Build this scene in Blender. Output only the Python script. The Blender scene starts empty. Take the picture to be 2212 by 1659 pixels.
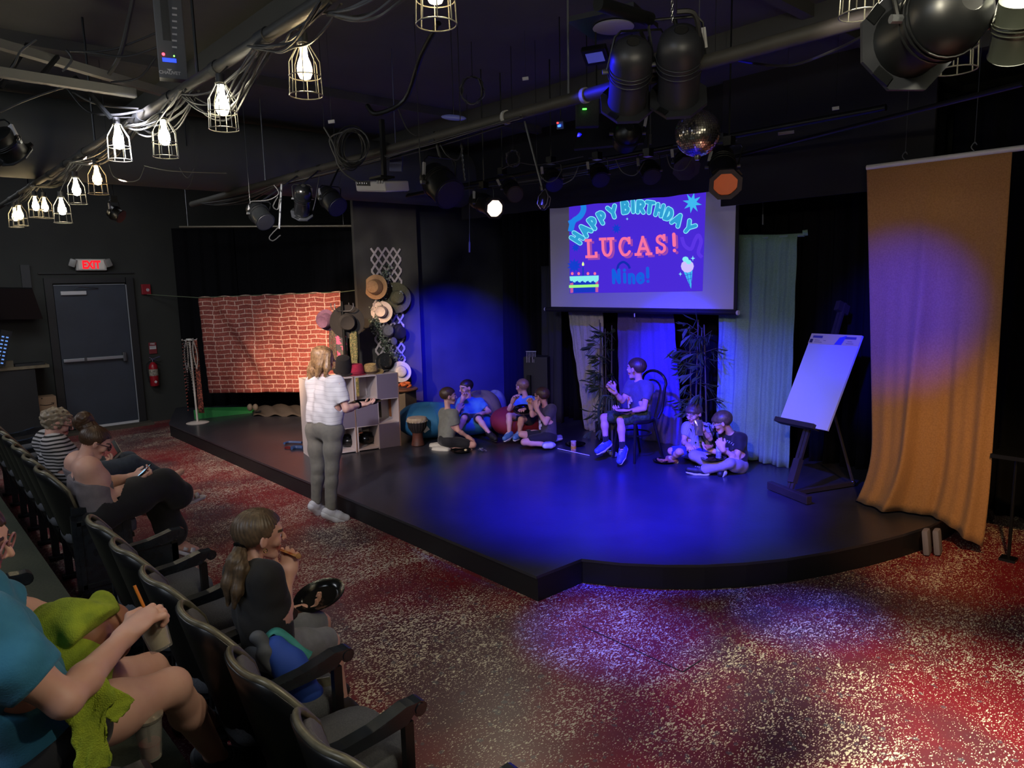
import bpy, bmesh, math, random
import numpy as np
from mathutils import Vector, Matrix, Euler, Quaternion
random.seed(7)
SC = bpy.context.scene
COL = SC.collection
# ------------------------------------------------------------ camera
F_PX = 1534.0; CAM_H = 2.10; TILT = math.radians(8.2); ROLL = -0.0224; YAW = math.radians(47.8)
fw = Vector((-math.sin(YAW)*math.cos(TILT), math.cos(YAW)*math.cos(TILT), -math.sin(TILT)))
r0 = Vector((math.cos(YAW), math.sin(YAW), 0)); u0 = r0.cross(fw)
CR = math.cos(ROLL)*r0 + math.sin(ROLL)*u0; CU = -math.sin(ROLL)*r0 + math.cos(ROLL)*u0
CP = Vector((0, 0, CAM_H))
cam = bpy.data.cameras.new('camera'); cam.sensor_width = 36; cam.lens = 36*F_PX/2212.0
cam.clip_start = 0.02; cam.clip_end = 60
co = bpy.data.objects.new('camera', cam); COL.objects.link(co)
M3 = Matrix((CR, CU, -fw)).transposed()
co.matrix_world = Matrix.Translation(CP) @ M3.to_4x4()
SC.camera = co
SC.view_settings.view_transform = 'Standard'; SC.view_settings.look = 'None'
SC.view_settings.gamma = 1; SC.view_settings.use_curve_mapping = False
SC.view_settings.exposure = 0.12
# ------------------------------------------------------------ world: a dark room, barely any ambient
W = bpy.data.worlds.new('world'); SC.world = W; W.use_nodes = True
W.node_tree.nodes['Background'].inputs[0].default_value = (0.55, 0.62, 0.75, 1)
W.node_tree.nodes['Background'].inputs[1].default_value = 0.02

def spot(name, loc, tgt, color, power, angle, blend=0.5, size=0.05):
    l = bpy.data.lights.new(name, 'SPOT'); l.color = color; l.energy = power
    l.spot_size = math.radians(angle); l.spot_blend = blend; l.shadow_soft_size = size
    o = bpy.data.objects.new(name, l); COL.objects.link(o); o.location = loc
    o.rotation_euler = (Vector(tgt)-Vector(loc)).to_track_quat('-Z', 'Y').to_euler(); return o
def area(name, loc, tgt, color, power, sx, sy):
    l = bpy.data.lights.new(name, 'AREA'); l.color = color; l.energy = power; l.shape = 'RECTANGLE'; l.size = sx; l.size_y = sy
    o = bpy.data.objects.new(name, l); COL.objects.link(o); o.location = loc
    o.rotation_euler = (Vector(tgt)-Vector(loc)).to_track_quat('-Z', 'Y').to_euler(); return o
BLUE = (0.008, 0.006, 1.0); WARM = (1.0, 0.80, 0.52); AMBER = (1.0, 0.45, 0.10)
# added soft fill areas in place of ceiling bounce (no fixtures, out of view)
area('room_fill', (-2.0, -2.2, 3.7), (-5.5, 3.5, 0.3), (0.80, 0.88, 1.0), 60, 2.5, 0.8)
area('room_fill', (-7.5, -1.6, 3.7), (-8.5, 2.5, 0.3), (0.88, 0.92, 1.0), 60, 2.5, 0.8)
area('room_fill', (-9.0, 1.5, 3.8), (-10.5, 3.0, 0.0), (0.9, 0.93, 1.0), 40, 2.0, 0.8)
# theatrical fixtures
spot('blue_wash', (-3.1, 3.6, 3.15), (-3.9, 4.7, 0.18), BLUE, 5200, 62, 1.0, 0.08)
spot('blue_wash', (-5.6, 3.8, 3.1), (-8.7, 6.95, 0.85), BLUE, 8000, 29, 1.0, 0.05)
spot('blue_wash', (-3.6, 3.3, 3.0), (-4.62, 6.8, 0.95), BLUE, 2600, 26, 0.8, 0.04)
spot('blue_wash', (-2.9, 3.2, 3.0), (-3.4, 6.6, 0.45), (0.05, 0.07, 1.0), 950, 34, 1.0, 0.05)
spot('blue_wash', (-1.35, 2.5, 2.85), (-2.12, 6.0, 1.80), BLUE, 2200, 22, 1.0, 0.05)
spot('blue_wash', (-3.2, 2.9, 3.1), (-2.62, 3.15, 0.0), (.10, .09, 1), 900, 24, 1.0, 0.04)
spot('blue_wash', (-2.2, 3.4, 3.0), (-1.85, 4.1, 0.0), (.08, .07, 1), 600, 20, 1.0, 0.04)
spot('white_wash', (-1.8, 1.6, 2.95), (-4.6, 5.9, 0.3), (1.0, 0.60, 0.85), 300, 44, 0.9, 0.05)
spot('white_wash', (-1.2, 2.2, 3.0), (-3.2, 6.4, 0.3), (0.60, 0.60, 1.0), 80, 26, 0.9, 0.05)
spot('warm_spot', (-6.3, 1.6, 2.95), (-9.1, 4.85, 0.75), (1.0, 0.62, 0.36), 1900, 40, 1.0, 0.04)
spot('warm_spot', (-5.6, 1.2, 3.0), (-7.3, 4.2, 0.4), (1.0, 0.68, 0.52), 330, 50, 0.9, 0.04)
spot('warm_spot', (-7.4, 1.5, 3.0), (-9.0, 3.3, 0.1), (1.0, 0.72, 0.58), 190, 62, 1.0, 0.05)
spot('cool_spot', (-4.2, 1.0, 3.1), (-7.4, 4.4, 0.9), (0.88, 0.86, 1.0), 360, 64, 0.9, 0.04)
spot('blue_wash', (-3.3, 2.55, 3.25), (-2.25, 3.05, 2.92), BLUE, 240, 34, .8, .03)
spot('blue_wash', (-5.0, 4.3, 3.05), (-6.9, 5.8, 0.4), BLUE, 650, 26, 1.0, 0.05)
spot('amber_spot', (-0.4, 3.2, 3.2), (-1.75, 6.0, 0.25), (1.0, 0.56, 0.22), 330, 36, 1.0, 0.05)
spot('amber_spot', (-1.2, 2.6, 3.1), (-1.9, 6.0, 2.2), (1.0, 0.80, 0.70), 34, 44, 1.0, 0.05)
spot('floor_spot', (-0.3, 2.0, 3.3), (-0.75, 2.95, 0.0), (1.0, 0.90, 0.66), 1700, 48, 1.0, 0.06)
spot('blue_wash', (-4.0, 4.4, 3.25), (-4.95, 6.5, 1.62), BLUE, 800, 62, 1.0, 0.05)
spot('white_wash', (-4.8, 1.6, 3.0), (-8.6, 5.5, 1.9), (1.0, .92, .84), 520, 32, 1.0, 0.05)  # added lamp, brightens the trellis and pillar

# ------------------------------------------------------------ pixel -> world on real planes
def ray(px, py): return fw + CR*((px-1106)/F_PX) - CU*((py-829.5)/F_PX)
def G(px, py, z=0.0): d = ray(px, py); return CP + d*((z-CAM_H)/d.z)
def PX(px, py, x): d = ray(px, py); return CP + d*(x/d.x)
def PY(px, py, y): d = ray(px, py); return CP + d*(y/d.y)
def PD(px, py, D): return CP + ray(px, py)*D
def PL(px, py, p, n):
    d = ray(px, py); return CP + d*((Vector(p)-CP).dot(n)/d.dot(n))
# ------------------------------------------------------------ materials
def lin(c):
    if isinstance(c, str): c = tuple(int(c[i:i+2], 16)/255 for i in (0, 2, 4))
    return tuple((x/12.92 if x <= 0.04045 else ((x+0.055)/1.055)**2.4) for x in c)
MATS = {}
def mat(name, col, rough=0.6, metal=0.0, col2=None, scale=8.0, bump=0.0, bscale=60.0, emit=None, estr=0.0, spec=0.5, trans=0.0, alpha=1.0, sheen=0.0):
    if name in MATS: return MATS[name]
    m = bpy.data.materials.new(name); m.use_nodes = True; nt = m.node_tree; b = nt.nodes['Principled BSDF']
    c = lin(col)
    b.inputs['Base Color'].default_value = (*c, 1); b.inputs['Roughness'].default_value = rough; b.inputs['Metallic'].default_value = metal
    b.inputs['Specular IOR Level'].default_value = spec
    if trans: b.inputs['Transmission Weight'].default_value = trans
    if alpha < 1: b.inputs['Alpha'].default_value = alpha
    if sheen: b.inputs['Sheen Weight'].default_value = sheen
    if emit is not None:
        b.inputs['Emission Color'].default_value = (*lin(emit), 1); b.inputs['Emission Strength'].default_value = estr
    tc = nt.nodes.new('ShaderNodeTexCoord')
    if col2 is not None:
        n = nt.nodes.new('ShaderNodeTexNoise'); n.inputs['Scale'].default_value = scale; n.inputs['Detail'].default_value = 4
        r = nt.nodes.new('ShaderNodeValToRGB'); r.color_ramp.elements[0].position = 0.35; r.color_ramp.elements[1].position = 0.68
        r.color_ramp.elements[0].color = (*c, 1); r.color_ramp.elements[1].color = (*lin(col2), 1)
        nt.links.new(tc.outputs['Object'], n.inputs['Vector']); nt.links.new(n.outputs['Fac'], r.inputs['Fac']); nt.links.new(r.outputs['Color'], b.inputs['Base Color'])
    if bump:
        n2 = nt.nodes.new('ShaderNodeTexNoise'); n2.inputs['Scale'].default_value = bscale; n2.inputs['Detail'].default_value = 3
        bp = nt.nodes.new('ShaderNodeBump'); bp.inputs['Strength'].default_value = bump; bp.inputs['Distance'].default_value = 0.01
        nt.links.new(tc.outputs['Object'], n2.inputs['Vector']); nt.links.new(n2.outputs['Fac'], bp.inputs['Height']); nt.links.new(bp.outputs['Normal'], b.inputs['Normal'])
    MATS[name] = m; return m
def node(nt, t, **kw):
    n = nt.nodes.new(t)
    for k, v in kw.items():
        if k.startswith('i_'): n.inputs[k[2:].replace('_', ' ')].default_value = v
        else: setattr(n, k, v)
    return n
def math_n(nt, op, a, b=None, clamp=False):
    n = nt.nodes.new('ShaderNodeMath'); n.operation = op; n.use_clamp = clamp
    for i, v in enumerate((a, b)):
        if v is None: continue
        if isinstance(v, (int, float)): n.inputs[i].default_value = v
        else: nt.links.new(v, n.inputs[i])
    return n.outputs[0]
def mix_n(nt, f, a, b):
    n = nt.nodes.new('ShaderNodeMix'); n.data_type = 'RGBA'
    if isinstance(f, (int, float)): n.inputs[0].default_value = f
    else: nt.links.new(f, n.inputs[0])
    for s, v in ((6, a), (7, b)):
        if isinstance(v, tuple): n.inputs[s].default_value = (*v, 1) if len(v) == 3 else v
        else: nt.links.new(v, n.inputs[s])
    return n.outputs[2]
def glow(name, col, s): return mat(name, col, 0.5, emit=col, estr=s)
BLACK = mat('black_paint', '15171a', 0.65, col2='1d1f22', scale=3, bump=.15)
BMETAL = mat('black_metal', '101214', 0.38, 0.3)
BGLOSS = mat('black_gloss', '0a0b0d', 0.22, 0.0)
CHROME = mat('bright_metal', 'b8bcc0', 0.25, 1.0)
GREYM = mat('grey_metal', '63666a', 0.4, 0.7)
WHITE = mat('white_plastic', 'c9c9cc', 0.45)
RUBBER = mat('cable_rubber', '121315', .6)
CABLEG = mat('grey_cable', '3c3d3e', .5)
# ------------------------------------------------------------ mesh builder
def rloc(p):
    v = Vector((0, 0, 0))
    while p is not None: v += Vector(p.location); p = p.parent
    return v
def tag(o, label=None, cat=None, group=None, kind=None):
    if label: o['label'] = label
    if cat: o['category'] = cat
    if group: o['group'] = group
    if kind: o['kind'] = kind
    return o
def thing(name, label, cat, loc=(0, 0, 0), group=None):
    o = bpy.data.objects.new(name, None); o.empty_display_size = .05; COL.objects.link(o); o.location = Vector(loc)
    return tag(o, label, cat, group)
def rotm(rx=0, ry=0, rz=0): return Euler((rx, ry, rz)).to_matrix()
def frame(zdir, up=(0, 0, 1)):
    z = Vector(zdir).normalized(); u = Vector(up)
    if abs(z.dot(u)) > .98: u = Vector((1, 0, 0))
    x = u.cross(z).normalized(); y = z.cross(x); return Matrix((x, y, z)).transposed()
class MB:
    def __init__(s): s.v = []; s.f = []; s.mi = []; s.cur = 0
    def add(s, vs, fs):
        n = len(s.v); s.v += [Vector(v) for v in vs]; s.f += [tuple(i+n for i in f) for f in fs]; s.mi += [s.cur]*len(fs); return s
    def box(s, c, size, R=None, bev=0.0):
        c = Vector(c); hx, hy, hz = [a/2 for a in size]
        R = R or Matrix.Identity(3)
        if bev <= 0:
            vs = [c + R @ Vector((x*hx, y*hy, z*hz)) for z in (-1, 1) for x, y in ((-1, -1), (1, -1), (1, 1), (-1, 1))]
            fs = [(3, 2, 1, 0), (4, 5, 6, 7), (0, 1, 5, 4), (1, 2, 6, 5), (2, 3, 7, 6), (3, 0, 4, 7)]
            return s.add(vs, fs)
        bev = min(bev, hx*.99, hy*.99, hz*.99)
        bm = bmesh.new(); bmesh.ops.create_cube(bm, size=2)
        for v in bm.verts: v.co = Vector((v.co.x*hx, v.co.y*hy, v.co.z*hz))
        bmesh.ops.bevel(bm, geom=bm.edges[:], offset=bev, segments=2, affect='EDGES', profile=.6)
        bm.verts.index_update()
        s.add([c + R @ v.co for v in bm.verts], [tuple(v.index for v in f.verts) for f in bm.faces]); bm.free(); return s
    def tube(s, pts, r, n=8, cap=True, r2=None):
        pts = [Vector(p) for p in pts]; N = len(pts)
        if N < 2: return s
        rs = r if isinstance(r, (list, tuple)) else [r + ((r2-r)*i/(N-1) if r2 is not None else 0) for i in range(N)]
        vs = []; fs = []; t = (pts[1]-pts[0]).normalized(); a = Vector((0, 0, 1)) if abs(t.z) < .9 else Vector((1, 0, 0))
        nx = (a - t*a.dot(t)).normalized()
        for i, p in enumerate(pts):
            t = ((pts[min(i+1, N-1)]-pts[max(i-1, 0)])); t = t.normalized() if t.length > 1e-9 else Vector((0, 0, 1))
            nx = nx - t*nx.dot(t); nx = nx.normalized() if nx.length > 1e-6 else t.orthogonal().normalized()
            ny = t.cross(nx)
            for k in range(n):
                an = 2*math.pi*k/n; vs.append(p + (nx*math.cos(an) + ny*math.sin(an))*rs[i])
        for i in range(N-1):
            for k in range(n): fs.append((i*n+k, i*n+(k+1) % n, (i+1)*n+(k+1) % n, (i+1)*n+k))
        if cap: fs.append(tuple(range(n-1, -1, -1))); fs.append(tuple((N-1)*n+k for k in range(n)))
        return s.add(vs, fs)
    def lathe(s, prof, c=(0, 0, 0), R=None, n=20, sx=1, sy=1, closed=False):
        R = R or Matrix.Identity(3); c = Vector(c); vs = []; fs = []
        for r, z in prof:
            for k in range(n):
                a = 2*math.pi*k/n; vs.append(c + R @ Vector((r*math.cos(a)*sx, r*math.sin(a)*sy, z)))
        N = len(prof)
        for i in range(N-1 + (1 if closed else 0)):
            j = (i+1) % N
            for k in range(n): fs.append((i*n+k, i*n+(k+1) % n, j*n+(k+1) % n, j*n+k))
        if not closed: fs.append(tuple(range(n-1, -1, -1))); fs.append(tuple((N-1)*n+k for k in range(n)))
        return s.add(vs, fs)
    def ell(s, c, rad, R=None, nu=14, nv=9):
        return s.lathe([(max(1e-4, math.cos(-math.pi/2+math.pi*i/nv)), math.sin(-math.pi/2+math.pi*i/nv)) for i in range(nv+1)], (0, 0, 0), None, nu)._xf(c, rad, R, nu*(nv+1))
    def _xf(s, c, rad, R, cnt):
        R = R or Matrix.Identity(3); c = Vector(c)
        for i in range(len(s.v)-cnt, len(s.v)):
            v = s.v[i]; s.v[i] = c + R @ Vector((v.x*rad[0], v.y*rad[1], v.z*rad[2]))
        return s
    def prism(s, poly, o, ux, uy, depth):      # polygon (2D) extruded along ux x uy by depth (both ways from 0)
        ux = Vector(ux); uy = Vector(uy); nz = ux.cross(uy).normalized(); o = Vector(o); n = len(poly)
        vs = [o + ux*a + uy*b for a, b in poly] + [o + ux*a + uy*b + nz*depth for a, b in poly]
        fs = [tuple(range(n-1, -1, -1)), tuple(range(n, 2*n))] + [(i, (i+1) % n, n+(i+1) % n, n+i) for i in range(n)]
        return s.add(vs, fs)
    def grid(s, P, closed_u=False):            # P[i][j] points
        ni = len(P); nj = len(P[0]); vs = [p for row in P for p in row]; fs = []
        for i in range(ni-1):
            for j in range(nj-1): fs.append((i*nj+j, i*nj+j+1, (i+1)*nj+j+1, (i+1)*nj+j))
        return s.add(vs, fs)
    def sheet(s, P, th, nrm=None):             # solid sheet with thickness from grid of points
        ni = len(P); nj = len(P[0]); Q = []
        for i in range(ni):
            row = []
            for j in range(nj):
                a = Vector(P[min(i+1, ni-1)][j])-Vector(P[max(i-1, 0)][j]); b = Vector(P[i][min(j+1, nj-1)])-Vector(P[i][max(j-1, 0)])
                n = a.cross(b); n = n.normalized() if n.length > 1e-12 else Vector((0, 0, 1)); row.append(Vector(P[i][j])+n*th)
            Q.append(row)
        vs = [Vector(p) for r in P for p in r] + [p for r in Q for p in r]; m = ni*nj; fs = []
        for i in range(ni-1):
            for j in range(nj-1):
                a, b, c, d = i*nj+j, i*nj+j+1, (i+1)*nj+j+1, (i+1)*nj+j
                fs.append((d, c, b, a)); fs.append((m+a, m+b, m+c, m+d))
        for i in range(ni-1):
            for j in (0, nj-1):
                a, b = i*nj+j, (i+1)*nj+j; fs.append((a, b, m+b, m+a) if j else (b, a, m+a, m+b))
        for j in range(nj-1):
            for i in (0, ni-1):
                a, b = i*nj+j, i*nj+j+1; fs.append((b, a, m+a, m+b) if i else (a, b, m+b, m+a))
        return s.add(vs, fs)
    def build(s, name, m, parent=None, smooth=False, loc=None):
        if parent is not None: off = rloc(parent)
        elif loc is not None: off = Vector(loc)
        else:
            xs = [v.x for v in s.v]; ys = [v.y for v in s.v]; zs = [v.z for v in s.v]
            off = Vector(((min(xs)+max(xs))/2, (min(ys)+max(ys))/2, min(zs)))
        me = bpy.data.meshes.new(name); me.from_pydata([tuple(v-off) for v in s.v], [], s.f)
        ms = m if isinstance(m, (list, tuple)) else [m]
        for x in ms: me.materials.append(x)
        if len(ms) > 1: me.polygons.foreach_set('material_index', s.mi)
        if smooth:
            me.polygons.foreach_set('use_smooth', [True]*len(me.polygons))
            if smooth != 'all':
                try: me.set_sharp_from_angle(angle=math.radians(42))
                except Exception: pass
        me.validate(); me.update()
        o = bpy.data.objects.new(name, me); COL.objects.link(o)
        if parent is not None: o.parent = parent
        else: o.location = off
        return o
def copy_tree(o, parent=None):
    c = o.copy(); COL.objects.link(c); c.parent = parent
    for ch in [x for x in bpy.data.objects if x.parent == o]: copy_tree(ch, c)
    return c
def cable(pts, r=.006, n=6, sub=6):
    P = [Vector(p) for p in pts]; out = []
    for i in range(len(P)-1):
        p0 = P[max(i-1, 0)]; p1 = P[i]; p2 = P[i+1]; p3 = P[min(i+2, len(P)-1)]
        for k in range(sub):
            t = k/sub; out.append(.5*((2*p1)+(p2-p0)*t+(2*p0-5*p1+4*p2-p3)*t*t+(3*p1-p0-3*p2+p3)*t**3))
    out.append(P[-1]); return out
def text_geo(txt, size=1.0, ext=0.0, off=0.0, res=3):
    cu = bpy.data.curves.new('t', 'FONT'); cu.body = txt; cu.size = size; cu.extrude = ext; cu.offset = off; cu.resolution_u = res
    cu.align_x = 'CENTER'; cu.align_y = 'CENTER'
    o = bpy.data.objects.new('t', cu); COL.objects.link(o); dg = bpy.context.evaluated_depsgraph_get()
    dg.update(); ev = o.evaluated_get(dg); me = ev.to_mesh()
    vs = [v.co.copy() for v in me.vertices]; fs = [tuple(p.vertices) for p in me.polygons]
    ev.to_mesh_clear(); bpy.data.objects.remove(o); bpy.data.curves.remove(cu)
    return vs, fs
def put_text(mb, txt, c, ux, uy, size, off=0.0, lift=.002, sx=1.0):
    vs, fs = text_geo(txt, 1.0, 0.0, off/size if size else 0)
    ux = Vector(ux).normalized(); uy = Vector(uy).normalized(); n = ux.cross(uy)
    if vs:
        a = [v.x for v in vs]; b = [v.y for v in vs]; mx = (min(a)+max(a))/2; my = (min(b)+max(b))/2
        mb.add([Vector(c) + ux*((v.x-mx)*size*sx) + uy*((v.y-my)*size) + n*lift for v in vs], fs)
    return mb
# ============================================================ STRUCTURE
XL = -12.2; YB = 7.35; CEIL = 3.9; ST = 0.18; XR = 2.6; YF = -4.0
def struct(name, mb, m, parent=None, smooth=False):
    o = mb.build(name, m, parent, smooth)
    if parent is None: o['kind'] = 'structure'
    return o
def floor_mat():
    m = bpy.data.materials.new('red_speckled_floor'); m.use_nodes = True; nt = m.node_tree; b = nt.nodes['Principled BSDF']; L = nt.links.new
    g = nt.nodes.new('ShaderNodeNewGeometry')
    wv = node(nt, 'ShaderNodeTexNoise', i_Scale=9.0, i_Detail=2.0); L(g.outputs['Position'], wv.inputs['Vector'])
    wob = node(nt, 'ShaderNodeVectorMath', operation='MULTIPLY_ADD'); L(wv.outputs['Color'], wob.inputs[0]); wob.inputs[1].default_value = (.05, .05, 0); L(g.outputs['Position'], wob.inputs[2])
    mp = node(nt, 'ShaderNodeMapping'); mp.inputs['Rotation'].default_value = (0, 0, .9); mp.inputs['Scale'].default_value = (1, .55, 1); L(wob.outputs[0], mp.inputs['Vector'])
    dens = node(nt, 'ShaderNodeTexNoise', i_Scale=1.3, i_Detail=8.0, i_Roughness=0.72); L(mp.outputs[0], dens.inputs['Vector'])
    mp2 = node(nt, 'ShaderNodeMapping'); mp2.inputs['Rotation'].default_value = (0, 0, .6); mp2.inputs['Scale'].default_value = (1, .48, 1); L(wob.outputs[0], mp2.inputs['Vector'])
    tot = None
    for sc, k, off in ((78, 1.0, -.27), (150, 1.0, -.24), (40, .95, -.38)):
        v = node(nt, 'ShaderNodeTexVoronoi', i_Scale=float(sc)); L(mp2.outputs[0], v.inputs['Vector'])
        th = math_n(nt, 'MULTIPLY', math_n(nt, 'ADD', dens.outputs['Fac'], off), k)
        vc = node(nt, 'ShaderNodeSeparateColor'); L(v.outputs['Color'], vc.inputs[0])
        th2 = math_n(nt, 'MULTIPLY', th, math_n(nt, 'ADD', vc.outputs[0], .45))
        s = math_n(nt, 'GREATER_THAN', th2, v.outputs['Distance'])
        tot = s if tot is None else math_n(nt, 'MAXIMUM', tot, s)
    n3 = node(nt, 'ShaderNodeTexNoise', i_Scale=.8, i_Detail=5.0); L(g.outputs['Position'], n3.inputs['Vector'])
    pr = node(nt, 'ShaderNodeValToRGB'); pr.color_ramp.elements[0].position = .47; pr.color_ramp.elements[1].position = .60; L(n3.outputs['Fac'], pr.inputs['Fac'])
    v4 = node(nt, 'ShaderNodeTexVoronoi', i_Scale=15.0); L(wob.outputs[0], v4.inputs['Vector'])
    spotg = math_n(nt, 'LESS_THAN', v4.outputs['Distance'], math_n(nt, 'MULTIPLY', n3.outputs['Fac'], .36))
    base = mix_n(nt, pr.outputs['Color'], lin('6e1c25'), lin('4a2b33'))
    base = mix_n(nt, math_n(nt, 'MULTIPLY', spotg, .55), base, lin('4d555d'))
    c = mix_n(nt, tot, base, lin('c9c2ad'))
    v5 = node(nt, 'ShaderNodeTexVoronoi', i_Scale=30.0); L(g.outputs['Position'], v5.inputs['Vector'])
    blk = math_n(nt, 'LESS_THAN', v5.outputs['Distance'], math_n(nt, 'MULTIPLY', math_n(nt, 'SUBTRACT', n3.outputs['Fac'], .5), .9))
    c = mix_n(nt, math_n(nt, 'MULTIPLY', blk, .7), c, lin('191318'))
    L(c, b.inputs['Base Color']); b.inputs['Roughness'].default_value = .38
    return m
FLOOR = floor_mat()
mb = MB(); mb.box(((XL+XR)/2, (YF+8.2)/2, -.05), (XR-XL+.4, 8.2-YF+.3, .1)); struct('floor', mb, FLOOR)
# floor access hatch, outlined by grooves in the paint
mb = MB(); A = G(1258, 1352); B = G(1475, 1452); d = (B-A).normalized(); q = Vector((-d.y, d.x, 0))
mb.box((A+B)/2 + Vector((0, 0, .0008)), ((B-A).length, .008, .0014), Matrix((d, q, Vector((0, 0, 1)))).transposed())
mb.box(B + q*.09 + Vector((0, 0, .0008)), (.008, .18, .0014), Matrix((d, q, Vector((0, 0, 1)))).transposed())
o = mb.build('floor_groove', mat('groove_dark', '1a0d0f', .9)); o['kind'] = 'structure'; o.name = 'trim_1'
CEILM = mat('ceiling_paint', '424542', .9, col2='4a4d4a', scale=1.2, bump=.2, bscale=8)
WALLM = mat('wall_paint', '2c2e2c', .85, col2='333532', scale=1.5, bump=.1, bscale=5)
mb = MB(); mb.box(((XL+XR)/2, (YF+8.2)/2, CEIL+.05), (XR-XL+.4, 8.2-YF+.3, .1)); struct('ceiling', mb, CEILM)
mb = MB(); mb.box((XL-.05, (YF+8.2)/2, CEIL/2), (.1, 8.2-YF, CEIL)); struct('wall_left', mb, WALLM)
mb = MB(); mb.box(((XL+XR)/2, 8.2+.05, CEIL/2), (XR-XL+.4, .1, CEIL)); struct('wall_back', mb, WALLM)
mb = MB(); mb.box((XR+.05, (YF+8.2)/2, CEIL/2), (.1, 8.2-YF, CEIL)); struct('wall_right', mb, WALLM)
mb = MB(); mb.box(((XL+XR)/2, YF-.05, CEIL/2), (XR-XL+.4, .1, CEIL)); struct('wall_front', mb, WALLM)
# pillar with the trellis, and blue-lit flat wall beside it
PXX = -8.6
PILM = mat('pillar_paint', '45433f', .85, col2='393734', scale=2.2)
mb = MB(); ya = PX(775, 700, PXX).y; yb = PX(908, 700, PXX).y
mb.box((PXX-.03, (ya+yb)/2, (CEIL+ST)/2), (.06, yb-ya, CEIL-ST)); struct('wall_pillar', mb, PILM)
FLAT = mat('flat_wall_paint', '33363c', .6, col2='2a2d33', scale=2.5)
yc = PX(1106, 800, PXX-.15).y
mb = MB(); mb.box((PXX-.18, (yb+.07+yc)/2, (CEIL+ST)/2), (.06, yc-yb-.07, CEIL-ST)); struct('wall_stage_side', mb, FLAT)
# stage platform -------------------------------------------------
arc = [G(x, y, ST) for x, y in ((1256, 1207), (1340, 1216), (1430, 1220), (1520, 1220), (1610, 1215), (1700, 1206), (1790, 1191), (1880, 1172), (1950, 1154), (2010, 1135))]
poly = [(-10.8, 3.09), (-3.2, 3.08)] + [(p.x, p.y) for p in arc] + [(-1.70, 6.2), (-1.72, 8.15), (XL+.005, 8.15), (XL+.005, 3.62)]
STAGEM = mat('stage_black_paint', '2a2b33', .30, col2='30313a', scale=3.0, bump=.06, bscale=30)
FASC = mat('stage_fascia', '0f1015', .55)
stage = thing('stage_platform', 'low black stage platform with a curved front and stepped corner', 'stage', (-6, 5, 0))
mb = MB(); mb.prism(poly, (0, 0, ST-.02), (1, 0, 0), (0, 1, 0), .02); mb.build('stage_top', STAGEM, stage)
inn = [(x + (.012 if x < -11 else 0), y+.012) for x, y in poly]
mb = MB(); mb.prism(inn, (0, 0, 0), (1, 0, 0), (0, 1, 0), ST-.0205); mb.build('fascia', FASC, stage)
# low plinths behind the brick cloth (dark opening)
# risers under second row
OLIVE = mat('riser_carpet', '3c4032', .95, col2='33372b', scale=60, bump=.3, bscale=200)
mb = MB(); mb.box((-3.6, -1.62, .125), (12.2, 4.74, .25)); struct('floor_riser', mb, OLIVE)
mb = MB(); mb.box((-4.93, .64, .06), (.95, .18, .12)); struct('trim_2', mb, FLOOR)
# ------------------------------------------------------------ exit door in the left wall
DOOR = mat('door_paint', '343c49', .5, col2='2f3642', scale=3)
DFR = mat('door_frame_paint', '1d1f22', .5)
a = PX(117, 615, XL+.03); b = PX(297, 917, XL+.03)
y0 = 2.09; y1 = 3.03; zt = 2.19
door = thing('door_1', None, None, (XL, 2.55, 0)); door['kind'] = 'structure'
mb = MB(); mb.box((XL+.03, (y0+y1)/2, (zt+.06)/2), (.045, y1-y0, zt-.06)); mb.build('door_slab', DOOR, door)
mb = MB()
for yy in (y0-.06, y1+.07): mb.box((XL+.035, yy, (zt+.11)/2), (.07, .1, zt+.11))
mb.box((XL+.035, (y0+y1)/2, zt+.07), (.07, y1-y0+.02, .08)); mb.build('door_frame', DFR, door)
mb = MB(); mb.box((XL+.058, y1+.012, zt/2+.03), (.012, .014, zt-.06)); mb.box((XL+.058, (y0+y1)/2, zt+.004), (.012, y1-y0, .01)); mb.build('weather_strip', mat('strip_grey', '8a8f98', .5), door)
mb = MB(); mb.box((XL+.062, (y0+y1)/2+.12, .05), (.02, .72, .05)); mb.build('door_sweep', WHITE, door)
mb = MB(); mb.box((XL+.14, (y0+y1)/2+.05, .02), (.26, y1-y0+.25, .04)); mb.build('threshold', mat('threshold_wood', '4a443a', .8), door)
p = [PX(x, y, XL+.09) for x, y in ((137, 780), (272, 770))]
mb = MB(); c = (p[0]+p[1])/2; mb.box(c, (.05, (p[1]-p[0]).length, .05), rotm(rx=math.asin((p[1].z-p[0].z)/(p[1]-p[0]).length)), .012)
pb = mb.build('push_bar', GREYM if False else mat('bar_metal', 'a9aeb6', .35, .6), door)
mb = MB(); mb.box(p[1]+Vector((.0, -.02, 0)), (.07, .05, .14), None, .01); mb.box(p[0].lerp(p[1], .34), (.058, .035, .055)); mb.build('latch_case', GREYM, pb)
q0 = PX(131, 634, XL+.075); q1 = PX(186, 632, XL+.075)
mb = MB(); mb.box((q0+q1)/2, (.05, (q1-q0).length, .055), None, .006); cl = mb.build('door_closer', WHITE, door)
mb = MB(); mb.tube([PX(160, 628, XL+.1), PX(170, 620, XL+.15), PX(212, 622, XL+.08)], .008); mb.build('closer_arm', GREYM, cl)
# trim line over the door
mb = MB(); mb.box((XL+.02, 2.55, PX(190, 590, XL).z), (.03, 1.25, .02)); struct('trim_3', mb, DFR)
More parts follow.
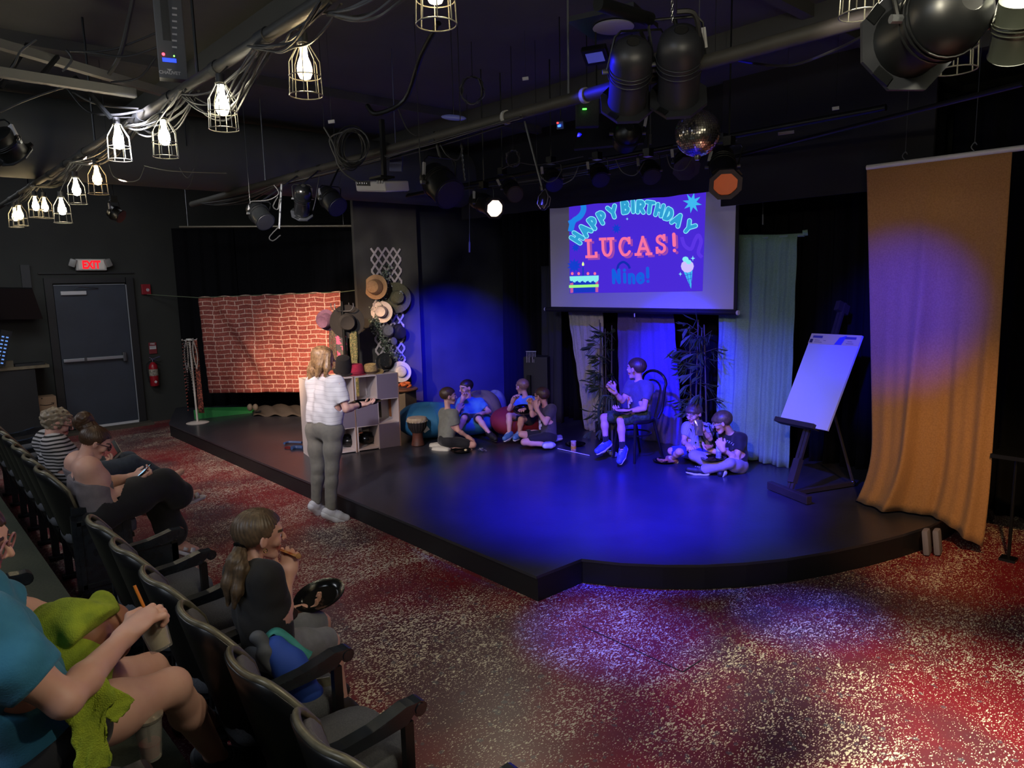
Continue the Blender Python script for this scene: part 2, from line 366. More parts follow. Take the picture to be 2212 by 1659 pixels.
# ------------------------------------------------------------ ceiling beams, duct, joists
def beam(p, q, w, h, m, name, label, kind='structure'):
    p = Vector(p); q = Vector(q); mb = MB(); R = frame(q-p, (0, 0, 1)); mb.box((p+q)/2, (w, h, (q-p).length), R); o = mb.build(name, m)
    if kind: o['kind'] = kind
    else: tag(o, label, 'beam')
    return o
BEAMM = mat('beam_paint', '3c3e3d', .85)
zb = 3.74
ba = G(1530, 132, zb); bb = G(1880, 24, zb)
for i, yy in enumerate((-1.2, 2.2, ba.y, 6.4)):
    beam((XL, yy, zb+.08), (XR, yy, zb+.08), .10, .16, BEAMM, 'trim_%d' % (4+i), '')
for i, xx in enumerate((-6.2, -2.4)):
    beam((xx, YF, zb+.12), (xx, 8.1, zb+.12), .08, .08, BEAMM, 'trim_%d' % (10+i), '')
# round duct along the back-left ceiling
DUCT = mat('duct_paint', '3f4241', .75)
pa = G(150, 305, 3.47); pb_ = Vector((pa.x, 6.6, 3.47)); pa = Vector((pa.x, -1.2, 3.47))
duct = thing('air_duct', 'large round black-painted air duct below the ceiling at left', 'duct', (pa.x, 2.5, 3.3))
mb = MB(); mb.tube([pa, pb_], .36, 36); mb.build('duct_tube', DUCT, duct, True)
for k in range(5):
    yy = -0.6+k*1.6; mb = MB(); mb.tube([(pa.x, yy-.02, 3.47), (pa.x, yy+.02, 3.47)], .365, 32); mb.build('joint_band', DUCT, duct, True)
for k in range(3):
    yy = 0.9+k*1.6
    for s in (-1, 1): mb = MB(); mb.tube([(pa.x+s*.37, yy, 3.47), (pa.x+s*.37, yy, CEIL)], .006, 5); mb.build('hanger_rod', BMETAL, duct)
# ------------------------------------------------------------ curtains
def curtain(name, label, p0, p1, z0, z1, m, amp=.04, folds=14, seed=0, parent=None, nz=14, flare=0.0, group=None, th=.006, hem=None):
    rnd = random.Random(seed); p0 = Vector((*p0, 0)); p1 = Vector((*p1, 0)); L = (p1-p0).length; d = (p1-p0)/L; n = Vector((-d.y, d.x, 0))
    N = max(24, int(folds*9)); ph = [rnd.uniform(0, 6.28) for _ in range(4)]; P = []
    for i in range(N+1):
        u = i/N; row = []
        for j in range(nz+1):
            t = j/nz; z = z1+(z0-z1)*t
            w = amp*(.55+.6*t)*(math.sin(u*folds*6.283+ph[0]+.5*math.sin(3*t+ph[1])) + .4*math.sin(u*folds*13.1+ph[2]+t)+.5*math.sin(u*folds*3.3+ph[3]))
            uu = u + flare*(u-.5)*t
            if hem and j == nz: z += hem*math.sin(u*9+ph[1])
            row.append(p0+d*(L*uu)+n*w+Vector((0, 0, z)))
        P.append(row)
    mb = MB(); mb.sheet(P, th); o = mb.build(name, m, parent, 'all')
    if label: tag(o, label, 'curtain', group)
    return o
VELVET = mat('black_drape', '0c0c10', .95, spec=.15)
curtain('stage_drape', 'black drape left of the screen, behind the dark keyboard and boys', (-8.25, 7.32), (-6.35, 7.2), ST, CEIL-.3, VELVET, .05, 12, 1)
curtain('stage_drape', 'black drape behind the projector screen and coloured cloths', (-6.3, 7.2), (-4.2, 7.2), ST, CEIL-.3, VELVET, .05, 10, 2)
curtain('stage_drape', 'black drape between the green cloth and the orange cloth, behind the easel', (-4.15, 7.2), (-2.2, 7.15), ST, CEIL-.3, VELVET, .055, 12, 3)
curtain('stage_drape', 'black drape at the right edge, behind the orange cloth', (-2.15, 7.15), (0.6, 6.9), .02, CEIL-.3, VELVET, .05, 12, 4)
curtain('narrow_drape', 'narrow blue-lit black drape leaning beside the white cloth', (PX(1150, 800, -7.0).x, 6.95), (PX(1190, 800, -6.7).x+.15, 6.85), ST, 2.3, mat('blue_lit_drape', '20222e', .9), .03, 3, 5)  # black drape with the blue stage light put into its colour
curtain('alcove_drape', 'black drape hanging behind the brick-print cloth', (-12.1, 4.35), (-8.9, 6.0), ST, 3.05, VELVET, .04, 14, 6)
curtain('alcove_drape', 'black drape hanging on the wall right of the red alarm box', (XL+.14, 3.75), (-11.6, 4.55), ST, 3.05, VELVET, .03, 4, 8)
# border valance across the top of the screen
v0 = PY(1178, 452, 6.15); v1 = PY(1556, 412, 6.15)
VAL = mat('valance_cloth', '12131a', .9)
mb = MB(); P = []
for i in range(61):
    u = i/60; x = v0.x-1.6 + (v1.x-v0.x+1.6)*u; zb_ = v0.z + (v1.z-v0.z)*max(0, (x-v0.x)/(v1.x-v0.x)) + .005*math.sin(u*50)*math.sin(u*17)
    P.append([Vector((x, 6.15+.01*math.sin(u*40), z)) for z in (CEIL-.02, 3.4, zb_)])
mb.sheet(P, .008); tag(mb.build('border_valance', VAL, None, 'all'), 'black border valance hiding the top edge of the projector screen', 'valance')
e0 = PY(1556, 446, 6.15); e1 = PY(1600, 446, 6.15)
mb = MB(); mb.box(((e0.x+e1.x+1.6)/2, 6.17, (e0.z+CEIL)/2), (e1.x+1.6-e0.x, .03, CEIL-e0.z)); tag(mb.build('border_valance', VAL), 'black border panel above the right end of the projector screen', 'valance')
# ============================================================ SEATS
SEATF = mat('seat_fabric', '5a5c62', .95, col2='4c4e55', scale=150, bump=.3, bscale=300)
CUSH = mat('back_cushion_fabric', '66646f', .95, col2='5b5964', scale=120, bump=.2, bscale=250)
SHELL = mat('seat_shell', '0d0e11', .35)
RIM = mat('worn_wood_rim', '75705f', .38, .25, col2='4a4638', scale=14)
ARM = mat('arm_paint', '161a20', .25, col2='1f252c', scale=20)
IRON = mat('cast_iron', '0b0c0f', .4)
def seat_parts(root, side_right=True, w=.49):
    # local frame: sitter faces +y, root at floor under the seat; seat centre y=0
    o = rloc(root)
    def ztop(u): return .90 - (.13*((abs(u)-.50)/.50)**2.2 if abs(u) > .50 else 0)
    def back(u, z, off=0.0):
        x = u*(w/2-.012); lean = (z-.45)*-.26
        return o + Vector((x, -.185 + lean + .10*abs(u)**2.4 - off, z))
    P = []; nu = 16
    for i in range(nu+1):
        u = -1+2*i/nu; P.append([back(u, .22+(ztop(u)-.22)*j/8) for j in range(9)])
    mb = MB(); mb.sheet(P, .018); mb.build('backrest', SHELL, root, 'all')
    mb = MB(); path = [back(-1, .60)] + [back(-1+2*i/24, ztop(-1+2*i/24)) for i in range(25)] + [back(1, .60)]
    mb.tube(path, .0125, 8); mb.build('back_rim', RIM, root, 'all')
    P = []
    for i in range(15):
        u = -.86+1.72*i/14; zt_ = ztop(u*1.08)-.028; P.append([back(u, .40+(zt_-.40)*j/7, -.030-.014*math.sin(math.pi*j/7)*math.cos(u*1.3)) for j in range(8)])
    mb = MB(); mb.sheet(P, .02); mb.build('back_cushion', CUSH, root, 'all')
    mb = MB(); q = []
    for k in range(24):
        a = 2*math.pi*k/24; cx = math.cos(a); sy = math.sin(a)
        x = math.copysign(abs(cx)**.45, cx)*(w/2-.035); y = math.copysign(abs(sy)**.5, sy)*.225
        if y > 0: x *= 1.0
        else: x *= .93
        q.append((x, y))
    prof = [(.90, .375), (.99, .385), (1.0, .42), (.985, .452), (.9, .47), (.5, .478), (.01, .48)]
    vs = [o+Vector((x*k, y*k+.03, z)) for k, z in prof for x, y in q]; n = 24
    fs = [(i*n+k, i*n+(k+1) % n, (i+1)*n+(k+1) % n, (i+1)*n+k) for i in range(len(prof)-1) for k in range(n)] + [tuple(range(n-1, -1, -1)), tuple((len(prof)-1)*n+k for k in range(n))]
    mb.add(vs, fs); mb.build('seat_cushion', SEATF, root, 'all')
    mb = MB(); mb.box(o+Vector((0, .02, .362)), (w-.09, .38, .03)); mb.build('seat_pan', SHELL, root)
    if side_right: arm_parts(root, w/2)
def arm_parts(root, x):
    o = rloc(root)
    prof = []
    top = [(-.17, .655), (-.08, .648), (.02, .655), (.10, .672), (.15, .685), (.185, .682)]
    scroll = [(.205+.028*math.cos(a), .655+.028*math.sin(a)) for a in [math.radians(80-k*30) for k in range(9)]]
    bot = [(.15, .62), (.05, .612), (-.06, .607), (-.17, .60)]
    pl = top+scroll+bot
    mb = MB(); mb.prism(pl, o+Vector((x-.027, 0, 0)), (0, 1, 0), (0, 0, 1), .054); mb.tube([o+Vector((x-.031, .205, .655)), o+Vector((x+.031, .205, .655))], .021, 12)
    mb.build('armrest', ARM, root)
    mb = MB(); mb.box(o+Vector((x, .165, .31)), (.03, .035, .61)); mb.box(o+Vector((x, -.14, .34)), (.03, .05, .62)); mb.box(o+Vector((x, .02, .33)), (.018, .30, .06))
    mb.box(o+Vector((x, .02, .02)), (.06, .42, .03), None, .008); mb.build('side_standard', IRON, root)
def end_panel(root, x, s):
    o = rloc(root); mb = MB(); mb.box(o+Vector((x, 0, .31)), (.03, .36, .58)); p = mb.build('end_panel', ARM, root)
    mb = MB()
    for yy in (-.14, .14): mb.box(o+Vector((x+s*.018, yy, .31)), (.012, .03, .48))
    for zz in (.09, .54): mb.box(o+Vector((x+s*.018, 0, zz)), (.012, .30, .03))
    mb.build('panel_moulding', ARM, p)
SY = 1.06
proto = thing('theater_seat', 'x', 'seat', (0, 0, 0)); seat_parts(proto)
xa = [-1.43, -1.925, -2.42, -2.91, -3.405, -3.90, -4.40]
lab = ['theater seat nearest the camera, only its arm and cushion corner at the bottom edge',
       'empty theater seat with worn armrest and full grey cushion, between bottom edge and tote bag',
       'theater seat holding the blue and teal tote bag, beside the girl with the pizza',
       'theater seat in which the girl with the ponytail sits',
       'empty theater seat just left of the ponytailed girl',
       'theater seat at the aisle end of the near section, beside the white sandal']
proto.location = (-1.43-.247, SY, 0); proto['label'] = lab[0]; proto['group'] = 'front row theater seats'
seats = [proto]
for i, x in enumerate(xa[1:-1]):
    c = copy_tree(proto); c.location = (x-.247, SY, 0); c['label'] = lab[i+1]; seats.append(c)
_r = seats[-1]; end_panel(_r, -.247, -1); arm_parts(_r, -.247)
xb = [-5.43, -5.93, -6.42, -6.91, -7.40, -7.90, -8.40, -8.90]
labb = ['theater seat in which the woman with the phone and hair bun sits', 'theater seat in which the curly-haired woman in stripes sits',
        'empty theater seat directly beyond the striped woman', 'far empty theater seat, second beyond the striped woman', 'far empty theater seat, third beyond the striped woman',
        'far empty theater seat, fourth beyond the striped woman', 'far empty theater seat next to the last of the row', 'last theater seat of the far end, by the left edge']
for i, x in enumerate(xb):
    c = copy_tree(proto); c.location = (x-.247, SY, 0); c['label'] = labb[i]
    if i == 0: end_panel(c, .247, 1)
# second row, on the riser
zr = .25
labc = ['second-row theater seat under the drink cup at bottom left', 'second-row theater seat with the woman in the blue tee', 'second-row theater seat left of the woman in blue, olive cushion in view', 'second-row theater seat at far left edge, mostly hidden']
for i, x in enumerate((-2.05, -2.62, -3.22, -3.75)):
    c = copy_tree(proto); c.location = (x-.02, .18, zr); c['label'] = labc[i]; c['group'] = 'second row theater seats'
# ============================================================ PEOPLE: implicit-surface bodies
def V(a): return np.array([a[0], a[1], a[2]], dtype=np.float32)
class SDF:
    def __init__(s): s.p = []
    def cap(s, a, b, ra, rb=None, k=.03, op='u'):
        rb = ra if rb is None else rb; a = V(a); b = V(b); ab = b-a; L2 = float(ab@ab)+1e-9; R = max(ra, rb)
        def f(X, Y, Z):
            x = X-a[0]; y = Y-a[1]; z = Z-a[2]
            t = np.clip((x*ab[0]+y*ab[1]+z*ab[2])/L2, 0, 1)
            return np.sqrt((x-ab[0]*t)**2+(y-ab[1]*t)**2+(z-ab[2]*t)**2)-(ra+(rb-ra)*t)
        s.p.append((op, f, np.minimum(a, b)-R, np.maximum(a, b)+R, k)); return s
    def chain(s, pts, rs, k=.03, op='u'):
        for i in range(len(pts)-1): s.cap(pts[i], pts[i+1], rs[i], rs[i+1], k, op)
        return s
    def ell(s, c, rad, R=None, k=.03, op='u'):
        c = V(c); rad = np.array(rad, dtype=np.float32); M = np.array(R if R is not None else Matrix.Identity(3), dtype=np.float32); m = float(max(rad))
        def f(X, Y, Z):
            x = X-c[0]; y = Y-c[1]; z = Z-c[2]
            q = [x*M[0][i]+y*M[1][i]+z*M[2][i] for i in range(3)]
            k0 = np.sqrt(sum((q[i]/rad[i])**2 for i in range(3))); k1 = np.sqrt(sum((q[i]/rad[i]**2)**2 for i in range(3)))+1e-6
            return k0*(k0-1)/k1
        s.p.append((op, f, c-m, c+m, k)); return s
    def plane(s, c, n, k=.005, reg=None):      # keep the side opposite to n
        c = V(c); n = V(Vector(n).normalized())
        def f(X, Y, Z): return (X-c[0])*n[0]+(Y-c[1])*n[1]+(Z-c[2])*n[2]
        s.p.append(('i', f, None, None, k)); return s
    def fn(s, f, op='i', k=.005): s.p.append((op, f, None, None, k)); return s
    def mesh(s, res, disp=None, clip=None, pad=.03):
        us = [p for p in s.p if p[0] == 'u']
        lo = np.min([p[2] for p in us], axis=0)-pad; hi = np.max([p[3] for p in us], axis=0)+pad
        if clip is not None: lo = np.maximum(lo, clip[0]); hi = np.minimum(hi, clip[1])
        n = np.maximum(3, np.ceil((hi-lo)/res).astype(int)+1)
        ax = [lo[i]+res*np.arange(n[i], dtype=np.float32) for i in range(3)]
        X = ax[0][:, None, None]; Y = ax[1][None, :, None]; Z = ax[2][None, None, :]
        F = np.full(tuple(n), 1.0, dtype=np.float32)
        for op, f, a, b, k in s.p:
            if a is not None:
                m = k+res*3
                i0 = [max(0, int((a[i]-m-lo[i])/res)) for i in range(3)]; i1 = [min(int(n[i]), int((b[i]+m-lo[i])/res)+2) for i in range(3)]
                if any(i1[i] <= i0[i] for i in range(3)): continue
                sl = tuple(slice(i0[i], i1[i]) for i in range(3)); d = f(X[sl[0]], Y[:, sl[1]], Z[:, :, sl[2]])
            else: sl = (slice(None),)*3; d = np.broadcast_to(f(X, Y, Z), F.shape)
            A = F[sl]
            if op == 'u': h = np.maximum(k-np.abs(A-d), 0)/k; F[sl] = np.minimum(A, d)-h*h*k*.25
            else:
                if op == 's': d = -d
                h = np.maximum(k-np.abs(A-d), 0)/k; F[sl] = np.maximum(A, d)+h*h*k*.25
        if disp is not None: F += disp(X, Y, Z)
        F[0] = 1; F[-1] = 1; F[:, 0] = 1; F[:, -1] = 1; F[:, :, 0] = 1; F[:, :, -1] = 1
        return nets(F, lo, res)
def nets(F, lo, res):
    S = F < 0; nx, ny, nz = F.shape
    c = np.zeros((nx-1, ny-1, nz-1), dtype=np.int8)
    for i in (0, 1):
        for j in (0, 1):
            for k in (0, 1): c += S[i:nx-1+i, j:ny-1+j, k:nz-1+k]
    I = np.argwhere((c > 0) & (c < 8))
    if len(I) == 0: return np.zeros((0, 3)), np.zeros((0, 4), int)
    idx = np.full(c.shape, -1, dtype=np.int64); idx[I[:, 0], I[:, 1], I[:, 2]] = np.arange(len(I))
    acc = np.zeros((len(I), 3)); cnt = np.zeros(len(I))
    cor = [(i, j, k) for i in (0, 1) for j in (0, 1) for k in (0, 1)]
    val = {q: F[I[:, 0]+q[0], I[:, 1]+q[1], I[:, 2]+q[2]].astype(float) for q in cor}
    for a in cor:
        for d in range(3):
            if a[d]: continue
            b = tuple(a[e]+(e == d) for e in range(3)); va = val[a]; vb = val[b]; m = (va < 0) != (vb < 0)
            t = np.where(m, va/np.where(np.abs(va-vb) < 1e-12, 1, va-vb), 0)
            p = np.tile(np.array(a, float), (len(I), 1)); p[:, d] += t
            acc += p*m[:, None]; cnt += m
    Vv = (I+acc/cnt[:, None])*res+lo; fs = []
    for d in range(3):
        e = [1 if i == d else 0 for i in range(3)]
        A = S[:nx-e[0], :ny-e[1], :nz-e[2]]; B = S[e[0]:, e[1]:, e[2]:]
        for flip, M in ((False, A & ~B), (True, ~A & B)):
            Q = np.argwhere(M); u, v = [(1, 2), (2, 0), (0, 1)][d]
            Q = Q[(Q[:, u] > 0) & (Q[:, v] > 0)]
            if len(Q) == 0: continue
            o = []
            for du, dv in ((-1, -1), (0, -1), (0, 0), (-1, 0)):
                q = Q.copy(); q[:, u] += du; q[:, v] += dv
                ok = (q[:, 0] < c.shape[0]) & (q[:, 1] < c.shape[1]) & (q[:, 2] < c.shape[2])
                q = np.minimum(q, np.array(c.shape)-1); o.append(np.where(ok, idx[q[:, 0], q[:, 1], q[:, 2]], -1))
            o = np.stack(o, 1); o = o[(o >= 0).all(1)]
            fs.append(o[:, ::-1] if flip else o)
    return Vv, np.concatenate(fs)
def np_obj(name, parts, mats, parent, midx=None):
    Vs = []; Fs = []; n = 0
    for v, f in parts:
        if len(v) == 0: continue
        Vs.append(v); Fs.append(f+n); n += len(v)
    Vv = np.concatenate(Vs); Ff = np.concatenate(Fs)
    off = V(rloc(parent)) if parent is not None else np.array([Vv[:, 0].mean(), Vv[:, 1].mean(), Vv[:, 2].min()])
    me = bpy.data.meshes.new(name); nv = len(Vv); nf = len(Ff)
    me.vertices.add(nv); me.vertices.foreach_set('co', (Vv-off).astype(np.float32).ravel())
    me.loops.add(nf*4); me.loops.foreach_set('vertex_index', Ff.astype(np.int32).ravel())
    me.polygons.add(nf); me.polygons.foreach_set('loop_start', np.arange(0, nf*4, 4, dtype=np.int32))
    try: me.polygons.foreach_set('loop_total', np.full(nf, 4, dtype=np.int32))
    except Exception: pass
    for m in mats: me.materials.append(m)
    if midx is not None: me.polygons.foreach_set('material_index', midx(Vv[Ff].mean(1)).astype(np.int32))
    me.polygons.foreach_set('use_smooth', np.ones(nf, dtype=bool)); me.update(calc_edges=True)
    o = bpy.data.objects.new(name, me); COL.objects.link(o)
    if parent is not None: o.parent = parent
    else: o.location = Vector(off)
    return o
def wrinkle(amp, sc=40., seed=0.):
    def d(X, Y, Z):
        return (amp*(np.sin(X*sc+3*np.sin(Z*sc*.31+seed)+seed)*np.sin(Z*sc*.8+2.2*np.sin(Y*sc*.35)+seed*2)+.6*np.sin(Y*sc*1.2+2*np.sin(X*sc*.4+seed)))).astype(np.float32)
    return d
def head_frame(hf, roll=0.0):
    f = Vector(hf).normalized(); r = f.cross(Vector((0, 0, 1))).normalized(); u = r.cross(f)
    if roll: q = Quaternion(f, roll); r = q @ r; u = q @ u
    return Matrix((r, f, u)).transposed()
def hand_sdf(S, w, d, n, sz, curl=.5, side=1, spread=.16, tc=.5):
    # w wrist, d finger direction, n palm normal (palm faces n), thumb on the side*cross(d,n)
    d = Vector(d).normalized(); n = Vector(n); n = (n-d*n.dot(d)).normalized(); x = d.cross(n)*side; w = Vector(w)
    L = sz; pal = w+d*L*.26
    M = Matrix((x, d, n)).transposed()
    S.ell(pal, (L*.235, L*.30, L*.105), M, .012)
    S.cap(w-d*L*.06, w+d*L*.15, L*.15, L*.15, .02)
    fl = (.40, .45, .42, .33)
    for i in range(4):
        bx = (.165-.11*i)*L; b = w+d*L*(.46-.02*abs(i-1.3))+x*bx; dd = (d+x*spread*(1.4-i)*.5).normalized(); c = curl*(1+.12*i)
        p1 = b+(dd*math.cos(c*.6)+n*math.sin(c*.6))*L*fl[i]*.45; p2 = p1+(dd*math.cos(c*1.5)+n*math.sin(c*1.5))*L*fl[i]*.32; p3 = p2+(dd*math.cos(c*2.3)+n*math.sin(c*2.3))*L*fl[i]*.25
        r = L*.052; S.chain([b-dd*L*.08, p1, p2, p3], [r*1.12, r*1.02, r*.92, r*.8], .004)
    tb = w+d*L*.14+x*L*.14; t1 = tb+(x*.75+d*.65+n*.15*tc).normalized()*L*.22; t2 = t1+(d*.85+x*.35*(1-tc)+n*.7*tc).normalized()*L*.2
    S.chain([tb, t1, t2], [L*.085, L*.066, L*.05], .008); return S
def person(label, J, hf, hh=.225, s=1.0, res=.011, fres=.005, skin='skin', hair=None, hairm=None, face=True, headroll=0.0,
           shirt=None, shirtm=None, sleeve=.55, pants=None, pantsm=None, shoes=None, shoem=None, hands=None, build=1.0, female=False, glasses=None, name='person', socks=None, shirtw=.004, neckcut=True, extras=None):
    J = {k: Vector(v) for k, v in J.items()}
    pel = J['pelvis']; root = thing(name, label, 'person', (pel.x, pel.y, J.get('base', Vector((0, 0, 0))).z))
    H = hh/2; HM = head_frame(hf, headroll); hc = J['head']
    hp = lambda x, y, z: hc + HM @ Vector((x*H, y*H, z*H))
    # ---- body (one continuous surface)
    B = SDF(); b = build*s
    shL, shR, hiL, hiR, nk, ch = J['shL'], J['shR'], J['hipL'], J['hipR'], J['neck'], J['chest']
    inn = .16; aL = shL.lerp(nk, inn); aR = shR.lerp(nk, inn)
    def torso(S, g, k=.05*s):
        mid = ch.lerp(pel, .55)
        wL = hiL.lerp(aL, .42).lerp(mid, .12); wR = hiR.lerp(aR, .42).lerp(mid, .12)
        S.cap(aL, wL, .085*b+g, .088*b+g, k).cap(aR, wR, .085*b+g, .088*b+g, k).cap(ch, mid, .105*b+g, .10*b+g, k)
        S.cap(wL, hiL, .088*b+g, .10*b+g, k).cap(wR, hiR, .088*b+g, .10*b+g, k).cap(mid, pel, .10*b+g, .105*b+g, k)
        S.cap(aL, nk-(nk-ch)*.15, .06*b+g, .05*b+g, k).cap(aR, nk-(nk-ch)*.15, .06*b+g, .05*b+g, k)
        if female:
            f = J.get('front', None)
            if f is not None: 
                for a_ in (aL, aR): S.ell(a_.lerp(wL if a_ is aL else wR, .42)+f*.055*b, (.06*b+g,)*3, None, .05)
    torso(B, 0)
    B.cap(nk-(nk-ch)*.2, hp(0, -.22, -.35), .052*b, .048*b, .03*s)
    for q in 'LR':
        sh, el, wr = J['sh'+q], J['el'+q], J['wr'+q]; kn, an, to, hi = J['knee'+q], J['ank'+q], J['toe'+q], J['hip'+q]
        B.chain([sh, sh.lerp(el, .4), el], [.055*b, .048*b, .038*b], .035*s); B.chain([el, el.lerp(wr, .3), wr], [.038*b, .040*b, .026*b], .02*s)
        B.chain([hi, hi.lerp(kn, .5), kn], [.088*b, .076*b, .054*b], .05*s); back = (kn.lerp(an, .32))
        B.chain([kn, back, an], [.052*b, .053*b, .034*b], .03*s)
        fd = (to-an); hl = an-fd*.28; fr3 = .027*s if shoem else .036*s; B.chain([hl+Vector((0, 0, -.01)), an.lerp(to, .35), to], [fr3, fr3, fr3*.75], .02*s)
    parts = [B.mesh(res)]
    Hd = SDF(); Hd.cap(nk-(nk-ch)*.05, hp(0, -.22, -.3), .051*b, .047*b, .02*s)
    Hd.ell(hp(0, -.12, .28), (.68*H, .86*H, .72*H), HM, .02*s).cap(hp(0, .12, .1), hp(0, .38, -.64), .54*H, .25*H, .25*H)
    Hd.cap(hp(-.3, .62, .24), hp(.3, .62, .24), .15*H, None, .12*H)
    for x in (-1, 1):
        Hd.ell(hp(.30*x, .84, .07), (.16*H, .12*H, .11*H), HM, .08*H, 's')
        Hd.ell(hp(.31*x, .50, -.15), (.22*H, .22*H, .24*H), HM, .12*H)
        Hd.ell(hp(.70*x, -.06, -.02), (.07*H, .17*H, .26*H), HM @ rotm(rz=.35*x), .05*H).ell(hp(.79*x, -.02, .02), (.05*H, .09*H, .15*H), HM, .04*H, 's')
    Hd.chain([hp(0, .74, .22), hp(0, .90, -.06), hp(0, .95, -.14)], [.06*H, .07*H, .085*H], .06*H)
    for x in (-1, 1): Hd.ell(hp(.10*x, .85, -.17), (.065*H,)*3, HM, .04*H)
    Hd.cap(hp(-.17, .70, -.40), hp(.17, .70, -.40), .075*H, None, .03*H).cap(hp(-.13, .70, -.52), hp(.13, .70, -.52), .085*H, None, .04*H)
    Hd.cap(hp(-.22, .82, -.455), hp(.22, .82, -.455), .022*H, None, .02*H, 's').ell(hp(0, .55, -.78), (.22*H, .19*H, .17*H), HM, .12*H)
    parts.append(Hd.mesh(fres))
    hands = hands or {}
    for q in 'LR':
        el, wr = J['el'+q], J['wr'+q]; h = hands.get(q, {}); d = h.get('d', (wr-el)); n = h.get('n', Vector((0, 0, -1))); Sh = SDF()
        if h.get('skip'): continue
        dn = (wr-el).normalized(); Sh.cap(wr-dn*.05*s, wr, .029*b, .027*b, .01)
        hand_sdf(Sh, wr, d, n, hh*.80, h.get('curl', .5), h.get('side', -1 if q == 'L' else 1), tc=h.get('tc', .5)); parts.append(Sh.mesh(max(.0032, fres*.8)))
    invH = np.array(HM.transposed(), dtype=float); hcn = np.array(hc)
    def mi(c):
        q = (c-hcn) @ invH.T/H
        lip = (np.abs(q[:, 0]) < .27-.5*np.abs(q[:, 2]+.455)) & (np.abs(q[:, 2]+.455) < .10) & (q[:, 1] > .6)
        br = (np.abs(np.abs(q[:, 0])-.31) < .19) & (np.abs(q[:, 2]-.29+.25*(np.abs(q[:, 0])-.31)**2*4) < .045) & (q[:, 1] > .45)
        return np.where(lip, 1, np.where(br, 2, 0))
    hm = hairm or MATS['hair_brown']
    o = np_obj('body', parts, [MATS[skin], MATS['lips'], hm], root, mi)
    for x in (-1, 1):
        e = MB(); e.ell(hp(.29*x, .60, .07), (.125*H,)*3, HM, 10, 7); eo = e.build('eye', MATS['eye_white'], root, 'all')
        e = MB(); e.ell(hp(.29*x, .69, .06), (.062*H, .05*H, .062*H), HM, 10, 6); e.build('iris', MATS['iris'], eo, 'all')
    # ---- clothes
    if shirtm:
        S = SDF(); torso(S, .013*s)
        low = J.get('hem', pel); upd = (ch-pel).normalized()
        for q in 'LR':
            sh, el = J['sh'+q], J['el'+q]
            if sleeve > 0:
                e = sh.lerp(el, sleeve); S.chain([sh.lerp(nk, .1), sh.lerp(e, .5), e+(el-sh).normalized()*.02], [.072*b, .072*b, (.066 if sleeve < .9 else .055)*b], .03*s)
                if sleeve < .9:
                    def cut(X, Y, Z, e=V(e), n=V((el-sh).normalized()), r=.078*b+.03): 
                        dd = (X-e[0])*n[0]+(Y-e[1])*n[1]+(Z-e[2])*n[2]; dist = np.sqrt((X-e[0])**2+(Y-e[1])**2+(Z-e[2])**2)-r
                        return np.minimum(dd, -dist)*1.0
                    S.fn(lambda X, Y, Z, cut=cut: cut(X, Y, Z), 'i', .004)
                S.cap(sh.lerp(el, max(.25, sleeve-.12)), el, .045*b, .043*b, .004, 's')
        if neckcut: S.ell(nk.lerp(hp(0, -.1, -.5), .35), (.075*b, .075*b, .055*b), None, .01, 's')
        S.plane(low-upd*.04*s, -upd, .006)
        if 'topcut' in J: S.plane(J['topcut'], upd+J['front']*.35 if 'front' in J else upd, .01)
        np_obj('shirt', [S.mesh(max(.007, res*.8), wrinkle(shirtw, 38, J['head'].x))], [shirtm], root)
    if pantsm:
        S = SDF(); mid = ch.lerp(pel, .75); g = .012*s
        S.cap(mid.lerp(pel, .2), pel, .10*b+g, .108*b+g, .04*s).cap(hiL, hiR, .10*b+g, .10*b+g, .05*s)
        t = pants
        for q in 'LR':
            kn, an, hi = J['knee'+q], J['ank'+q], J['hip'+q]
            if t <= 1:
                e = hi.lerp(kn, t); S.chain([hi, e], [.097*b+g, (.085-.02*t)*b+g*1.5], .05*s)
                S.cap(e+(kn-hi).normalized()*.03, kn+(kn-hi).normalized()*.03, .056*b+.006, .05*b+.004, .004, 's')
            else:
                tt = t-1; e = kn.lerp(an, tt); wd = J['wide'].x if 'wide' in J else 0; S.chain([hi, hi.lerp(kn, .5), kn], [.094*b+g+wd*.6, .08*b+g+wd, .058*b+g+wd], .05*s); S.chain([kn, kn.lerp(an, .3), e], [.058*b+g+wd, .058*b+g*.8+wd, J.get('cuff', Vector((.045, 0, 0))).x*b+g], .03*s)
        pc0 = V(ch.lerp(pel, .72)); pn0 = V((ch-pel).normalized()); rr0 = .25*s
        S.fn(lambda X, Y, Z: np.minimum((X-pc0[0])*pn0[0]+(Y-pc0[1])*pn0[1]+(Z-pc0[2])*pn0[2], rr0-np.sqrt((X-pc0[0])**2+(Y-pc0[1])**2+(Z-pc0[2])**2)), 'i', .006)
        np_obj('shorts' if t <= 1 else 'trousers', [S.mesh(max(.007, res*.8), wrinkle(.0025, 34, 1.7+J['head'].y))], [pantsm], root)
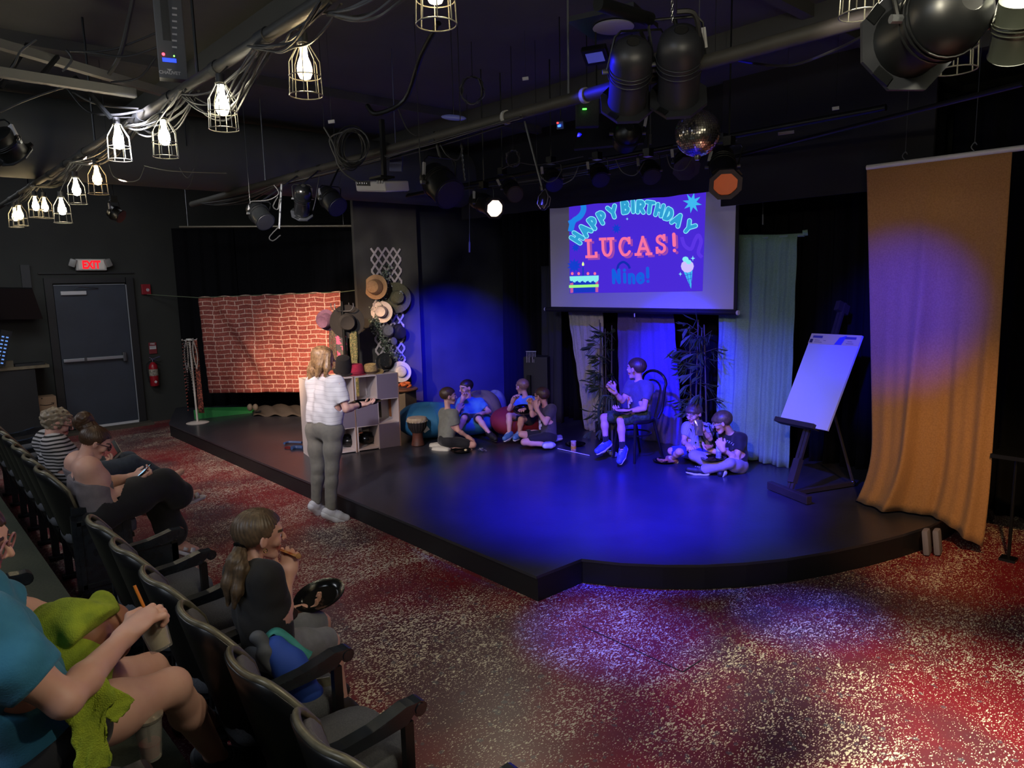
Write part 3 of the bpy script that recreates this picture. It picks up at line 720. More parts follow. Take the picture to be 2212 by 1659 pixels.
    if shoem:
        for q in 'LR':
            an, to = J['ank'+q], J['toe'+q]; fd = (to-an); L = fd.length; f = fd.normalized(); up = (J['knee'+q]-an).normalized(); up = (up-f*up.dot(f)).normalized() if abs(up.dot(f)) < .95 else Vector((0, 0, 1))
            S = SDF(); hl = an-f*.035*s; base = an.lerp(to, .5)
            S.chain([hl-up*.018*s, base-up*.012*s, to], [.044*s, .045*s, .036*s], .03*s).cap(an-up*.01, an+up*.010*s, .045*s, .042*s, .02)
            S.cap(an+up*.045*s, an+up*.10*s, .033*s, .036*s, .005, 's')
            if isinstance(shoem, tuple): m1, m2 = shoem
            else: m1 = shoem; m2 = MATS['sole_white']
            lm = MB()
            for tt_ in (.30, .42, .54): cc_ = an.lerp(to, tt_)+up*.036*s; sd2 = f.cross(up).normalized()*.024*s; lm.tube([cc_-sd2-up*.006, cc_+up*.004, cc_+sd2-up*.006], .0035, 5)
            so = np_obj('shoe', [S.mesh(.0055 if fres < .005 else .007)], [m1], root)
            S = SDF(); S.chain([hl-up*.036*s, base-up*.034*s, to-up*.018*s], [.043*s, .044*s, .037*s], .02*s); S.plane(base-up*.032*s, up, .004)
            np_obj('sole', [S.mesh(.0055 if fres < .005 else .007)], [m2], so); lm.build('laces', m2, so)
            if socks: mbk = MB(); mbk.tube([an+(J['knee'+q]-an).normalized()*.01, an+(J['knee'+q]-an).normalized()*.10*s], .042*b, 14); mbk.build('sock', socks, root, True)
    # ---- hair
    if hair:
        S = SDF(); g = {'buzz': .03, 'short': .05}.get(hair, .07)
        S.ell(hp(0, -.15, .31), ((.70+g)*H, (.88+g)*H, (.72+g*1.3)*H), HM, .02)
        if hair in ('fringe',): S.ell(hp(0, .45, .5), (.58*H, .36*H, .32*H), HM, .1*H)
        if hair in ('long',): S.ell(hp(0, -.2, -.1), (.78*H, .85*H, .95*H), HM, .1*H)
        R_ = np.array(HM, dtype=float)
        hl0 = {'fringe': .30, 'short': .50, 'buzz': .5, 'long': .55, 'pony': .62, 'bun': .60, 'curly': .45}.get(hair, .5); bk = {'short': -.34, 'fringe': -.45, 'buzz': -.35, 'long': -1.6, 'pony': -.35, 'bun': -.30, 'curly': -.8}.get(hair, -.4)
        sd = {'long': -1.4, 'curly': -.4, 'fringe': -.05, 'short': .14, 'buzz': .2}.get(hair, .06)
        def hl_(X, Y, Z):
            x = X-hcn[0]; y = Y-hcn[1]; z = Z-hcn[2]
            qx = (x*R_[0][0]+y*R_[1][0]+z*R_[2][0])/H; qy = (x*R_[0][1]+y*R_[1][1]+z*R_[2][1])/H; qz = (x*R_[0][2]+y*R_[1][2]+z*R_[2][2])/H
            line = np.interp(qy, [-.8, -.35, -.1, .18, .38, .60, .9], [bk, bk+.05, sd, sd+.08 if sd < -.3 else .12, hl0-.1, hl0, hl0+.12])
            st = .035*np.sin(np.arctan2(qx, qy+.2)*26+3*np.sin(qz*5))
            return ((line-qz+st)*H*.6).astype(np.float32)
        S.fn(hl_, 'i', .006)
        am = .013*H if hair not in ('curly',) else .07*H
        def st2(X, Y, Z):
            x = (X-hcn[0])/H; y = (Y-hcn[1])/H; z = (Z-hcn[2])/H
            if hair == 'curly': return (am*(np.sin(x*13+2*np.sin(z*7))*np.sin(y*12+np.sin(x*6))+.8*np.sin(z*15+3*np.sin(x*5)+2*y))).astype(np.float32)
            return (am*np.sin(np.arctan2(x, y)*34+4*np.sin(z*4+x*3))).astype(np.float32)
        pr = [S.mesh(fres, st2)]
        if extras and 'hairchains' in extras:
            for pts, rs in extras['hairchains']:
                T = SDF(); T.chain([Vector(p) for p in pts], rs, .02); ax = Vector(pts[-1])-Vector(pts[0]); e1 = ax.orthogonal().normalized(); e2 = ax.cross(e1).normalized(); c0 = V(pts[0]); a1 = V(e1); a2 = V(e2)
                def dd(X, Y, Z, c0=c0, a1=a1, a2=a2): 
                    u = (X-c0[0])*a1[0]+(Y-c0[1])*a1[1]+(Z-c0[2])*a1[2]; v = (X-c0[0])*a2[0]+(Y-c0[1])*a2[1]+(Z-c0[2])*a2[2]
                    return (.0018*np.sin(np.arctan2(u, v)*13+Z*14)+.0012*np.sin(u*420+Z*25)).astype(np.float32)
                pr.append(T.mesh(fres, dd))
        np_obj('hair', pr, [hm], root)
    if glasses:
        g = MB(); rr = .235*H
        for x in (-1, 1):
            c = hp(.29*x, .86, .05); pts = [c+HM @ Vector((math.cos(a)*rr*1.12, 0, math.sin(a)*rr*.85)) for a in [2*math.pi*k/16 for k in range(17)]]
            g.tube(pts, .028*H, 6); g.tube([hp(.55*x, .84, .1), hp(.72*x, .4, .1), hp(.74*x, -.05, .06)], .026*H, 5)
        g.tube([hp(-.06, .9, .09), hp(.06, .9, .09)], .028*H, 5); g.build('glasses', glasses, root, True)
    return root, hp, HM
def skinm(name, c, c2):
    m = mat(name, c, .5, col2=c2, scale=14, spec=.35); m.node_tree.nodes['Principled BSDF'].inputs['Subsurface Weight'].default_value = .08
    m.node_tree.nodes['Principled BSDF'].inputs['Subsurface Radius'].default_value = (.02, .008, .005); return m
skinm('skin', 'c9998a', 'd0a394'); skinm('skin_tan', 'a87860', 'b28369'); skinm('skin_dark', '8a5a44', '96644d')
mat('lips', 'b0665f', .45); mat('eye_white', 'd8d4d0', .3); mat('iris', '241a14', .2); mat('sole_white', 'cfcfd2', .6)
def hairmat(n, a, b): return mat(n, a, .45, col2=b, scale=45, spec=.5)
hairmat('hair_brown', '3a281c', '4a3424'); hairmat('hair_dark', '241a15', '33251c'); hairmat('hair_blond', 'a8845a', '6e5138'); hairmat('hair_light', '8a6a4a', '6b4f36'); hairmat('hair_grey', '6f6253', '8c7f6d'); hairmat('hair_ash', '44372b', '5f4d3b')
# ============================================================ PROJECTOR SCREEN AND ITS PICTURE
SYY = 6.5
def S_(px, py): return PY(px, py, SYY)
scr = thing('projector_screen', 'large pull-down projector screen showing the purple birthday picture', 'screen', S_(1385, 670))
tl, bl, br = S_(1186, 460), S_(1190, 664), S_(1583, 664); trx = br.x
xl = (tl.x+bl.x)/2; zb0 = (bl.z+br.z)/2-.005; zt0 = 3.05
SCRM = mat('screen_cloth', 'a09cb0', .75, emit='7a7592', estr=.17)  # projector black level and room light put in as a weak glow
BEZ = mat('screen_border', '0c0c14', .6)
mb = MB(); mb.box(((xl+trx)/2, SYY+.012, (zb0+zt0)/2), (trx-xl, .006, zt0-zb0)); mb.build('screen_fabric', SCRM, scr)
mb = MB(); mb.box(((xl+trx)/2, SYY+.020, (zb0+zt0)/2), (trx-xl+.07, .006, zt0-zb0+.02)); mb.build('screen_border', BEZ, scr)
c0, c1 = S_(1180, 670), S_(1592, 673); zc = (c0.z+c1.z)/2
mb = MB(); mb.tube([(c0.x, SYY, zc), (c1.x, SYY, zc)], .028, 10); mb.build('weight_bar', BEZ, scr, True)
for c in (c0, c1):
    mb = MB(); mb.tube([(c.x-.02, SYY, zc), (c.x+.02, SYY, zc)], .024, 10); mb.build('end_cap', WHITE, scr, True)
mb = MB(); mb.tube([((xl+trx)/2+.05, SYY, zc-.02), ((xl+trx)/2+.05, SYY, zc-.07)], .006, 6); mb.build('pull_tab', WHITE, scr)
def E_(n, c, s=1.0): return mat('proj_'+n, '14141c', .8, emit=c, estr=s)
ux = Vector((1, 0, 0)); uz = Vector((0, 0, 1)); LAY = [0]
def flat(name, polys, m, parent=None, lift=None):
    LAY[0] += 1; off = SYY+.006-.0004*LAY[0] if lift is None else SYY+.006-lift; mb = MB()
    for poly in polys:
        P = [S_(x, y) for x, y in poly]; mb.add([Vector((p.x, off, p.z)) for p in P], [tuple(range(len(P)))])
    return mb.build(name, m, parent or scr)
art = flat('projected_picture', [[(1228, 400), (1525, 400), (1517, 629), (1230, 634)]], E_('violet', '4a28d8', .85))
def stroke(pts, w):     # constant width ribbon in photo pixels of the flat picture
    P = [Vector((x, y, 0)) for x, y in pts]; P = [Vector(q) for q in cable(P, sub=5)]; L = []; R = []
    for i, p in enumerate(P):
        t = (P[min(i+1, len(P)-1)]-P[max(i-1, 0)]).normalized(); n = Vector((-t.y, t.x, 0))*w/2; L.append(p+n); R.append(p-n)
    return [[(L[i].x, L[i].y), (L[i+1].x, L[i+1].y), (R[i+1].x, R[i+1].y), (R[i].x, R[i].y)] for i in range(len(P)-1)]
flat('squiggle', stroke([(1232, 500), (1238, 478), (1252, 468), (1260, 452), (1256, 436), (1246, 430)], 12)+stroke([(1228, 482), (1240, 476), (1256, 462)], 10), E_('squiggle', '1e84e6', .9), art)
flat('squiggle', stroke([(1472, 512), (1478, 530), (1492, 538), (1500, 520), (1508, 508), (1514, 522), (1508, 545), (1516, 556)], 8), E_('violet2', '5a34e2', .9), art)
flat('flower', [[(1331+r*math.cos(a), 494+r*1.15*math.sin(a)) for k in range(16) for a, r in [(k*math.pi/8, 11 if k % 2 else 5)]], [(1243+r*math.cos(a), 535+r*math.sin(a)) for k in range(16) for a, r in [(k*math.pi/8, 10 if k % 2 else 5)]]], E_('deepblue', '1040d8', .8), art)
flat('burst', [[(1240+r*math.cos(a), 574+r*math.sin(a)) for k in range(20) for a, r in [(k*math.pi/10, 16 if k % 2 else 9)]]], MATS['proj_deepblue'], art)
flat('star', [[(1495+r*math.cos(a), 438+r*1.1*math.sin(a)) for k in range(16) for a, r in [(k*math.pi/8-.2, 21 if k % 2 else 9)]]], E_('cyan', '3cb4ec', .95), art)
# lettering drawn as round-ended strokes
GL_ = {'H': [[(.1, 0), (.1, 1)], [(.9, 0), (.9, 1)], [(.1, .5), (.9, .5)]], 'A': [[(0, 0), (.5, 1)], [(.5, 1), (1, 0)], [(.2, .33), (.8, .33)]], 'Y': [[(0, 1), (.5, .45)], [(1, 1), (.5, .45)], [(.5, .45), (.5, 0)]],
 'P': [[(.15, 0), (.15, 1)], ['c', (.15, .97), (.65, .97), (.92, .72), (.65, .46), (.15, .44)]], 'I': [[(.5, 0), (.5, 1)]], 'T': [[(0, .97), (1, .97)], [(.5, .97), (.5, 0)]],
 'B': [[(.15, 0), (.15, 1)], ['c', (.15, .97), (.65, .97), (.84, .76), (.6, .54), (.15, .53)], ['c', (.5, .54), (.92, .36), (.7, .05), (.15, .03)]], 'R': [[(.15, 0), (.15, 1)], ['c', (.15, .97), (.65, .97), (.9, .74), (.65, .5), (.15, .48)], [(.5, .48), (.95, 0)]],
 'D': [[(.12, 0), (.12, 1)], ['c', (.12, .97), (.62, .93), (.92, .5), (.62, .07), (.12, .03)]], 'L': [[(.15, 1), (.15, .02)], [(.15, .02), (.95, .02)], [(.95, .02), (.95, .22)], [(-.08, 1), (.4, 1)], [(-.08, .02), (.2, .02)]],
 'U': ['U'], 'C': [['c', (.95, .78), (.72, .97), (.3, .95), (.05, .5), (.3, .05), (.72, .03), (.95, .2)], [(.95, .72), (.95, 1)]], 'S': [['c', (.88, .78), (.55, .98), (.18, .88), (.18, .66), (.5, .52), (.86, .38), (.86, .12), (.5, .01), (.1, .2)], [(.9, .74), (.9, 1)], [(.08, .26), (.08, 0)]],
 'N': [[(.1, 0), (.1, 1)], [(.1, 1), (.9, 0)], [(.9, 0), (.9, 1)]], 'i': [[(.5, 0), (.5, .62)], [(.5, .88), (.5, .9)]], 'n': [[(.12, 0), (.12, .64)], ['c', (.12, .42), (.4, .63), (.8, .56), (.88, .3), (.88, 0)]],
 'e': [['c', (.1, .33), (.5, .34), (.9, .36), (.8, .6), (.45, .66), (.12, .48), (.08, .22), (.35, 0), (.7, .01), (.95, .15)]], '!': [[(.5, 1), (.5, .34)], [(.5, .02), (.5, .03)]]}
GL_['U'] = [['c', (.1, 1), (.1, .6), (.12, .3), (.32, .04), (.68, .04), (.88, .3), (.9, .6), (.9, 1)], [(-.12, 1), (.34, 1)], [(.66, 1), (1.12, 1)]]
SERA = [[(-.18, 0), (.2, 0)], [(.8, 0), (1.18, 0)]]
def glyph(mb, ch, cx, cy, w, h, rot, sw, lift, extra=()):
    a = math.radians(rot); ca, sa = math.cos(a), math.sin(a)
    def T_(x, y): X = (x-.5)*w; Y = (y-.5)*h; return (cx+X*ca-Y*sa, cy-(X*sa+Y*ca))
    for st in list(GL_[ch])+list(extra):
        pts = [(p[0], p[1]) for p in (cable([Vector((q[0], q[1], 0)) for q in st[1:]], sub=5) if st[0] == 'c' else [Vector((q[0], q[1], 0)) for q in st])]
        pts = [T_(*p) for p in pts]
        polys = [[(x+sw/2*math.cos(k*math.pi/5), y+sw/2*math.sin(k*math.pi/5)) for k in range(10)] for x, y in (pts if len(pts) > 2 or sw > 6.6 else [])]
        for (x0, y0), (x1, y1) in zip(pts[:-1], pts[1:]):
            L_ = math.hypot(x1-x0, y1-y0) or 1; nx, ny = -(y1-y0)/L_*sw/2, (x1-x0)/L_*sw/2; ex, ey = ((x1-x0)/L_*sw*.5, (y1-y0)/L_*sw*.5) if len(pts) == 2 and sw <= 6.6 else (0, 0)
            polys.append([(x0+nx-ex, y0+ny-ey), (x1+nx+ex, y1+ny+ey), (x1-nx+ex, y1-ny+ey), (x0-nx-ex, y0-ny-ey)])
        for q, poly in enumerate(polys):
            P = [S_(x, y) for x, y in poly]; mb.add([Vector((p.x, SYY+.006-lift-.00001*q, p.z)) for p in P], [tuple(range(len(P)))])
chars = [('H', 1247, 514, 58, 15), ('A', 1264, 497, 48, 15), ('P', 1282, 482, 38, 13), ('P', 1301, 470, 29, 13), ('Y', 1324, 458, 18, 16),
         ('B', 1351, 448, 5, 14), ('I', 1368, 446, 2, 10), ('R', 1384, 447, -3, 15), ('T', 1404, 448, -8, 15), ('H', 1425, 454, -14, 15), ('D', 1445, 463, -22, 14), ('A', 1464, 475, -32, 16), ('Y', 1489, 491, -40, 17)]
for nm, sw, lf, mt in (('lettering_outline', 10.6, .010, E_('outline', '86e6f4', 1.0)), ('lettering', 7.4, .0112, E_('letter', '2f9fd4', .9))):
    m1 = MB()
    for ch, x, y, r, w in chars: glyph(m1, ch, x, y, w, 23, r, sw, lf)
    m1.build(nm, mt, art)
PINK = E_('pink', 'ee6f96', 1.0); PSH = E_('pinkshade', 'a04ab4', .8)
for nm, dx, dy, sw, lf, mt in (('lettering_shade', 5, 4.5, 5.2, .0105, PSH), ('lettering', 0, 0, 6.0, .0125, PINK)):
    m1 = MB()
    for ch, x, y, w in (('L', 1279, 537, 20), ('U', 1312, 534, 22), ('C', 1350, 533, 23), ('A', 1390, 531, 24), ('S', 1428, 527, 20), ('!', 1457, 524, 8)): glyph(m1, ch, x+dx, y+dy, w, 36, 2.5, sw if ch != '!' else sw+1.5, lf, SERA if ch == 'A' else ())
    m1.build(nm, mt, art)
m3 = MB()
for ch, x, y, w, h in (('N', 1332, 597, 15, 27), ('i', 1350, 595, 10, 29), ('n', 1365, 597, 12, 28), ('e', 1384, 596, 14, 28), ('!', 1400, 594, 8, 29)): glyph(m3, ch, x, y, w, h, 2, 6.9, .0125)
m3.build('lettering', E_('nine', '0f5cd8', .95), art)
flat('flourish', stroke([(1333, 584), (1336, 572), (1346, 566), (1356, 572), (1360, 580)], 5), E_('nine2', '1030c0', .7), art)
# cake
CK = E_('cakeblue', '1238c8', .8)
flat('cake_body', [[(1231, 606), (1292, 604), (1292, 631), (1232, 633)]], CK, art)
flat('cake_side', [[(1231, 612), (1238, 610), (1238, 632), (1232, 633)], [(1286, 608), (1292, 606), (1292, 631), (1286, 631)]], E_('cakepink', 'c05a9c', .9), art)
drip = [(1230, 597), (1293, 595), (1293, 604)] + [(1293-i*1.9, 606+(5 if (i//3) % 2 else 0)+2*math.sin(i*1.05)) for i in range(1, 32)] + [(1231, 606)]
flat('icing', [drip], E_('icing', '7fe4e6', 1.0), art)
flat('cake_band', [[(1229, 616), (1293, 614), (1293, 620), (1229, 622)]], E_('lime', '9af07a', 1.0), art)
for x in (1236, 1250, 1270, 1285): flat('cherry', [[(x+3*math.cos(k*.785), 591+3.4*math.sin(k*.785)) for k in range(8)]], PINK, art)
flat('candle', [[(1258, 577), (1261, 577), (1261, 596), (1258, 596)]], CK, art); flat('flame', [[(1259.5, 565), (1262, 570), (1261.5, 574), (1257.5, 574), (1257, 570)]], E_('flame', 'd8f890', 1.1), art)
# ice cream
CY = MATS['proj_cyan']; flat('cone', [[(1477, 587), (1496, 584), (1493, 624)]], CY, art)
flat('cone_lines', stroke([(1480, 595), (1495, 592)], 1)+stroke([(1484, 604), (1494, 601)], 1)+stroke([(1483, 586), (1490, 616)], 1)+stroke([(1491, 585), (1494, 612)], 1), E_('violetline', '3a40d0', .8), art)
flat('scoop', [[(1485+14*math.cos(k*.5236)*(.8 if k in (8, 9, 10) else 1), 575+14*math.sin(k*.5236)) for k in range(12)]], E_('lilac', 'c8b8f4', 1.0), art)
flat('scoop_cap', [[(1481+7*math.cos(k*.785), 560+6*math.sin(k*.785)) for k in range(8)], [(1488+6*math.cos(k*.785), 566+5*math.sin(k*.785)) for k in range(8)]], MATS['proj_icing'], art)
flat('sparkle', [[(cx+r*math.cos(a), cy+r*1.2*math.sin(a)) for k in range(8) for a, r in [(k*math.pi/4, s if k % 2 == 0 else s*.3)]] for cx, cy, s in ((1497, 558, 5), (1470, 592, 4), (1355, 473, 3))], MATS['proj_outline'], art)

# ============================================================ COLOURED CLOTHS BEHIND THE SCREEN
def hang(name, label, corners, ypl, m, amp=.03, folds=6, seed=0, nu=60, nv=24, grp=None, push=None):
    # corners (tl,tr,br,bl) in photo px lying on the vertical plane y=ypl
    TL, TR, BR, BL = [PY(x, y, ypl) for x, y in corners]; rnd = random.Random(seed); p1, p2, p3 = [rnd.uniform(0, 6) for _ in range(3)]; P = []
    for i in range(nu+1):
        u = i/nu; row = []
        for j in range(nv+1):
            v = j/nv; p = TL.lerp(TR, u).lerp(BL.lerp(BR, u), v)
            w = amp*(.2+.8*v)*(math.sin(u*folds*6.28+p1+.9*v)+.5*math.sin(u*folds*14+p2+2*v))+.006*math.sin(v*31+u*23)
            row.append(Vector((p.x, p.y+w-(push(u, v) if push else 0), p.z)))
        P.append(row)
    mb = MB(); mb.sheet(P, .004); o = mb.build(name, m, None, 'all'); return tag(o, label, 'curtain', grp)
def clothm(n, c, c2): return mat(n, c, .9, col2=c2, scale=90, bump=.35, bscale=160, sheen=.1)
hang('hanging_cloth', 'cream cloth hanging left of the bamboo, under the left end of the screen', ((1226, 668), (1303, 668), (1300, 945), (1262, 925)), 6.75, clothm('cream_cloth', 'a3a0a0', '908c90'), .025, 4, 1)
hang('hanging_cloth', 'deep blue and plum cloth hanging behind the boy on the chair', ((1334, 668), (1455, 668), (1478, 972), (1338, 940)), 6.80, clothm('blue_cloth', '574a92', '4c4186'), .025, 4, 2)
hang('hanging_cloth', 'teal green cloth hanging on a rod behind the cross-legged boys', ((1556, 507), (1722, 507), (1702, 1012), (1545, 975)), 6.70, clothm('green_cloth', '76988c', '688a80'), .03, 5, 3)
a, b = PY(1520, 506, 6.72), PY(1738, 507, 6.72)
rod = thing('cloth_rod', 'pale rod carrying the teal green cloth', 'rod', b); mb = MB(); mb.tube([(a.x, 6.72, b.z), (b.x, 6.72, b.z)], .018, 10); mb.build('rod_tube', mat('rod_wrap', '6f8a82', .7), rod, True)
mb = MB(); mb.tube([(b.x-.02, 6.72, b.z+.015), (b.x+.02, 6.74, b.z+.02)], .028, 8); mb.build('cloth_bunch', MATS['green_cloth'], rod, True)
# orange cloth -----------------------------------------------------
OC = clothm('orange_cloth', 'a27648', '92683e')
tlp, trp, brp, blp = PY(1872, 362, 6.0), PY(2187, 322, 6.0), PY(2126, 1176, 6.0), PY(1880, 1040, 6.0)
zt = (tlp.z+trp.z)/2; P = []; foot = G(1842, 1085, ST+.01)
for i in range(81):
    u = i/80; row = []
    top = Vector((tlp.x+(trp.x-tlp.x)*u, 6.0, zt-.0))
    bx = blp.x+.02+(brp.x-blp.x)*u; bz = .24-.18*u
    ft = G(1848, 1083, ST+.015); bot = Vector((ft.x+(brp.x-ft.x)*u, ft.y+(6.0-ft.y)*min(1, u*1.3), 0)); bot.z = ST+.02 if bot.x < -1.70 else ST+.02-.13*(bot.x+1.70)/(brp.x+1.70)
    for j in range(41):
        v = j/40; p = top.lerp(Vector((blp.x+.02+(brp.x-blp.x)*u, 6.0, bot.z)), v); kk = max(0, (v-.78)/.22)**2.2; p = Vector((p.x+(bot.x-blp.x-.02-(brp.x-blp.x)*u)*kk, p.y+(bot.y-6.0)*kk, p.z))
        w = .018*v*(math.sin(u*31+2*v)+.6*math.sin(u*57+5*v))*(.3+.9*u) + .045*v*math.sin(u*9.5+1.2+v*1.3)
        w += -.07*math.exp(-((u-(.46-.18*v*v))/.05)**2)*min(1, v*2.2)          # the deep gathered fold
        k = v**6; side = 0
        p = p + Vector((-(.16*k*k*side), -(.26*k*k*side), 0)) + Vector((0, w-.02*k, 0))
        row.append(p)
    P.append(row)
orc = thing('orange_cloth', 'tall burnt orange cloth hanging from a pipe at the right of the stage', 'curtain', (-1.9, 6.0, ST))
mb = MB(); mb.sheet(P, .004); mb.build('cloth', OC, orc, 'all')
pp = thing('hanging_pipe', 'white plastic pipe holding up the orange cloth', 'pipe', (trp.x, 6.0, zt)); mb = MB(); mb.tube([(tlp.x-.0, 6.005, zt), (trp.x+.07, 6.005, zt)], .02, 12); mb.build('pipe_tube', WHITE, pp, True)
for x in (PY(1955, 345, 6).x, PY(2105, 320, 6).x):
    mb = MB(); mb.tube(cable([(x, 6, zt+.02), (x-.02, 6, zt+.05), (x, 6, zt+.08), (x+.015, 6, zt+.06)]), .004, 6); mb.tube([(x, 6, zt+.07), (x, 6, CEIL)], .0025, 5); mb.build('hook_wire', GREYM, pp, True)
# sandbags at the stage edge
for k, (px, lb) in enumerate(((1990, 'left grey sandbag leaning on the stage edge under the orange cloth'), (2013, 'right grey sandbag leaning on the stage edge under the orange cloth'))):
    c = G(px-4, 1194, 0)+Vector((.045, 0, .10)); mb = MB(); mb.box(c, (.045, .105, .19), rotm(rz=.12, ry=-.12), .018); tag(mb.build('sandbag', mat('sandbag_cloth', '6d6a76', .9), None, True), lb, 'sandbag')
# stand at the far right edge
c = G(2178, 1210, 0); st = thing('music_stand', 'thin black stand at the right edge of the photo', 'stand', c); mb = MB(); mb.tube([c, c+Vector((0, 0, .75))], .012, 8); mb.build('post', BMETAL, st, True); mb = MB(); mb.box(c+Vector((.1, .1, .77)), (.5, .3, .03)); mb.build('shelf', BMETAL, st); mb = MB(); mb.box(c+Vector((0, 0, .01)), (.1, .1, .02)); mb.build('foot', BMETAL, st)
# ============================================================ EASEL
EW = mat('easel_wood', '2c2624', .6, col2='231e1d', scale=12)
fl, fr_, fb = G(1662, 1052, ST+.02), G(1748, 1086, ST+.02), G(1842, 1046, ST+.02)
ez = thing('easel', 'dark wooden easel standing at stage right', 'easel', (fl+fr_)/2-Vector((0, 0, .02)))
fm = (fl+fr_)/2; topD = PD(1822, 655, 6.55)
mb = MB(); d = (fr_-fl); mb.box(fm+Vector((0, 0, .02)), (d.length, .055, .07), frame(d.cross(Vector((0, 0, 1))), (0, 0, 1)) @ rotm(0, 0, 0) if False else Matrix((d.normalized(), Vector((0, 0, 1)).cross(d).normalized(), Vector((0, 0, 1)))).transposed(), .006); mb.build('base_foot', EW, ez)
m0 = PD(1722, 1050, 6.3); axis = (topD-fm).normalized()
sd = d.normalized()
mb = MB()
for s in (-1, 1): mb.box(fm.lerp(topD, .5)+sd*.02*s, (.022, .03, (topD-fm).length), frame(axis, sd))
mb.build('mast', EW, ez)
mb = MB(); mb.box(topD-axis*.05, (.13, .05, .09), frame(axis, -sd)); mb.build('top_clamp', EW, ez); mb = MB(); mb.box(fm+axis*.22, (.05, .07, .22), frame(axis, -sd)); mb.build('height_block', EW, ez)
mb = MB(); mb.box(fm.lerp(fb, .5)+Vector((0, 0, .01)), (.04, .035, (fb-fm).length), frame(fb-fm)); mb.build('back_foot', EW, ez)
bk = fm.lerp(topD, .62)
mb = MB(); mb.tube([bk, fb+Vector((0, 0, .02))], .014, 6); mb.build('rear_leg', EW, ez)
mb = MB(); mb.ell(fb+Vector((0, 0, .01)), (.025, .025, .03)); mb.build('hinge', CHROME, ez, True)
# tray and pad: corners from the photo, on the mast's leaning plane
pn = sd.cross(axis).normalized()
if pn.dot(CP-fm) < 0: pn = -pn
pc = fm+pn*.05
def EZ(px, py): return PL(px, py, pc, pn)
t0, t1 = EZ(1682, 908), EZ(1765, 925)
mb = MB(); q = (t1-t0).normalized(); mb.box((t0+t1)/2+pn*.01, ((t1-t0).length, .09, .045), Matrix((q, pn, q.cross(pn))).transposed(), .004); mb.build('tray', EW, ez)
PAD = [EZ(1757, 722), EZ(1866, 727), EZ(1790, 932), EZ(1686, 912)]
pad = thing('easel_pad', 'large blank flip chart pad standing on the easel tray', 'pad', PAD[3])
def quad_slab(C4, n, th, lift, name, m, parent):
    mb = MB(); mb.add([p+n*lift for p in C4]+[p+n*(lift+th) for p in C4], [(0, 1, 2, 3), (7, 6, 5, 4)]+[(i, i+4, (i+1) % 4+4, (i+1) % 4) for i in range(4)]); return mb.build(name, m, parent)
quad_slab(PAD, pn, .018, 0, 'paper_block', mat('pad_paper', 'b9b8c4', .8), pad)
hb = [PAD[0], PAD[1], PAD[1].lerp(PAD[2], .115), PAD[0].lerp(PAD[3], .115)]
hd = quad_slab(hb, pn, .004, .018, 'header_card', mat('pad_card', 'c9b98e', .8), pad)
def inq(Q, u, v): return Q[0].lerp(Q[1], u).lerp(Q[3].lerp(Q[2], u), v)
for u0, u1 in ((.06, .26), (.70, .92)): quad_slab([inq(hb, u0, .2), inq(hb, u1, .2), inq(hb, u1, .42), inq(hb, u0, .42)], pn, .001, .0225, 'handle_slot', mat('slot_dark', '4a4478', .8), hd)
quad_slab([inq(hb, .60, .3), inq(hb, .73, .1), inq(hb, .68, .98), inq(hb, .54, .98)], pn, .001, .0225, 'printed_patch', mat('patch_blue', '4548b0', .8), hd)
quad_slab([inq(hb, .02, .55), inq(hb, .08, .55), inq(hb, .08, .9), inq(hb, .02, .9)], pn, .001, .0225, 'printed_mark', mat('print_dark', '2a2440', .8), hd)
mb = MB()
for u0, v0, n in ((.12, .62, 6), (.12, .8, 9), (.30, .62, 3), (.78, .62, 5), (.76, .8, 8)):
    for k in range(n): P0 = inq(hb, u0+.018*k, v0)+pn*.0225; P1 = inq(hb, u0+.018*k+.012, v0)+pn*.0225; dn = (hb[3]-hb[0]).normalized()*.005; mb.add([P0, P1, P1+dn, P0+dn], [(0, 1, 2, 3)])
o = mb.build('fine_print', MATS['print_dark'], hd); o['kind'] = 'stuff'
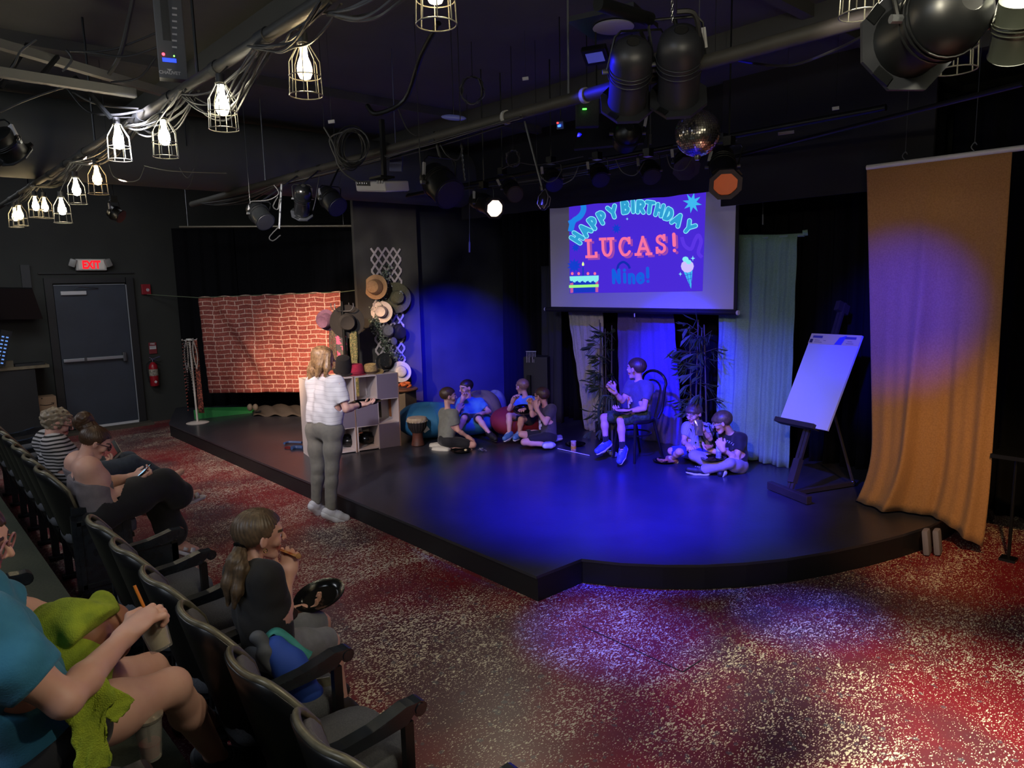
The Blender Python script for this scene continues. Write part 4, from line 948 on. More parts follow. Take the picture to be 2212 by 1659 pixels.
# ============================================================ BENTWOOD CHAIR
BW = mat('bentwood', '151317', .3)
bc = G(1372, 985, ST); D0 = 7.55
def bentwood():
    seatc = PD(1372, 905, 7.62); seatc = Vector((seatc.x, seatc.y, .62)); face = (PD(1300, 905, 7.35)-PD(1400, 905, 7.75)); face.z = 0; face.normalize()
    rt = Vector((face.y, -face.x, 0)); c = seatc; root = thing('bentwood_chair', 'black bentwood chair on stage under the birthday boy', 'chair', (c.x, c.y, ST))
    mb = MB(); mb.lathe([(.19, -.03), (.205, -.02), (.21, 0), (.2, .012), (.01, .015)], c, None, 26); mb.build('seat', BW, root, True)
    for sx in (-1, 1):
        mb = MB(); mb.tube([c+face*.13+rt*.13*sx, c+face*.17+rt*.16*sx+Vector((0, 0, ST-c.z))], .017, 8, r2=.013); mb.build('leg', BW, root, True)
        mb = MB(); mb.tube([c-face*.13+rt*.14*sx, c-face*.25+rt*.17*sx+Vector((0, 0, ST-c.z))], .017, 8, r2=.013); mb.build('leg', BW, root, True)
    arc = [c-face*.16+rt*.17*math.cos(a)*1.0+Vector((0, 0, 0)) for a in ()]
    pts = [c-face*.17+rt*.17] + [c-face*(.21+.07*k/5)+rt*(.175-.0*k)+Vector((0, 0, .08*k)) for k in range(1, 5)] + [c-face*.285+rt*.175*math.cos(a)+Vector((0, 0, .36+.13*math.sin(a))) for a in [math.pi*k/10 for k in range(11)]] + [c-face*(.21+.07*k/5)-rt*.175+Vector((0, 0, .08*k)) for k in range(4, 0, -1)] + [c-face*.17-rt*.17]
    mb = MB(); mb.tube(pts, .015, 8); mb.build('back_hoop', BW, root, True)
    pts = [c-face*.18+rt*.11, c-face*.24+rt*.115+Vector((0, 0, .2))] + [c-face*.27+rt*.11*math.cos(a)+Vector((0, 0, .30+.09*math.sin(a))) for a in [math.pi*k/8 for k in range(9)]] + [c-face*.24-rt*.115+Vector((0, 0, .2)), c-face*.18-rt*.11]
    mb = MB(); mb.tube(pts, .010, 8); mb.build('inner_hoop', BW, root, True)
    mb = MB(); mb.tube([c+Vector((math.cos(a)*.17, math.sin(a)*.17, -.16)) for a in [2*math.pi*k/20 for k in range(21)]], .009, 6); mb.build('leg_ring', BW, root, True)
    return c, face, rt
BCc, BCf, BCr = bentwood()
# ============================================================ BAMBOO
LEAFM = mat('bamboo_leaf', '2b3d26', .6, col2='3a4a2c', scale=10); STEM = mat('bamboo_stem', '4a4636', .55)
LEAFD = {}
def bamboo(label, px0, px1, py0, py1, Y, seed, n):
    rnd = random.Random(seed); base = PY((px0+px1)/2, 960, Y); root = thing('bamboo_plant', label, 'plant', (base.x, Y, ST)); st = []
    for k in range(4):
        px = px0+(px1-px0)*(k+.7)/4.6; a = PY(px+rnd.uniform(-6, 6), 950, Y); a.z = ST+.1; b = PY(px+rnd.uniform(-12, 12), py0+rnd.uniform(0, 20), Y); pts = [a, a.lerp(b, .4)+Vector((rnd.uniform(-.03, .03), 0, 0)), b]; pts = cable(pts, sub=5)
        mb = MB(); mb.tube(pts, .011, 7, r2=.006); mb.build('stem', STEM, root, True); st.append(pts)
    mb = MB(); mb.lathe([(.10, 0), (.13, .02), (.14, .2), (.12, .2), (.02, .19)], (base.x, Y, ST), None, 16); mb.build('pot', BLACK, root, True)
    cl = 0
    for k in range(n):
        s = rnd.choice(st); t = rnd.random()**.8; p = Vector(s[int(t*(len(s)-1))]); 
        dirb = Vector((rnd.uniform(-1, 1), rnd.uniform(-.7, .1), rnd.uniform(-.2, .6))).normalized(); tip = p+dirb*rnd.uniform(.06, .2)
        mb = MB(); mb.tube([p, tip], .003, 4)
        for q in range(rnd.randint(4, 6)):
            d = (dirb+Vector((rnd.uniform(-.9, .9), rnd.uniform(-.5, .3), rnd.uniform(-1.9, -.1)))).normalized(); L = rnd.uniform(.12, .19); w = .013; sdv = d.orthogonal().normalized()*w
            o_ = p.lerp(tip, rnd.uniform(.4, 1)); bend = Vector((0, 0, -.03)); nn = d.cross(sdv).normalized()*.0012
            a1, a2, a3 = o_, o_+d*L*.4, o_+d*L+bend
            if cl >= 300: continue
            cl += 1
            if 'leaf' not in LEAFD:
                q_ = MB(); q_.add([(0, 0, 0), (0, .42, .09), (0, 1, -.2), (0, .42, -.09), (.03, .42, 0), (-.01, .42, 0), (0, .75, .03), (0, .75, -.15)], [(0, 1, 4), (1, 6, 4), (6, 2, 4), (2, 7, 4), (7, 3, 4), (3, 0, 4), (0, 5, 1), (1, 5, 6), (6, 5, 2), (2, 5, 7), (7, 5, 3), (3, 5, 0)]); t_ = q_.build('leaf', LEAFM, loc=(0, 0, 0)); LEAFD['leaf'] = t_.data; bpy.data.objects.remove(t_)
            lo = bpy.data.objects.new('leaf', LEAFD['leaf']); COL.objects.link(lo); lo.parent = root; zx = d.orthogonal().normalized(); M_ = Matrix((zx, d, zx.cross(d))).transposed(); lo.matrix_local = Matrix.Translation(o_-Vector(root.location)) @ M_.to_4x4() @ Matrix.Diagonal((L, L, L, 1))
        mb.build('twig', STEM, root)
bamboo('artificial bamboo left of the blue cloth, behind the boy on the chair', 1290, 1330, 690, 900, 6.55, 3, 46)
bamboo('artificial bamboo between the blue and green cloths, behind the bangs-haired boy', 1474, 1540, 690, 930, 6.45, 5, 64)
# drooping clump of dark fronds beside the chair boy
fc = PD(1322, 865, 7.7); fr = thing('dark_frond_clump', 'drooping dark strappy fronds behind the raised hand of the boy on the chair', 'plant', (fc.x, fc.y, ST)); rnd = random.Random(9)
for k in range(26):
    a = rnd.uniform(-1, 1); top = fc+Vector((rnd.uniform(-.03, .03), rnd.uniform(-.03, .03), .02)); p = [top, top+CR*(.10*a)+Vector((0, 0, .03)), top+CR*(.17*a)+Vector((0, 0, -.12)), top+CR*(.16*a)+Vector((0, 0, -rnd.uniform(.22, .34)))]
    mb = MB(); mb.tube(cable(p, sub=4), .007, 4, r2=.002); mb.build('frond', LEAFM, fr)
mb = MB(); mb.tube([Vector((fc.x, fc.y, ST)), fc], .012, 6); mb.build('stem', STEM, fr)
# ============================================================ TRELLIS + HATS + SHELVES
TX = PXX+.02
TRM = mat('trellis_white', 'c4b9b6', .55)
t_tl, t_tr, t_b = PX(801, 536, TX), PX(866, 534, TX), PX(884, 815, TX)
ty0, ty1 = PX(803, 600, TX).y, PX(868, 600, TX).y; tz1 = (t_tl.z+t_tr.z)/2; tz0 = .62
tre = thing('trellis', 'white lattice trellis fixed upright on the dark pillar, hats hung on it', 'trellis', (TX, (ty0+ty1)/2, tz0))
W_ = ty1-ty0; nc = 4; dw = W_/nc; dh = dw*1.28; sw = .026; rows = int((tz1-tz0)/dh)
tz0 = tz1-rows*dh
def seg(a, b, dx):
    a = Vector(a); b = Vector(b); mb = MB(); d = (b-a); mb.box((a+b)/2+Vector((dx, 0, 0)), (.007, sw, d.length+.012), Matrix((Vector((1, 0, 0)), d.normalized().cross(Vector((1, 0, 0))), d.normalized())).transposed()); mb.build('slat', TRM, tre)
cut = .18
for s in (1, -1):
    for k in range(-nc, rows*1+1):
        # slat line: y = ty + (i) , z = zk + s*i*dh/dw ; clip to rectangle
        pts = []
        zs = tz0+k*dh if s > 0 else tz0+(k+nc)*dh
        a = (ty0, zs); b = (ty1, zs+s*nc*dh)
        (ya_, za), (yb_, zb_) = a, b; 
        def at_z(z): return ya_+(yb_-ya_)*(z-za)/(zb_-za)
        t0_, t1_ = 0.0, 1.0
        for zc_, up in ((tz0, False), (tz1, True)):
            t = (zc_-za)/(zb_-za)
            if (zb_ > za) == up: t1_ = min(t1_, t)
            else: t0_ = max(t0_, t)
        if t1_-t0_ < .1: continue
        m_ = .22/nc; tt0 = max(t0_, m_*.5 if t0_ == 0 else t0_+m_*.5); tt1 = min(t1_, 1-m_*.5 if t1_ == 1 else t1_-m_*.5)
        seg((TX, ya_+(yb_-ya_)*tt0, za+(zb_-za)*tt0), (TX, ya_+(yb_-ya_)*tt1, za+(zb_-za)*tt1), .004*s)
for k in range(rows):
    z = tz0+(k+.0)*dh
    for y in (ty0+.01, ty1-.01):
        seg((TX, y, z+dh*-.13+ (dh if k == 0 else 0)*.13), (TX, y, z+dh*.13), 0)
for k in range(nc):
    y = ty0+k*dw
    for z in (tz1-.008,):
        mb = MB(); mb.box((TX, y+(0 if k else .0), z), (.007, dw*.26, sw)); mb.build('slat', TRM, tre) if k else None
# garland
gar = thing('leaf_garland', 'dusty green leaf garland winding down the white trellis', 'garland', (TX+.03, ty0, 1.0)); rnd = random.Random(4)
gp = [PX(x, y, TX+.035) for x, y in ((835, 580), (828, 606), (826, 620), (812, 690), (806, 700), (815, 715), (828, 735), (834, 750), (846, 768), (860, 772))]
gp = cable(gp, sub=6); mb = MB(); mb.tube(gp, .004, 5); mb.build('vine', STEM, gar)
GL = mat('garland_leaf', '6f7866', .7, col2='8f9484', scale=30); GD = mat('garland_leaf_dark', '3c4a38', .7)
for side, m_ in ((0, GL), (1, GD)):
    for b_ in range(0, len(gp)-1):
        mb = MB()
        for k in range(5):
            p = gp[b_]+Vector((rnd.uniform(.0, .03), rnd.gauss(0, .045), rnd.gauss(0, .03))); d = Vector((rnd.uniform(.1, .5), rnd.uniform(-1, 1), rnd.uniform(-1, 1))).normalized(); sdv = d.orthogonal().normalized()*.012; L = .034
            mb.add([p, p+d*L*.5+sdv, p+d*L, p+d*L*.5-sdv, p+d*L*.5+Vector((.006, 0, 0))], [(0, 1, 4), (1, 2, 4), (2, 3, 4), (3, 0, 4), (0, 3, 2, 1)])
        mb.build('leaf_cluster', m_, gar)['kind'] = 'stuff'
def hat(name, label, c, nrm, up, crown, brim, h, m, band=None, dent=True, thick=.006, curl=.15, sx=1.0, roll=0):
    R = frame(nrm, up); root = thing(name, label, 'hat', c); c = Vector(c); mb = MB()
    n = 28; prof = [(crown*1.0, .004), (crown*.99, h*.35), (crown*.90, h*.8), (crown*.78, h*1.0), (crown*.5, h*(.86 if dent else 1.04)), (.004, h*(.80 if dent else 1.06))]
    mb.lathe(prof, c, R, n, sx, 1.0/sx); mb.build('crown', m, root, True)
    P = []
    for k in range(n+1):
        a = 2*math.pi*k/n; row = []
        for j in range(5):
            r = crown*.96+(brim-crown*.96)*j/4; z = curl*brim*(j/4)**2*math.cos(2*a)*.6+curl*.2*brim*(j/4)**2
            row.append(c+R @ Vector((r*math.cos(a)*sx, r*math.sin(a)/sx, z)))
        P.append(row)
    mb = MB(); mb.sheet(P, thick); mb.build('brim', m, root, True)
    if band: mb = MB(); mb.lathe([(crown*1.02, .006), (crown*1.03, h*.28), (crown*.99, h*.30), (crown*.98, .004)], c, R, n, sx, 1/sx, True); mb.build('band', band, root, True)
    return root, R
def felt(n, a, b=None): return mat(n, a, .9, col2=b or a, scale=60, bump=.15, bscale=200)
OUT = Vector((1, -.55, .15)).normalized(); UPZ = (0, 0, 1)
hat('brown_hat', 'tan felt hat with wide brim, top left of the trellis', PX(812, 620, TX+.09), Vector((1, -1.4, .1)), UPZ, .105, .17, .12, felt('tan_felt', 'a5805c', '94704e'), felt('tan_band', '8a6647'))
r_, R_ = hat('straw_sun_hat', 'large dark olive straw sun hat with a grey bow, upper right of the trellis', PX(856, 643, TX+.06), Vector((1, -.25, .1)), UPZ, .10, .215, .10, mat('olive_straw', '5d5a44', .9, col2='49472f', scale=90, bump=.5, bscale=220), felt('grey_band', '3e403e'), False, curl=.05)
mb = MB(); cc = PX(866, 634, TX+.15)
for k in range(4): mb.ell(cc+Vector((0, .02*math.cos(k*1.6), .025*math.sin(k*1.6))), (.012, .022, .014))
mb.build('bow', mat('bow_cloth', '9aa09c', .7), r_, True)
hat('cream_hat', 'cream fedora with a dark burgundy band, middle of the trellis', PX(825, 674, TX+.07), Vector((1, -.9, .1)), UPZ, .085, .15, .12, felt('cream_felt', 'c9b8ae', 'bba99e'), felt('burgundy_band', '4a2a30'))
hat('beret', 'black soft beret hanging on the right side of the trellis', PX(860, 718, TX+.05), Vector((1, .2, 0)), UPZ, .10, .125, .08, felt('black_felt', '101113'), None, False, curl=.02)
r_, _ = hat('newsboy_hat', 'grey flat newsboy hat beside the black beret on the trellis', PX(838, 715, TX+.05), Vector((1, -.5, .2)), UPZ, .085, .09, .08, felt('grey_felt', '777279', '69656c'), None, False, curl=.02)
mb = MB(); mb.ell(PX(851, 737, TX+.08), (.012, .05, .06), rotm(rx=.6)); mb.build('peak', MATS['grey_felt'], r_, True)
r_, _ = hat('sequin_hat', 'black hat dotted with bright sequins near the foot of the trellis', PX(832, 782, TX+.06), Vector((1, -.4, .2)), UPZ, .10, .13, .09, felt('black_felt'  , '101113'), None, False, curl=.04)
mb = MB(); rnd = random.Random(3)
for k in range(14): a = rnd.uniform(0, 6.28); q = rnd.uniform(.02, .1); mb.ell(PX(832, 782, TX+.16)+Vector((0, q*math.cos(a), q*math.sin(a))), (.004, .005, .005), None, 6, 4)
mb.build('sequins', CHROME, r_)
hat('blue_lined_hat', 'pale wide hat with a blue scarf, at the trellis foot above the pedestal', PX(866, 803, TX+.14), Vector((1, -.3, .25)), UPZ, .085, .15, .05, felt('pale_felt', 'a5a3a8', '96949c'), felt('blue_scarf', '4a66a8'), False, curl=.03)
# coat/hat stand with purple hat, black hat, scarves
CS = PD(757, 985, 9.2); CS.z = ST
stand = thing('hat_stand', 'black hat stand between the brick cloth and the trellis', 'stand', CS)
mb = MB(); mb.tube([CS, CS+Vector((0, 0, 1.72))], .018, 8); mb.build('pole', BMETAL, stand, True)
mb = MB(); mb.lathe([(.2, 0), (.2, .02), (.03, .04), (.02, .04)], CS, None, 20); mb.build('base', BMETAL, stand, True)
for a in range(4): mb = MB(); z = CS+Vector((0, 0, 1.6)); e = Vector((math.cos(a*1.57+.5)*.16, math.sin(a*1.57+.5)*.16, .05)); mb.tube(cable([z, z+e*.7-Vector((0, 0, .03)), z+e, z+e+Vector((0, 0, .05))]), .007, 6); mb.build('hook', GREYM, stand, True)
hat('purple_hat', 'purple felt hat hanging left on the hat stand, against the brick cloth', PD(706, 692, 9.05), Vector((1, -1.8, -.3)), UPZ, .095, .14, .11, felt('purple_felt', '5c4058', '503650'), None, curl=.3)
hat('black_wide_hat', 'wide black hat with a red edge cord on the hat stand', PD(750, 695, 9.0), Vector((1, -.5, -.1)), UPZ, .11, .215, .11, felt('black_felt2', '17171a'), None, curl=.1)
def scarf(label, pts, w, m, depth, th=.01, name='scarf', sub=4):
    P0 = [PD(x, y, depth) for x, y in pts]; P = []; L = cable(P0, sub=sub)
    for i, p in enumerate(L): P.append([p+CR*(w*(j/6-.5)*(1+.15*math.sin(i*.7)))+fw*(.012*math.sin(j*2.2+i*.35)) for j in range(7)])
    mb = MB(); mb.sheet(P, th); o = mb.build(name, m, None, 'all'); return tag(o, label, 'scarf')
def plaid(n, a, b, c, s=40):
    m = mat(n, a, .9); nt = m.node_tree; bs = nt.nodes['Principled BSDF']; g = nt.nodes.new('ShaderNodeNewGeometry'); v = node(nt, 'ShaderNodeTexVoronoi', i_Scale=float(s), feature='F1', distance='CHEBYCHEV'); nt.links.new(g.outputs['Position'], v.inputs['Vector']); sp = nt.nodes.new('ShaderNodeSeparateColor'); nt.links.new(v.outputs['Color'], sp.inputs[0])
    x = mix_n(nt, math_n(nt, 'GREATER_THAN', sp.outputs[0], .5), lin(a), lin(b)); x = mix_n(nt, math_n(nt, 'GREATER_THAN', sp.outputs[1], .72), x, lin(c)); nt.links.new(x, bs.inputs['Base Color']); return m
scarf('grey tartan scarf on the hat stand, next to the brick cloth', [(721, 700), (720, 740), (722, 800)], .09, plaid('tartan', '2a2825', '4a4636', '4c2426', 110), 9.1)
scarf('patchwork scarf with pink and orange patches on the hat stand', [(737, 710), (738, 750), (744, 800), (747, 830)], .13, plaid('patchwork', '423e3a', '34363c', 'a84668', 22), 9.05)
scarf('green and gold brocade scarf on the hat stand', [(763, 715), (765, 760), (768, 805), (776, 880)], .085, plaid('brocade', '3c3828', '2c3e24', '6a6444', 130), 9.05)
# pedestal with orange scarf
pc_ = PX(872, 842, TX+.42); ped = thing('pedestal', 'grey wooden pedestal with a round top between the cube shelf and the drum', 'pedestal', (pc_.x, pc_.y, ST))
mb = MB(); mb.box((pc_.x, pc_.y, (ST+pc_.z)/2), (.24, .24, pc_.z-ST), rotm(rz=.3)); mb.build('column', mat('pedestal_grey', '54514e', .8), ped); mb = MB(); mb.lathe([(.19, -.015), (.2, 0), (.19, .012), (.01, .014)], (pc_.x, pc_.y, pc_.z+.01), None, 26); mb.build('round_top', mat('ped_top', '5a3c30', .6), ped, True)
mb = MB(); rnd = random.Random(2)
for k in range(9): mb.ell((pc_.x+rnd.uniform(-.06, .06), pc_.y+rnd.uniform(-.08, .06), pc_.z+.05+rnd.uniform(0, .035)), (rnd.uniform(.03, .05), rnd.uniform(.03, .05), .022), rotm(rnd.uniform(-.5, .5), rnd.uniform(-.5, .5), 0))
tag(mb.build('crumpled_scarf', mat('orange_scarf', 'b05a2c', .8, col2='8c3f22', scale=30), None, True), 'crumpled orange scarf on top of the grey pedestal', 'scarf')
# ------------------------------------------------------------ cube shelves
pf = G(673, 991, ST); pe = G(865, 963, ST); fd = (pe-pf).normalized(); bd = Vector((-fd.y, fd.x, 0))
if bd.dot(CP-pf) > 0: bd = -bd
Lw = (pe-pf).length; Hc = .885; CW = Lw/4; D_ = .34
WOODW = mat('shelf_white', 'bdb4b4', .6); PANEL = mat('shelf_panel', '6e6678', .7); EDGE = mat('shelf_edge', '8a6b5c', .7)
RS = Matrix((fd, bd, Vector((0, 0, 1)))).transposed()
closed = {0: [(0, 0), (1, 1), (0, 2)], 1: [(1, 0), (0, 1), (1, 2)]}
for un in range(2):
    o_ = pf+fd*(CW*2*un+.008*un); c = o_+fd*CW+bd*D_/2
    root = thing('cube_shelf', ('left' if un == 0 else 'right')+(' six-cube open shelf unit, partly behind the standing woman' if un == 0 else ' six-cube open shelf unit with three closed grey panels, hats on top'), 'shelf', (c.x, c.y, ST))
    hh_ = Hc/3
    for k in range(3):
        mb = MB(); mb.box(o_+fd*(CW*k+(.0 if k < 2 else -.008)+(.008 if k == 0 else 0))+bd*D_/2+Vector((0, 0, Hc/2)), (.016, D_, Hc), RS); mb.build('side_panel', WOODW, root)
    for k in range(4):
        mb = MB(); mb.box(o_+fd*CW+bd*D_/2+Vector((0, 0, min(Hc-.008, max(.02, Hc*k/3)))), (CW*2-.018, D_, .016), RS); mb.build('shelf_board', WOODW, root)
    for (cx_, rz_) in closed[un]:
        mb = MB(); mb.box(o_+fd*(CW*(cx_+.5))+bd*.002+Vector((0, 0, hh_*(2-rz_+.5))), (CW-.004, .01, hh_-.004), RS); mb.build('closed_panel', PANEL, root)
    mb = MB(); mb.box(o_+fd*(CW*2-.004)-bd*.002+Vector((0, 0, Hc/2)), (.009, .012, Hc), RS); mb.build('edge_strip', EDGE, root)
    for (cx_, rz_) in [(a_, b_) for a_ in (0, 1) for b_ in (0, 1, 2) if (a_, b_) not in closed[un]]:   # opaque half backs
        mb = MB(); mb.box(o_+fd*(CW*(cx_+.79))+bd*(D_-.008)+Vector((0, 0, hh_*(2-rz_+.5))), (CW*.34, .01, hh_-.016), RS); mb.build('back_panel', WOODW, root)
top = ST+Hc
def ontop(px, dz=0.0, b=.15):
    p = PL(px, 820, pf+bd*b, -bd); return Vector((p.x, p.y, top+dz))
hat('red_hat', 'bright red felt hat on top of the cube shelves beside the woman', ontop(768, .01), Vector((0, 0, 1)), (1, 0, 0), .105, .125, .115, felt('red_felt', 'b02848', '9c2340'), felt('red_band', '8c1f3a'), False, curl=.02)
hat('straw_hat', 'natural straw hat on top of the right cube shelf', ontop(802, .01), Vector((.1, -.1, 1)), (1, 0, 0), .085, .15, .10, mat('straw', 'b39a68', .85, col2='8c7546', scale=70, bump=.4, bscale=200), felt('straw_band', '4a3a2c'), True, curl=.12)
hat('black_tall_hat', 'black tilted hat on the cube shelves right behind the woman', ontop(744, .06), Vector((.35, -.2, .9)), (1, 0, 0), .095, .12, .17, MATS['black_felt2'], None, False, curl=.1)
mb = MB(); c = ontop(828, .012)
for s in (-1, 1): mb.tube([c+fd*.045*s+Vector((.03*math.cos(a), .03*math.sin(a), 0)) for a in [2*math.pi*k/12 for k in range(13)]], .005, 6)
mb.tube([c+fd*.015, c-fd*.015], .004, 5); tag(mb.build('glasses', BGLOSS, None, True), 'black toy glasses lying on the right end of the cube shelf', 'glasses')
# black bundles inside the lower cubes
for k, (px, py, lb) in enumerate(((752, 940, 'black shoes inside the lower left open cube'), (789, 925, 'black round case inside the lower open cube of the right shelf'))):
    p = PL(px, py, pf+bd*.22, -bd); mb = MB(); mb.ell(Vector((p.x, p.y, ST+.10)), (.10, .10, .07), None, 18, 10); mb.ell(Vector((p.x, p.y, ST+.16)), (.085, .085, .02), None, 18, 6); tag(mb.build('black_bundle', BGLOSS, None, True), lb, 'bag')
p = PL(846, 885, pf+bd*.25, -bd)
mb = MB(); mb.box(Vector((p.x, p.y, ST+Hc/3+.155)), (.05, .05, .25)); tag(mb.build('wood_block', mat('block_wood', '9a5f35', .6)), 'brown wooden block standing in the middle open cube', 'block')
# blue straps on the stage behind the woman
for k, (pts, m_, lb) in enumerate((([(614, 958), (625, 955), (652, 956)], mat('blue_strap', '27406e', .6), 'blue strap lying on the stage behind the woman'), ([(630, 968), (640, 966), (655, 967)], mat('blue_strap', '27406e', .6), 'thick navy bag handle on the stage behind the woman, nearer the shelf'))):
    P0 = [G(x, y, ST+.02) for x, y in pts]; mb = MB(); mb.tube(cable(P0, sub=4), .016+.008*k, 8); tag(mb.build('strap', m_, None, True), lb, 'strap')
mb = MB(); c = G(622, 967, ST+.01); mb.tube([c+Vector((.05*math.cos(a), .03*math.sin(a), 0)) for a in [2*math.pi*k/12 for k in range(13)]], .008, 6); tag(mb.build('carabiner', mat('red_metal', '7a2a30', .4, .6), None, True), 'small red ring clip lying left of the cube shelf', 'clip')
# ------------------------------------------------------------ djembe drum
dc = G(903, 962, ST); dr = thing('djembe_drum', 'carved wooden djembe drum standing in front of the blue beanbag', 'drum', dc)
DW = mat('drum_wood', '5a3328', .5, col2='40231b', scale=12); DD = mat('drum_rope', '1c1516', .8); SK = mat('drum_skin', 'b8a890', .7, col2='9d8c74', scale=20)
mb = MB(); mb.lathe([(.072, 0), (.08, .01), (.075, .03), (.066, .08), (.06, .14), (.064, .16)], dc, None, 24); mb.build('foot', DW, dr, True)
mb = MB(); mb.lathe([(.064, .16), (.08, .18), (.10, .22), (.112, .28), (.114, .30)], dc, None, 24); mb.build('bowl', DD, dr, True)
mb = MB(); mb.lathe([(.116, .29), (.122, .31), (.122, .325), (.112, .342), (.02, .346), (.001, .346)], dc, None, 24); mb.build('drum_head', SK, dr, True)
mb = MB()
for k in range(20): a = 2*math.pi*k/20; e = Vector((math.cos(a), math.sin(a), 0)); mb.tube([dc+e*.068+Vector((0, 0, .165)), dc+e*.104+Vector((0, 0, .22)), dc+e*.12+Vector((0, 0, .31))], .004, 4)
o = mb.build('rope_lacing', DD, dr); 
mb = MB()
for k in range(20): a = 2*math.pi*k/20; e = Vector((math.cos(a), math.sin(a), 0)); mb.ell(dc+e*.124+Vector((0, 0, .302)), (.006, .006, .008), None, 6, 4)
mb.build('rim_knots', SK, dr)
# ------------------------------------------------------------ bean bags
def beanbag(name, label, c, rx, ry, h, m, rz=0, lean=0.0, seam=True):
    root = thing(name, label, 'beanbag', (c[0], c[1], ST)); mb = MB(); P = []; n = 40; nv = 22
    for k in range(n+1):
        a = 2*math.pi*k/n; row = []
        for j in range(nv+1):
            t = j/nv; ph = -math.pi/2+math.pi*t; r = max(.001, math.cos(ph))**.75; z = (math.sin(ph)*.5+.5)*h; z = max(z, .0)
            r *= 1+.05*math.sin(a*3+t*4)+.012*math.sin(a*11+t*9); q = rotm(rz=rz) @ Vector((rx*r*math.cos(a)+lean*t*rx, ry*r*math.sin(a), z*(1+.05*math.sin(a*2+1)*t)))
            row.append(Vector((c[0], c[1], ST))+q)
        P.append(row)
    mb.grid(P); mb.build('bag', m, root, 'all')
    if seam:
        for s in range(4): mb = MB(); mb.tube([p+Vector((0, 0, .001)) for p in P[int(n*(s+.5)/4)][1:-1]], .0035, 5); mb.build('seam', m, root, True)
    return root
BB = mat('beanbag_blue', '2a6f98', .75, bump=.1, bscale=20); BK = mat('beanbag_khaki', '7c7050', .8, bump=.1); BR = mat('beanbag_red', '7a1424', .75, bump=.1); BL_ = mat('beanbag_pale', '6f78a8', .8)
b1 = PD(930, 900, 9.0); r = beanbag('blue_beanbag', 'big blue beanbag beside the drum, a boy leaning on it', (b1.x, b1.y), .40, .42, .42, BB, .4)
b2 = PD(1003, 905, 9.1); beanbag('blue_beanbag', 'blue beanbag seat under the boy in the bright blue shirt', (b2.x, b2.y), .40, .36, .30, BB, .2)
mb = MB(); lp = PD(920, 928, 8.57); R0 = frame(CP-lp); mb.box(lp, (.075, .05, .004), R0 @ rotm(rz=.6)); lb_ = mb.build('label_patch', WHITE, r); m_ = MB(); put_text(m_, 'JAXX', lp+R0 @ Vector((0, 0, .004)), R0 @ rotm(rz=.6) @ Vector((1, 0, 0)), R0 @ rotm(rz=.6) @ Vector((0, 1, 0)), .028, .0005, .001) if False else None
b3 = PD(1040, 890, 9.35); beanbag('khaki_beanbag', 'khaki beanbag behind the boy in the bright blue shirt', (b3.x, b3.y), .26, .28, .50, BK, .7)
b4 = PD(1120, 915, 8.95); beanbag('red_beanbag', 'dark red beanbag under the second boy in blue', (b4.x, b4.y), .36, .32, .36, BR, .5)
b5 = PD(1072, 880, 9.75); beanbag('pale_beanbag', 'round pale beanbag against the wall, glowing blue in the stage light', (b5.x, b5.y), .15, .15, .44, BL_, 0, seam=False)
# ------------------------------------------------------------ dark keyboard tower behind the boys
kc = PD(1165, 900, 9.9); kb = thing('upright_keyboard', 'black upright cabinet in the dark corner behind the two boys', 'cabinet', (kc.x, kc.y, ST)); mb = MB(); mb.box((kc.x, kc.y, ST+.45), (.34, .3, .9), rotm(rz=.5), .01); mb.build('cabinet_body', BLACK, kb)
mb = MB(); mb.box(PD(1143, 850, 9.7)+Vector((0, 0, -.06)), (.05, .05, .62), rotm(rz=.5)); mb.build('side_post', BMETAL, kb)
g = PD(1147, 772, 9.65); gr_ = thing('wire_rack', 'small white wire rack catching light above the dark cabinet', 'rack', g); mb = MB()
for k in range(7): mb.tube([g+CR*(.02*(k-3))+CU*.07, g+CR*(.02*(k-3))-CU*.07], .0025, 4)
mb.build('wires', WHITE, gr_); mb = MB(); mb.tube([g-CR*.07+CU*.08, g+CR*.07+CU*.08], .005, 5); mb.build('top_bar', WHITE, gr_)
mb = MB(); mb.tube([g-CU*.07, Vector((g.x, g.y, ST+.9))], .006, 5); mb.build('stem', BMETAL, gr_)
# ------------------------------------------------------------ small things on the stage floor
PLATE = mat('black_plate', '0a0a0c', .18)
def plate(c, r, label, nrm=(0, 0, 1), name='plate'):
    R = frame(nrm, (1, 0, 0)); mb = MB(); mb.lathe([(r*.62, 0), (r*.7, .002), (r*.78, .014), (r, .020), (r*1.0, .024), (r*.76, .018), (r*.66, .006), (.001, .005)], c, R, 30); return tag(mb.build(name, PLATE, None, True), label, 'plate')
pz1 = G(997, 976, ST); plate(pz1, .125, 'black plate on the floor before the kneeling boy in grey')
mb = MB(); mb.ell(pz1+Vector((.04, .03, .022)), (.02, .018, .012)); tag(mb.build('food_scrap', mat('crumb', 'c9b88a', .7), None, True), 'pale food scrap on the black plate before the boy in grey', 'food')
pz2 = G(1436, 998, ST); plate(pz2, .125, 'black plate with pizza slices on the floor in front of the cross-legged boys')
plate(G(1243, 962, ST), .12, 'black plate on the floor behind the snack can')
PZ = mat('pizza_top', 'c05a38', .5, col2='e0b070', scale=45); CR_ = mat('crust', 'b98a55', .7, col2='8f6236', scale=30)
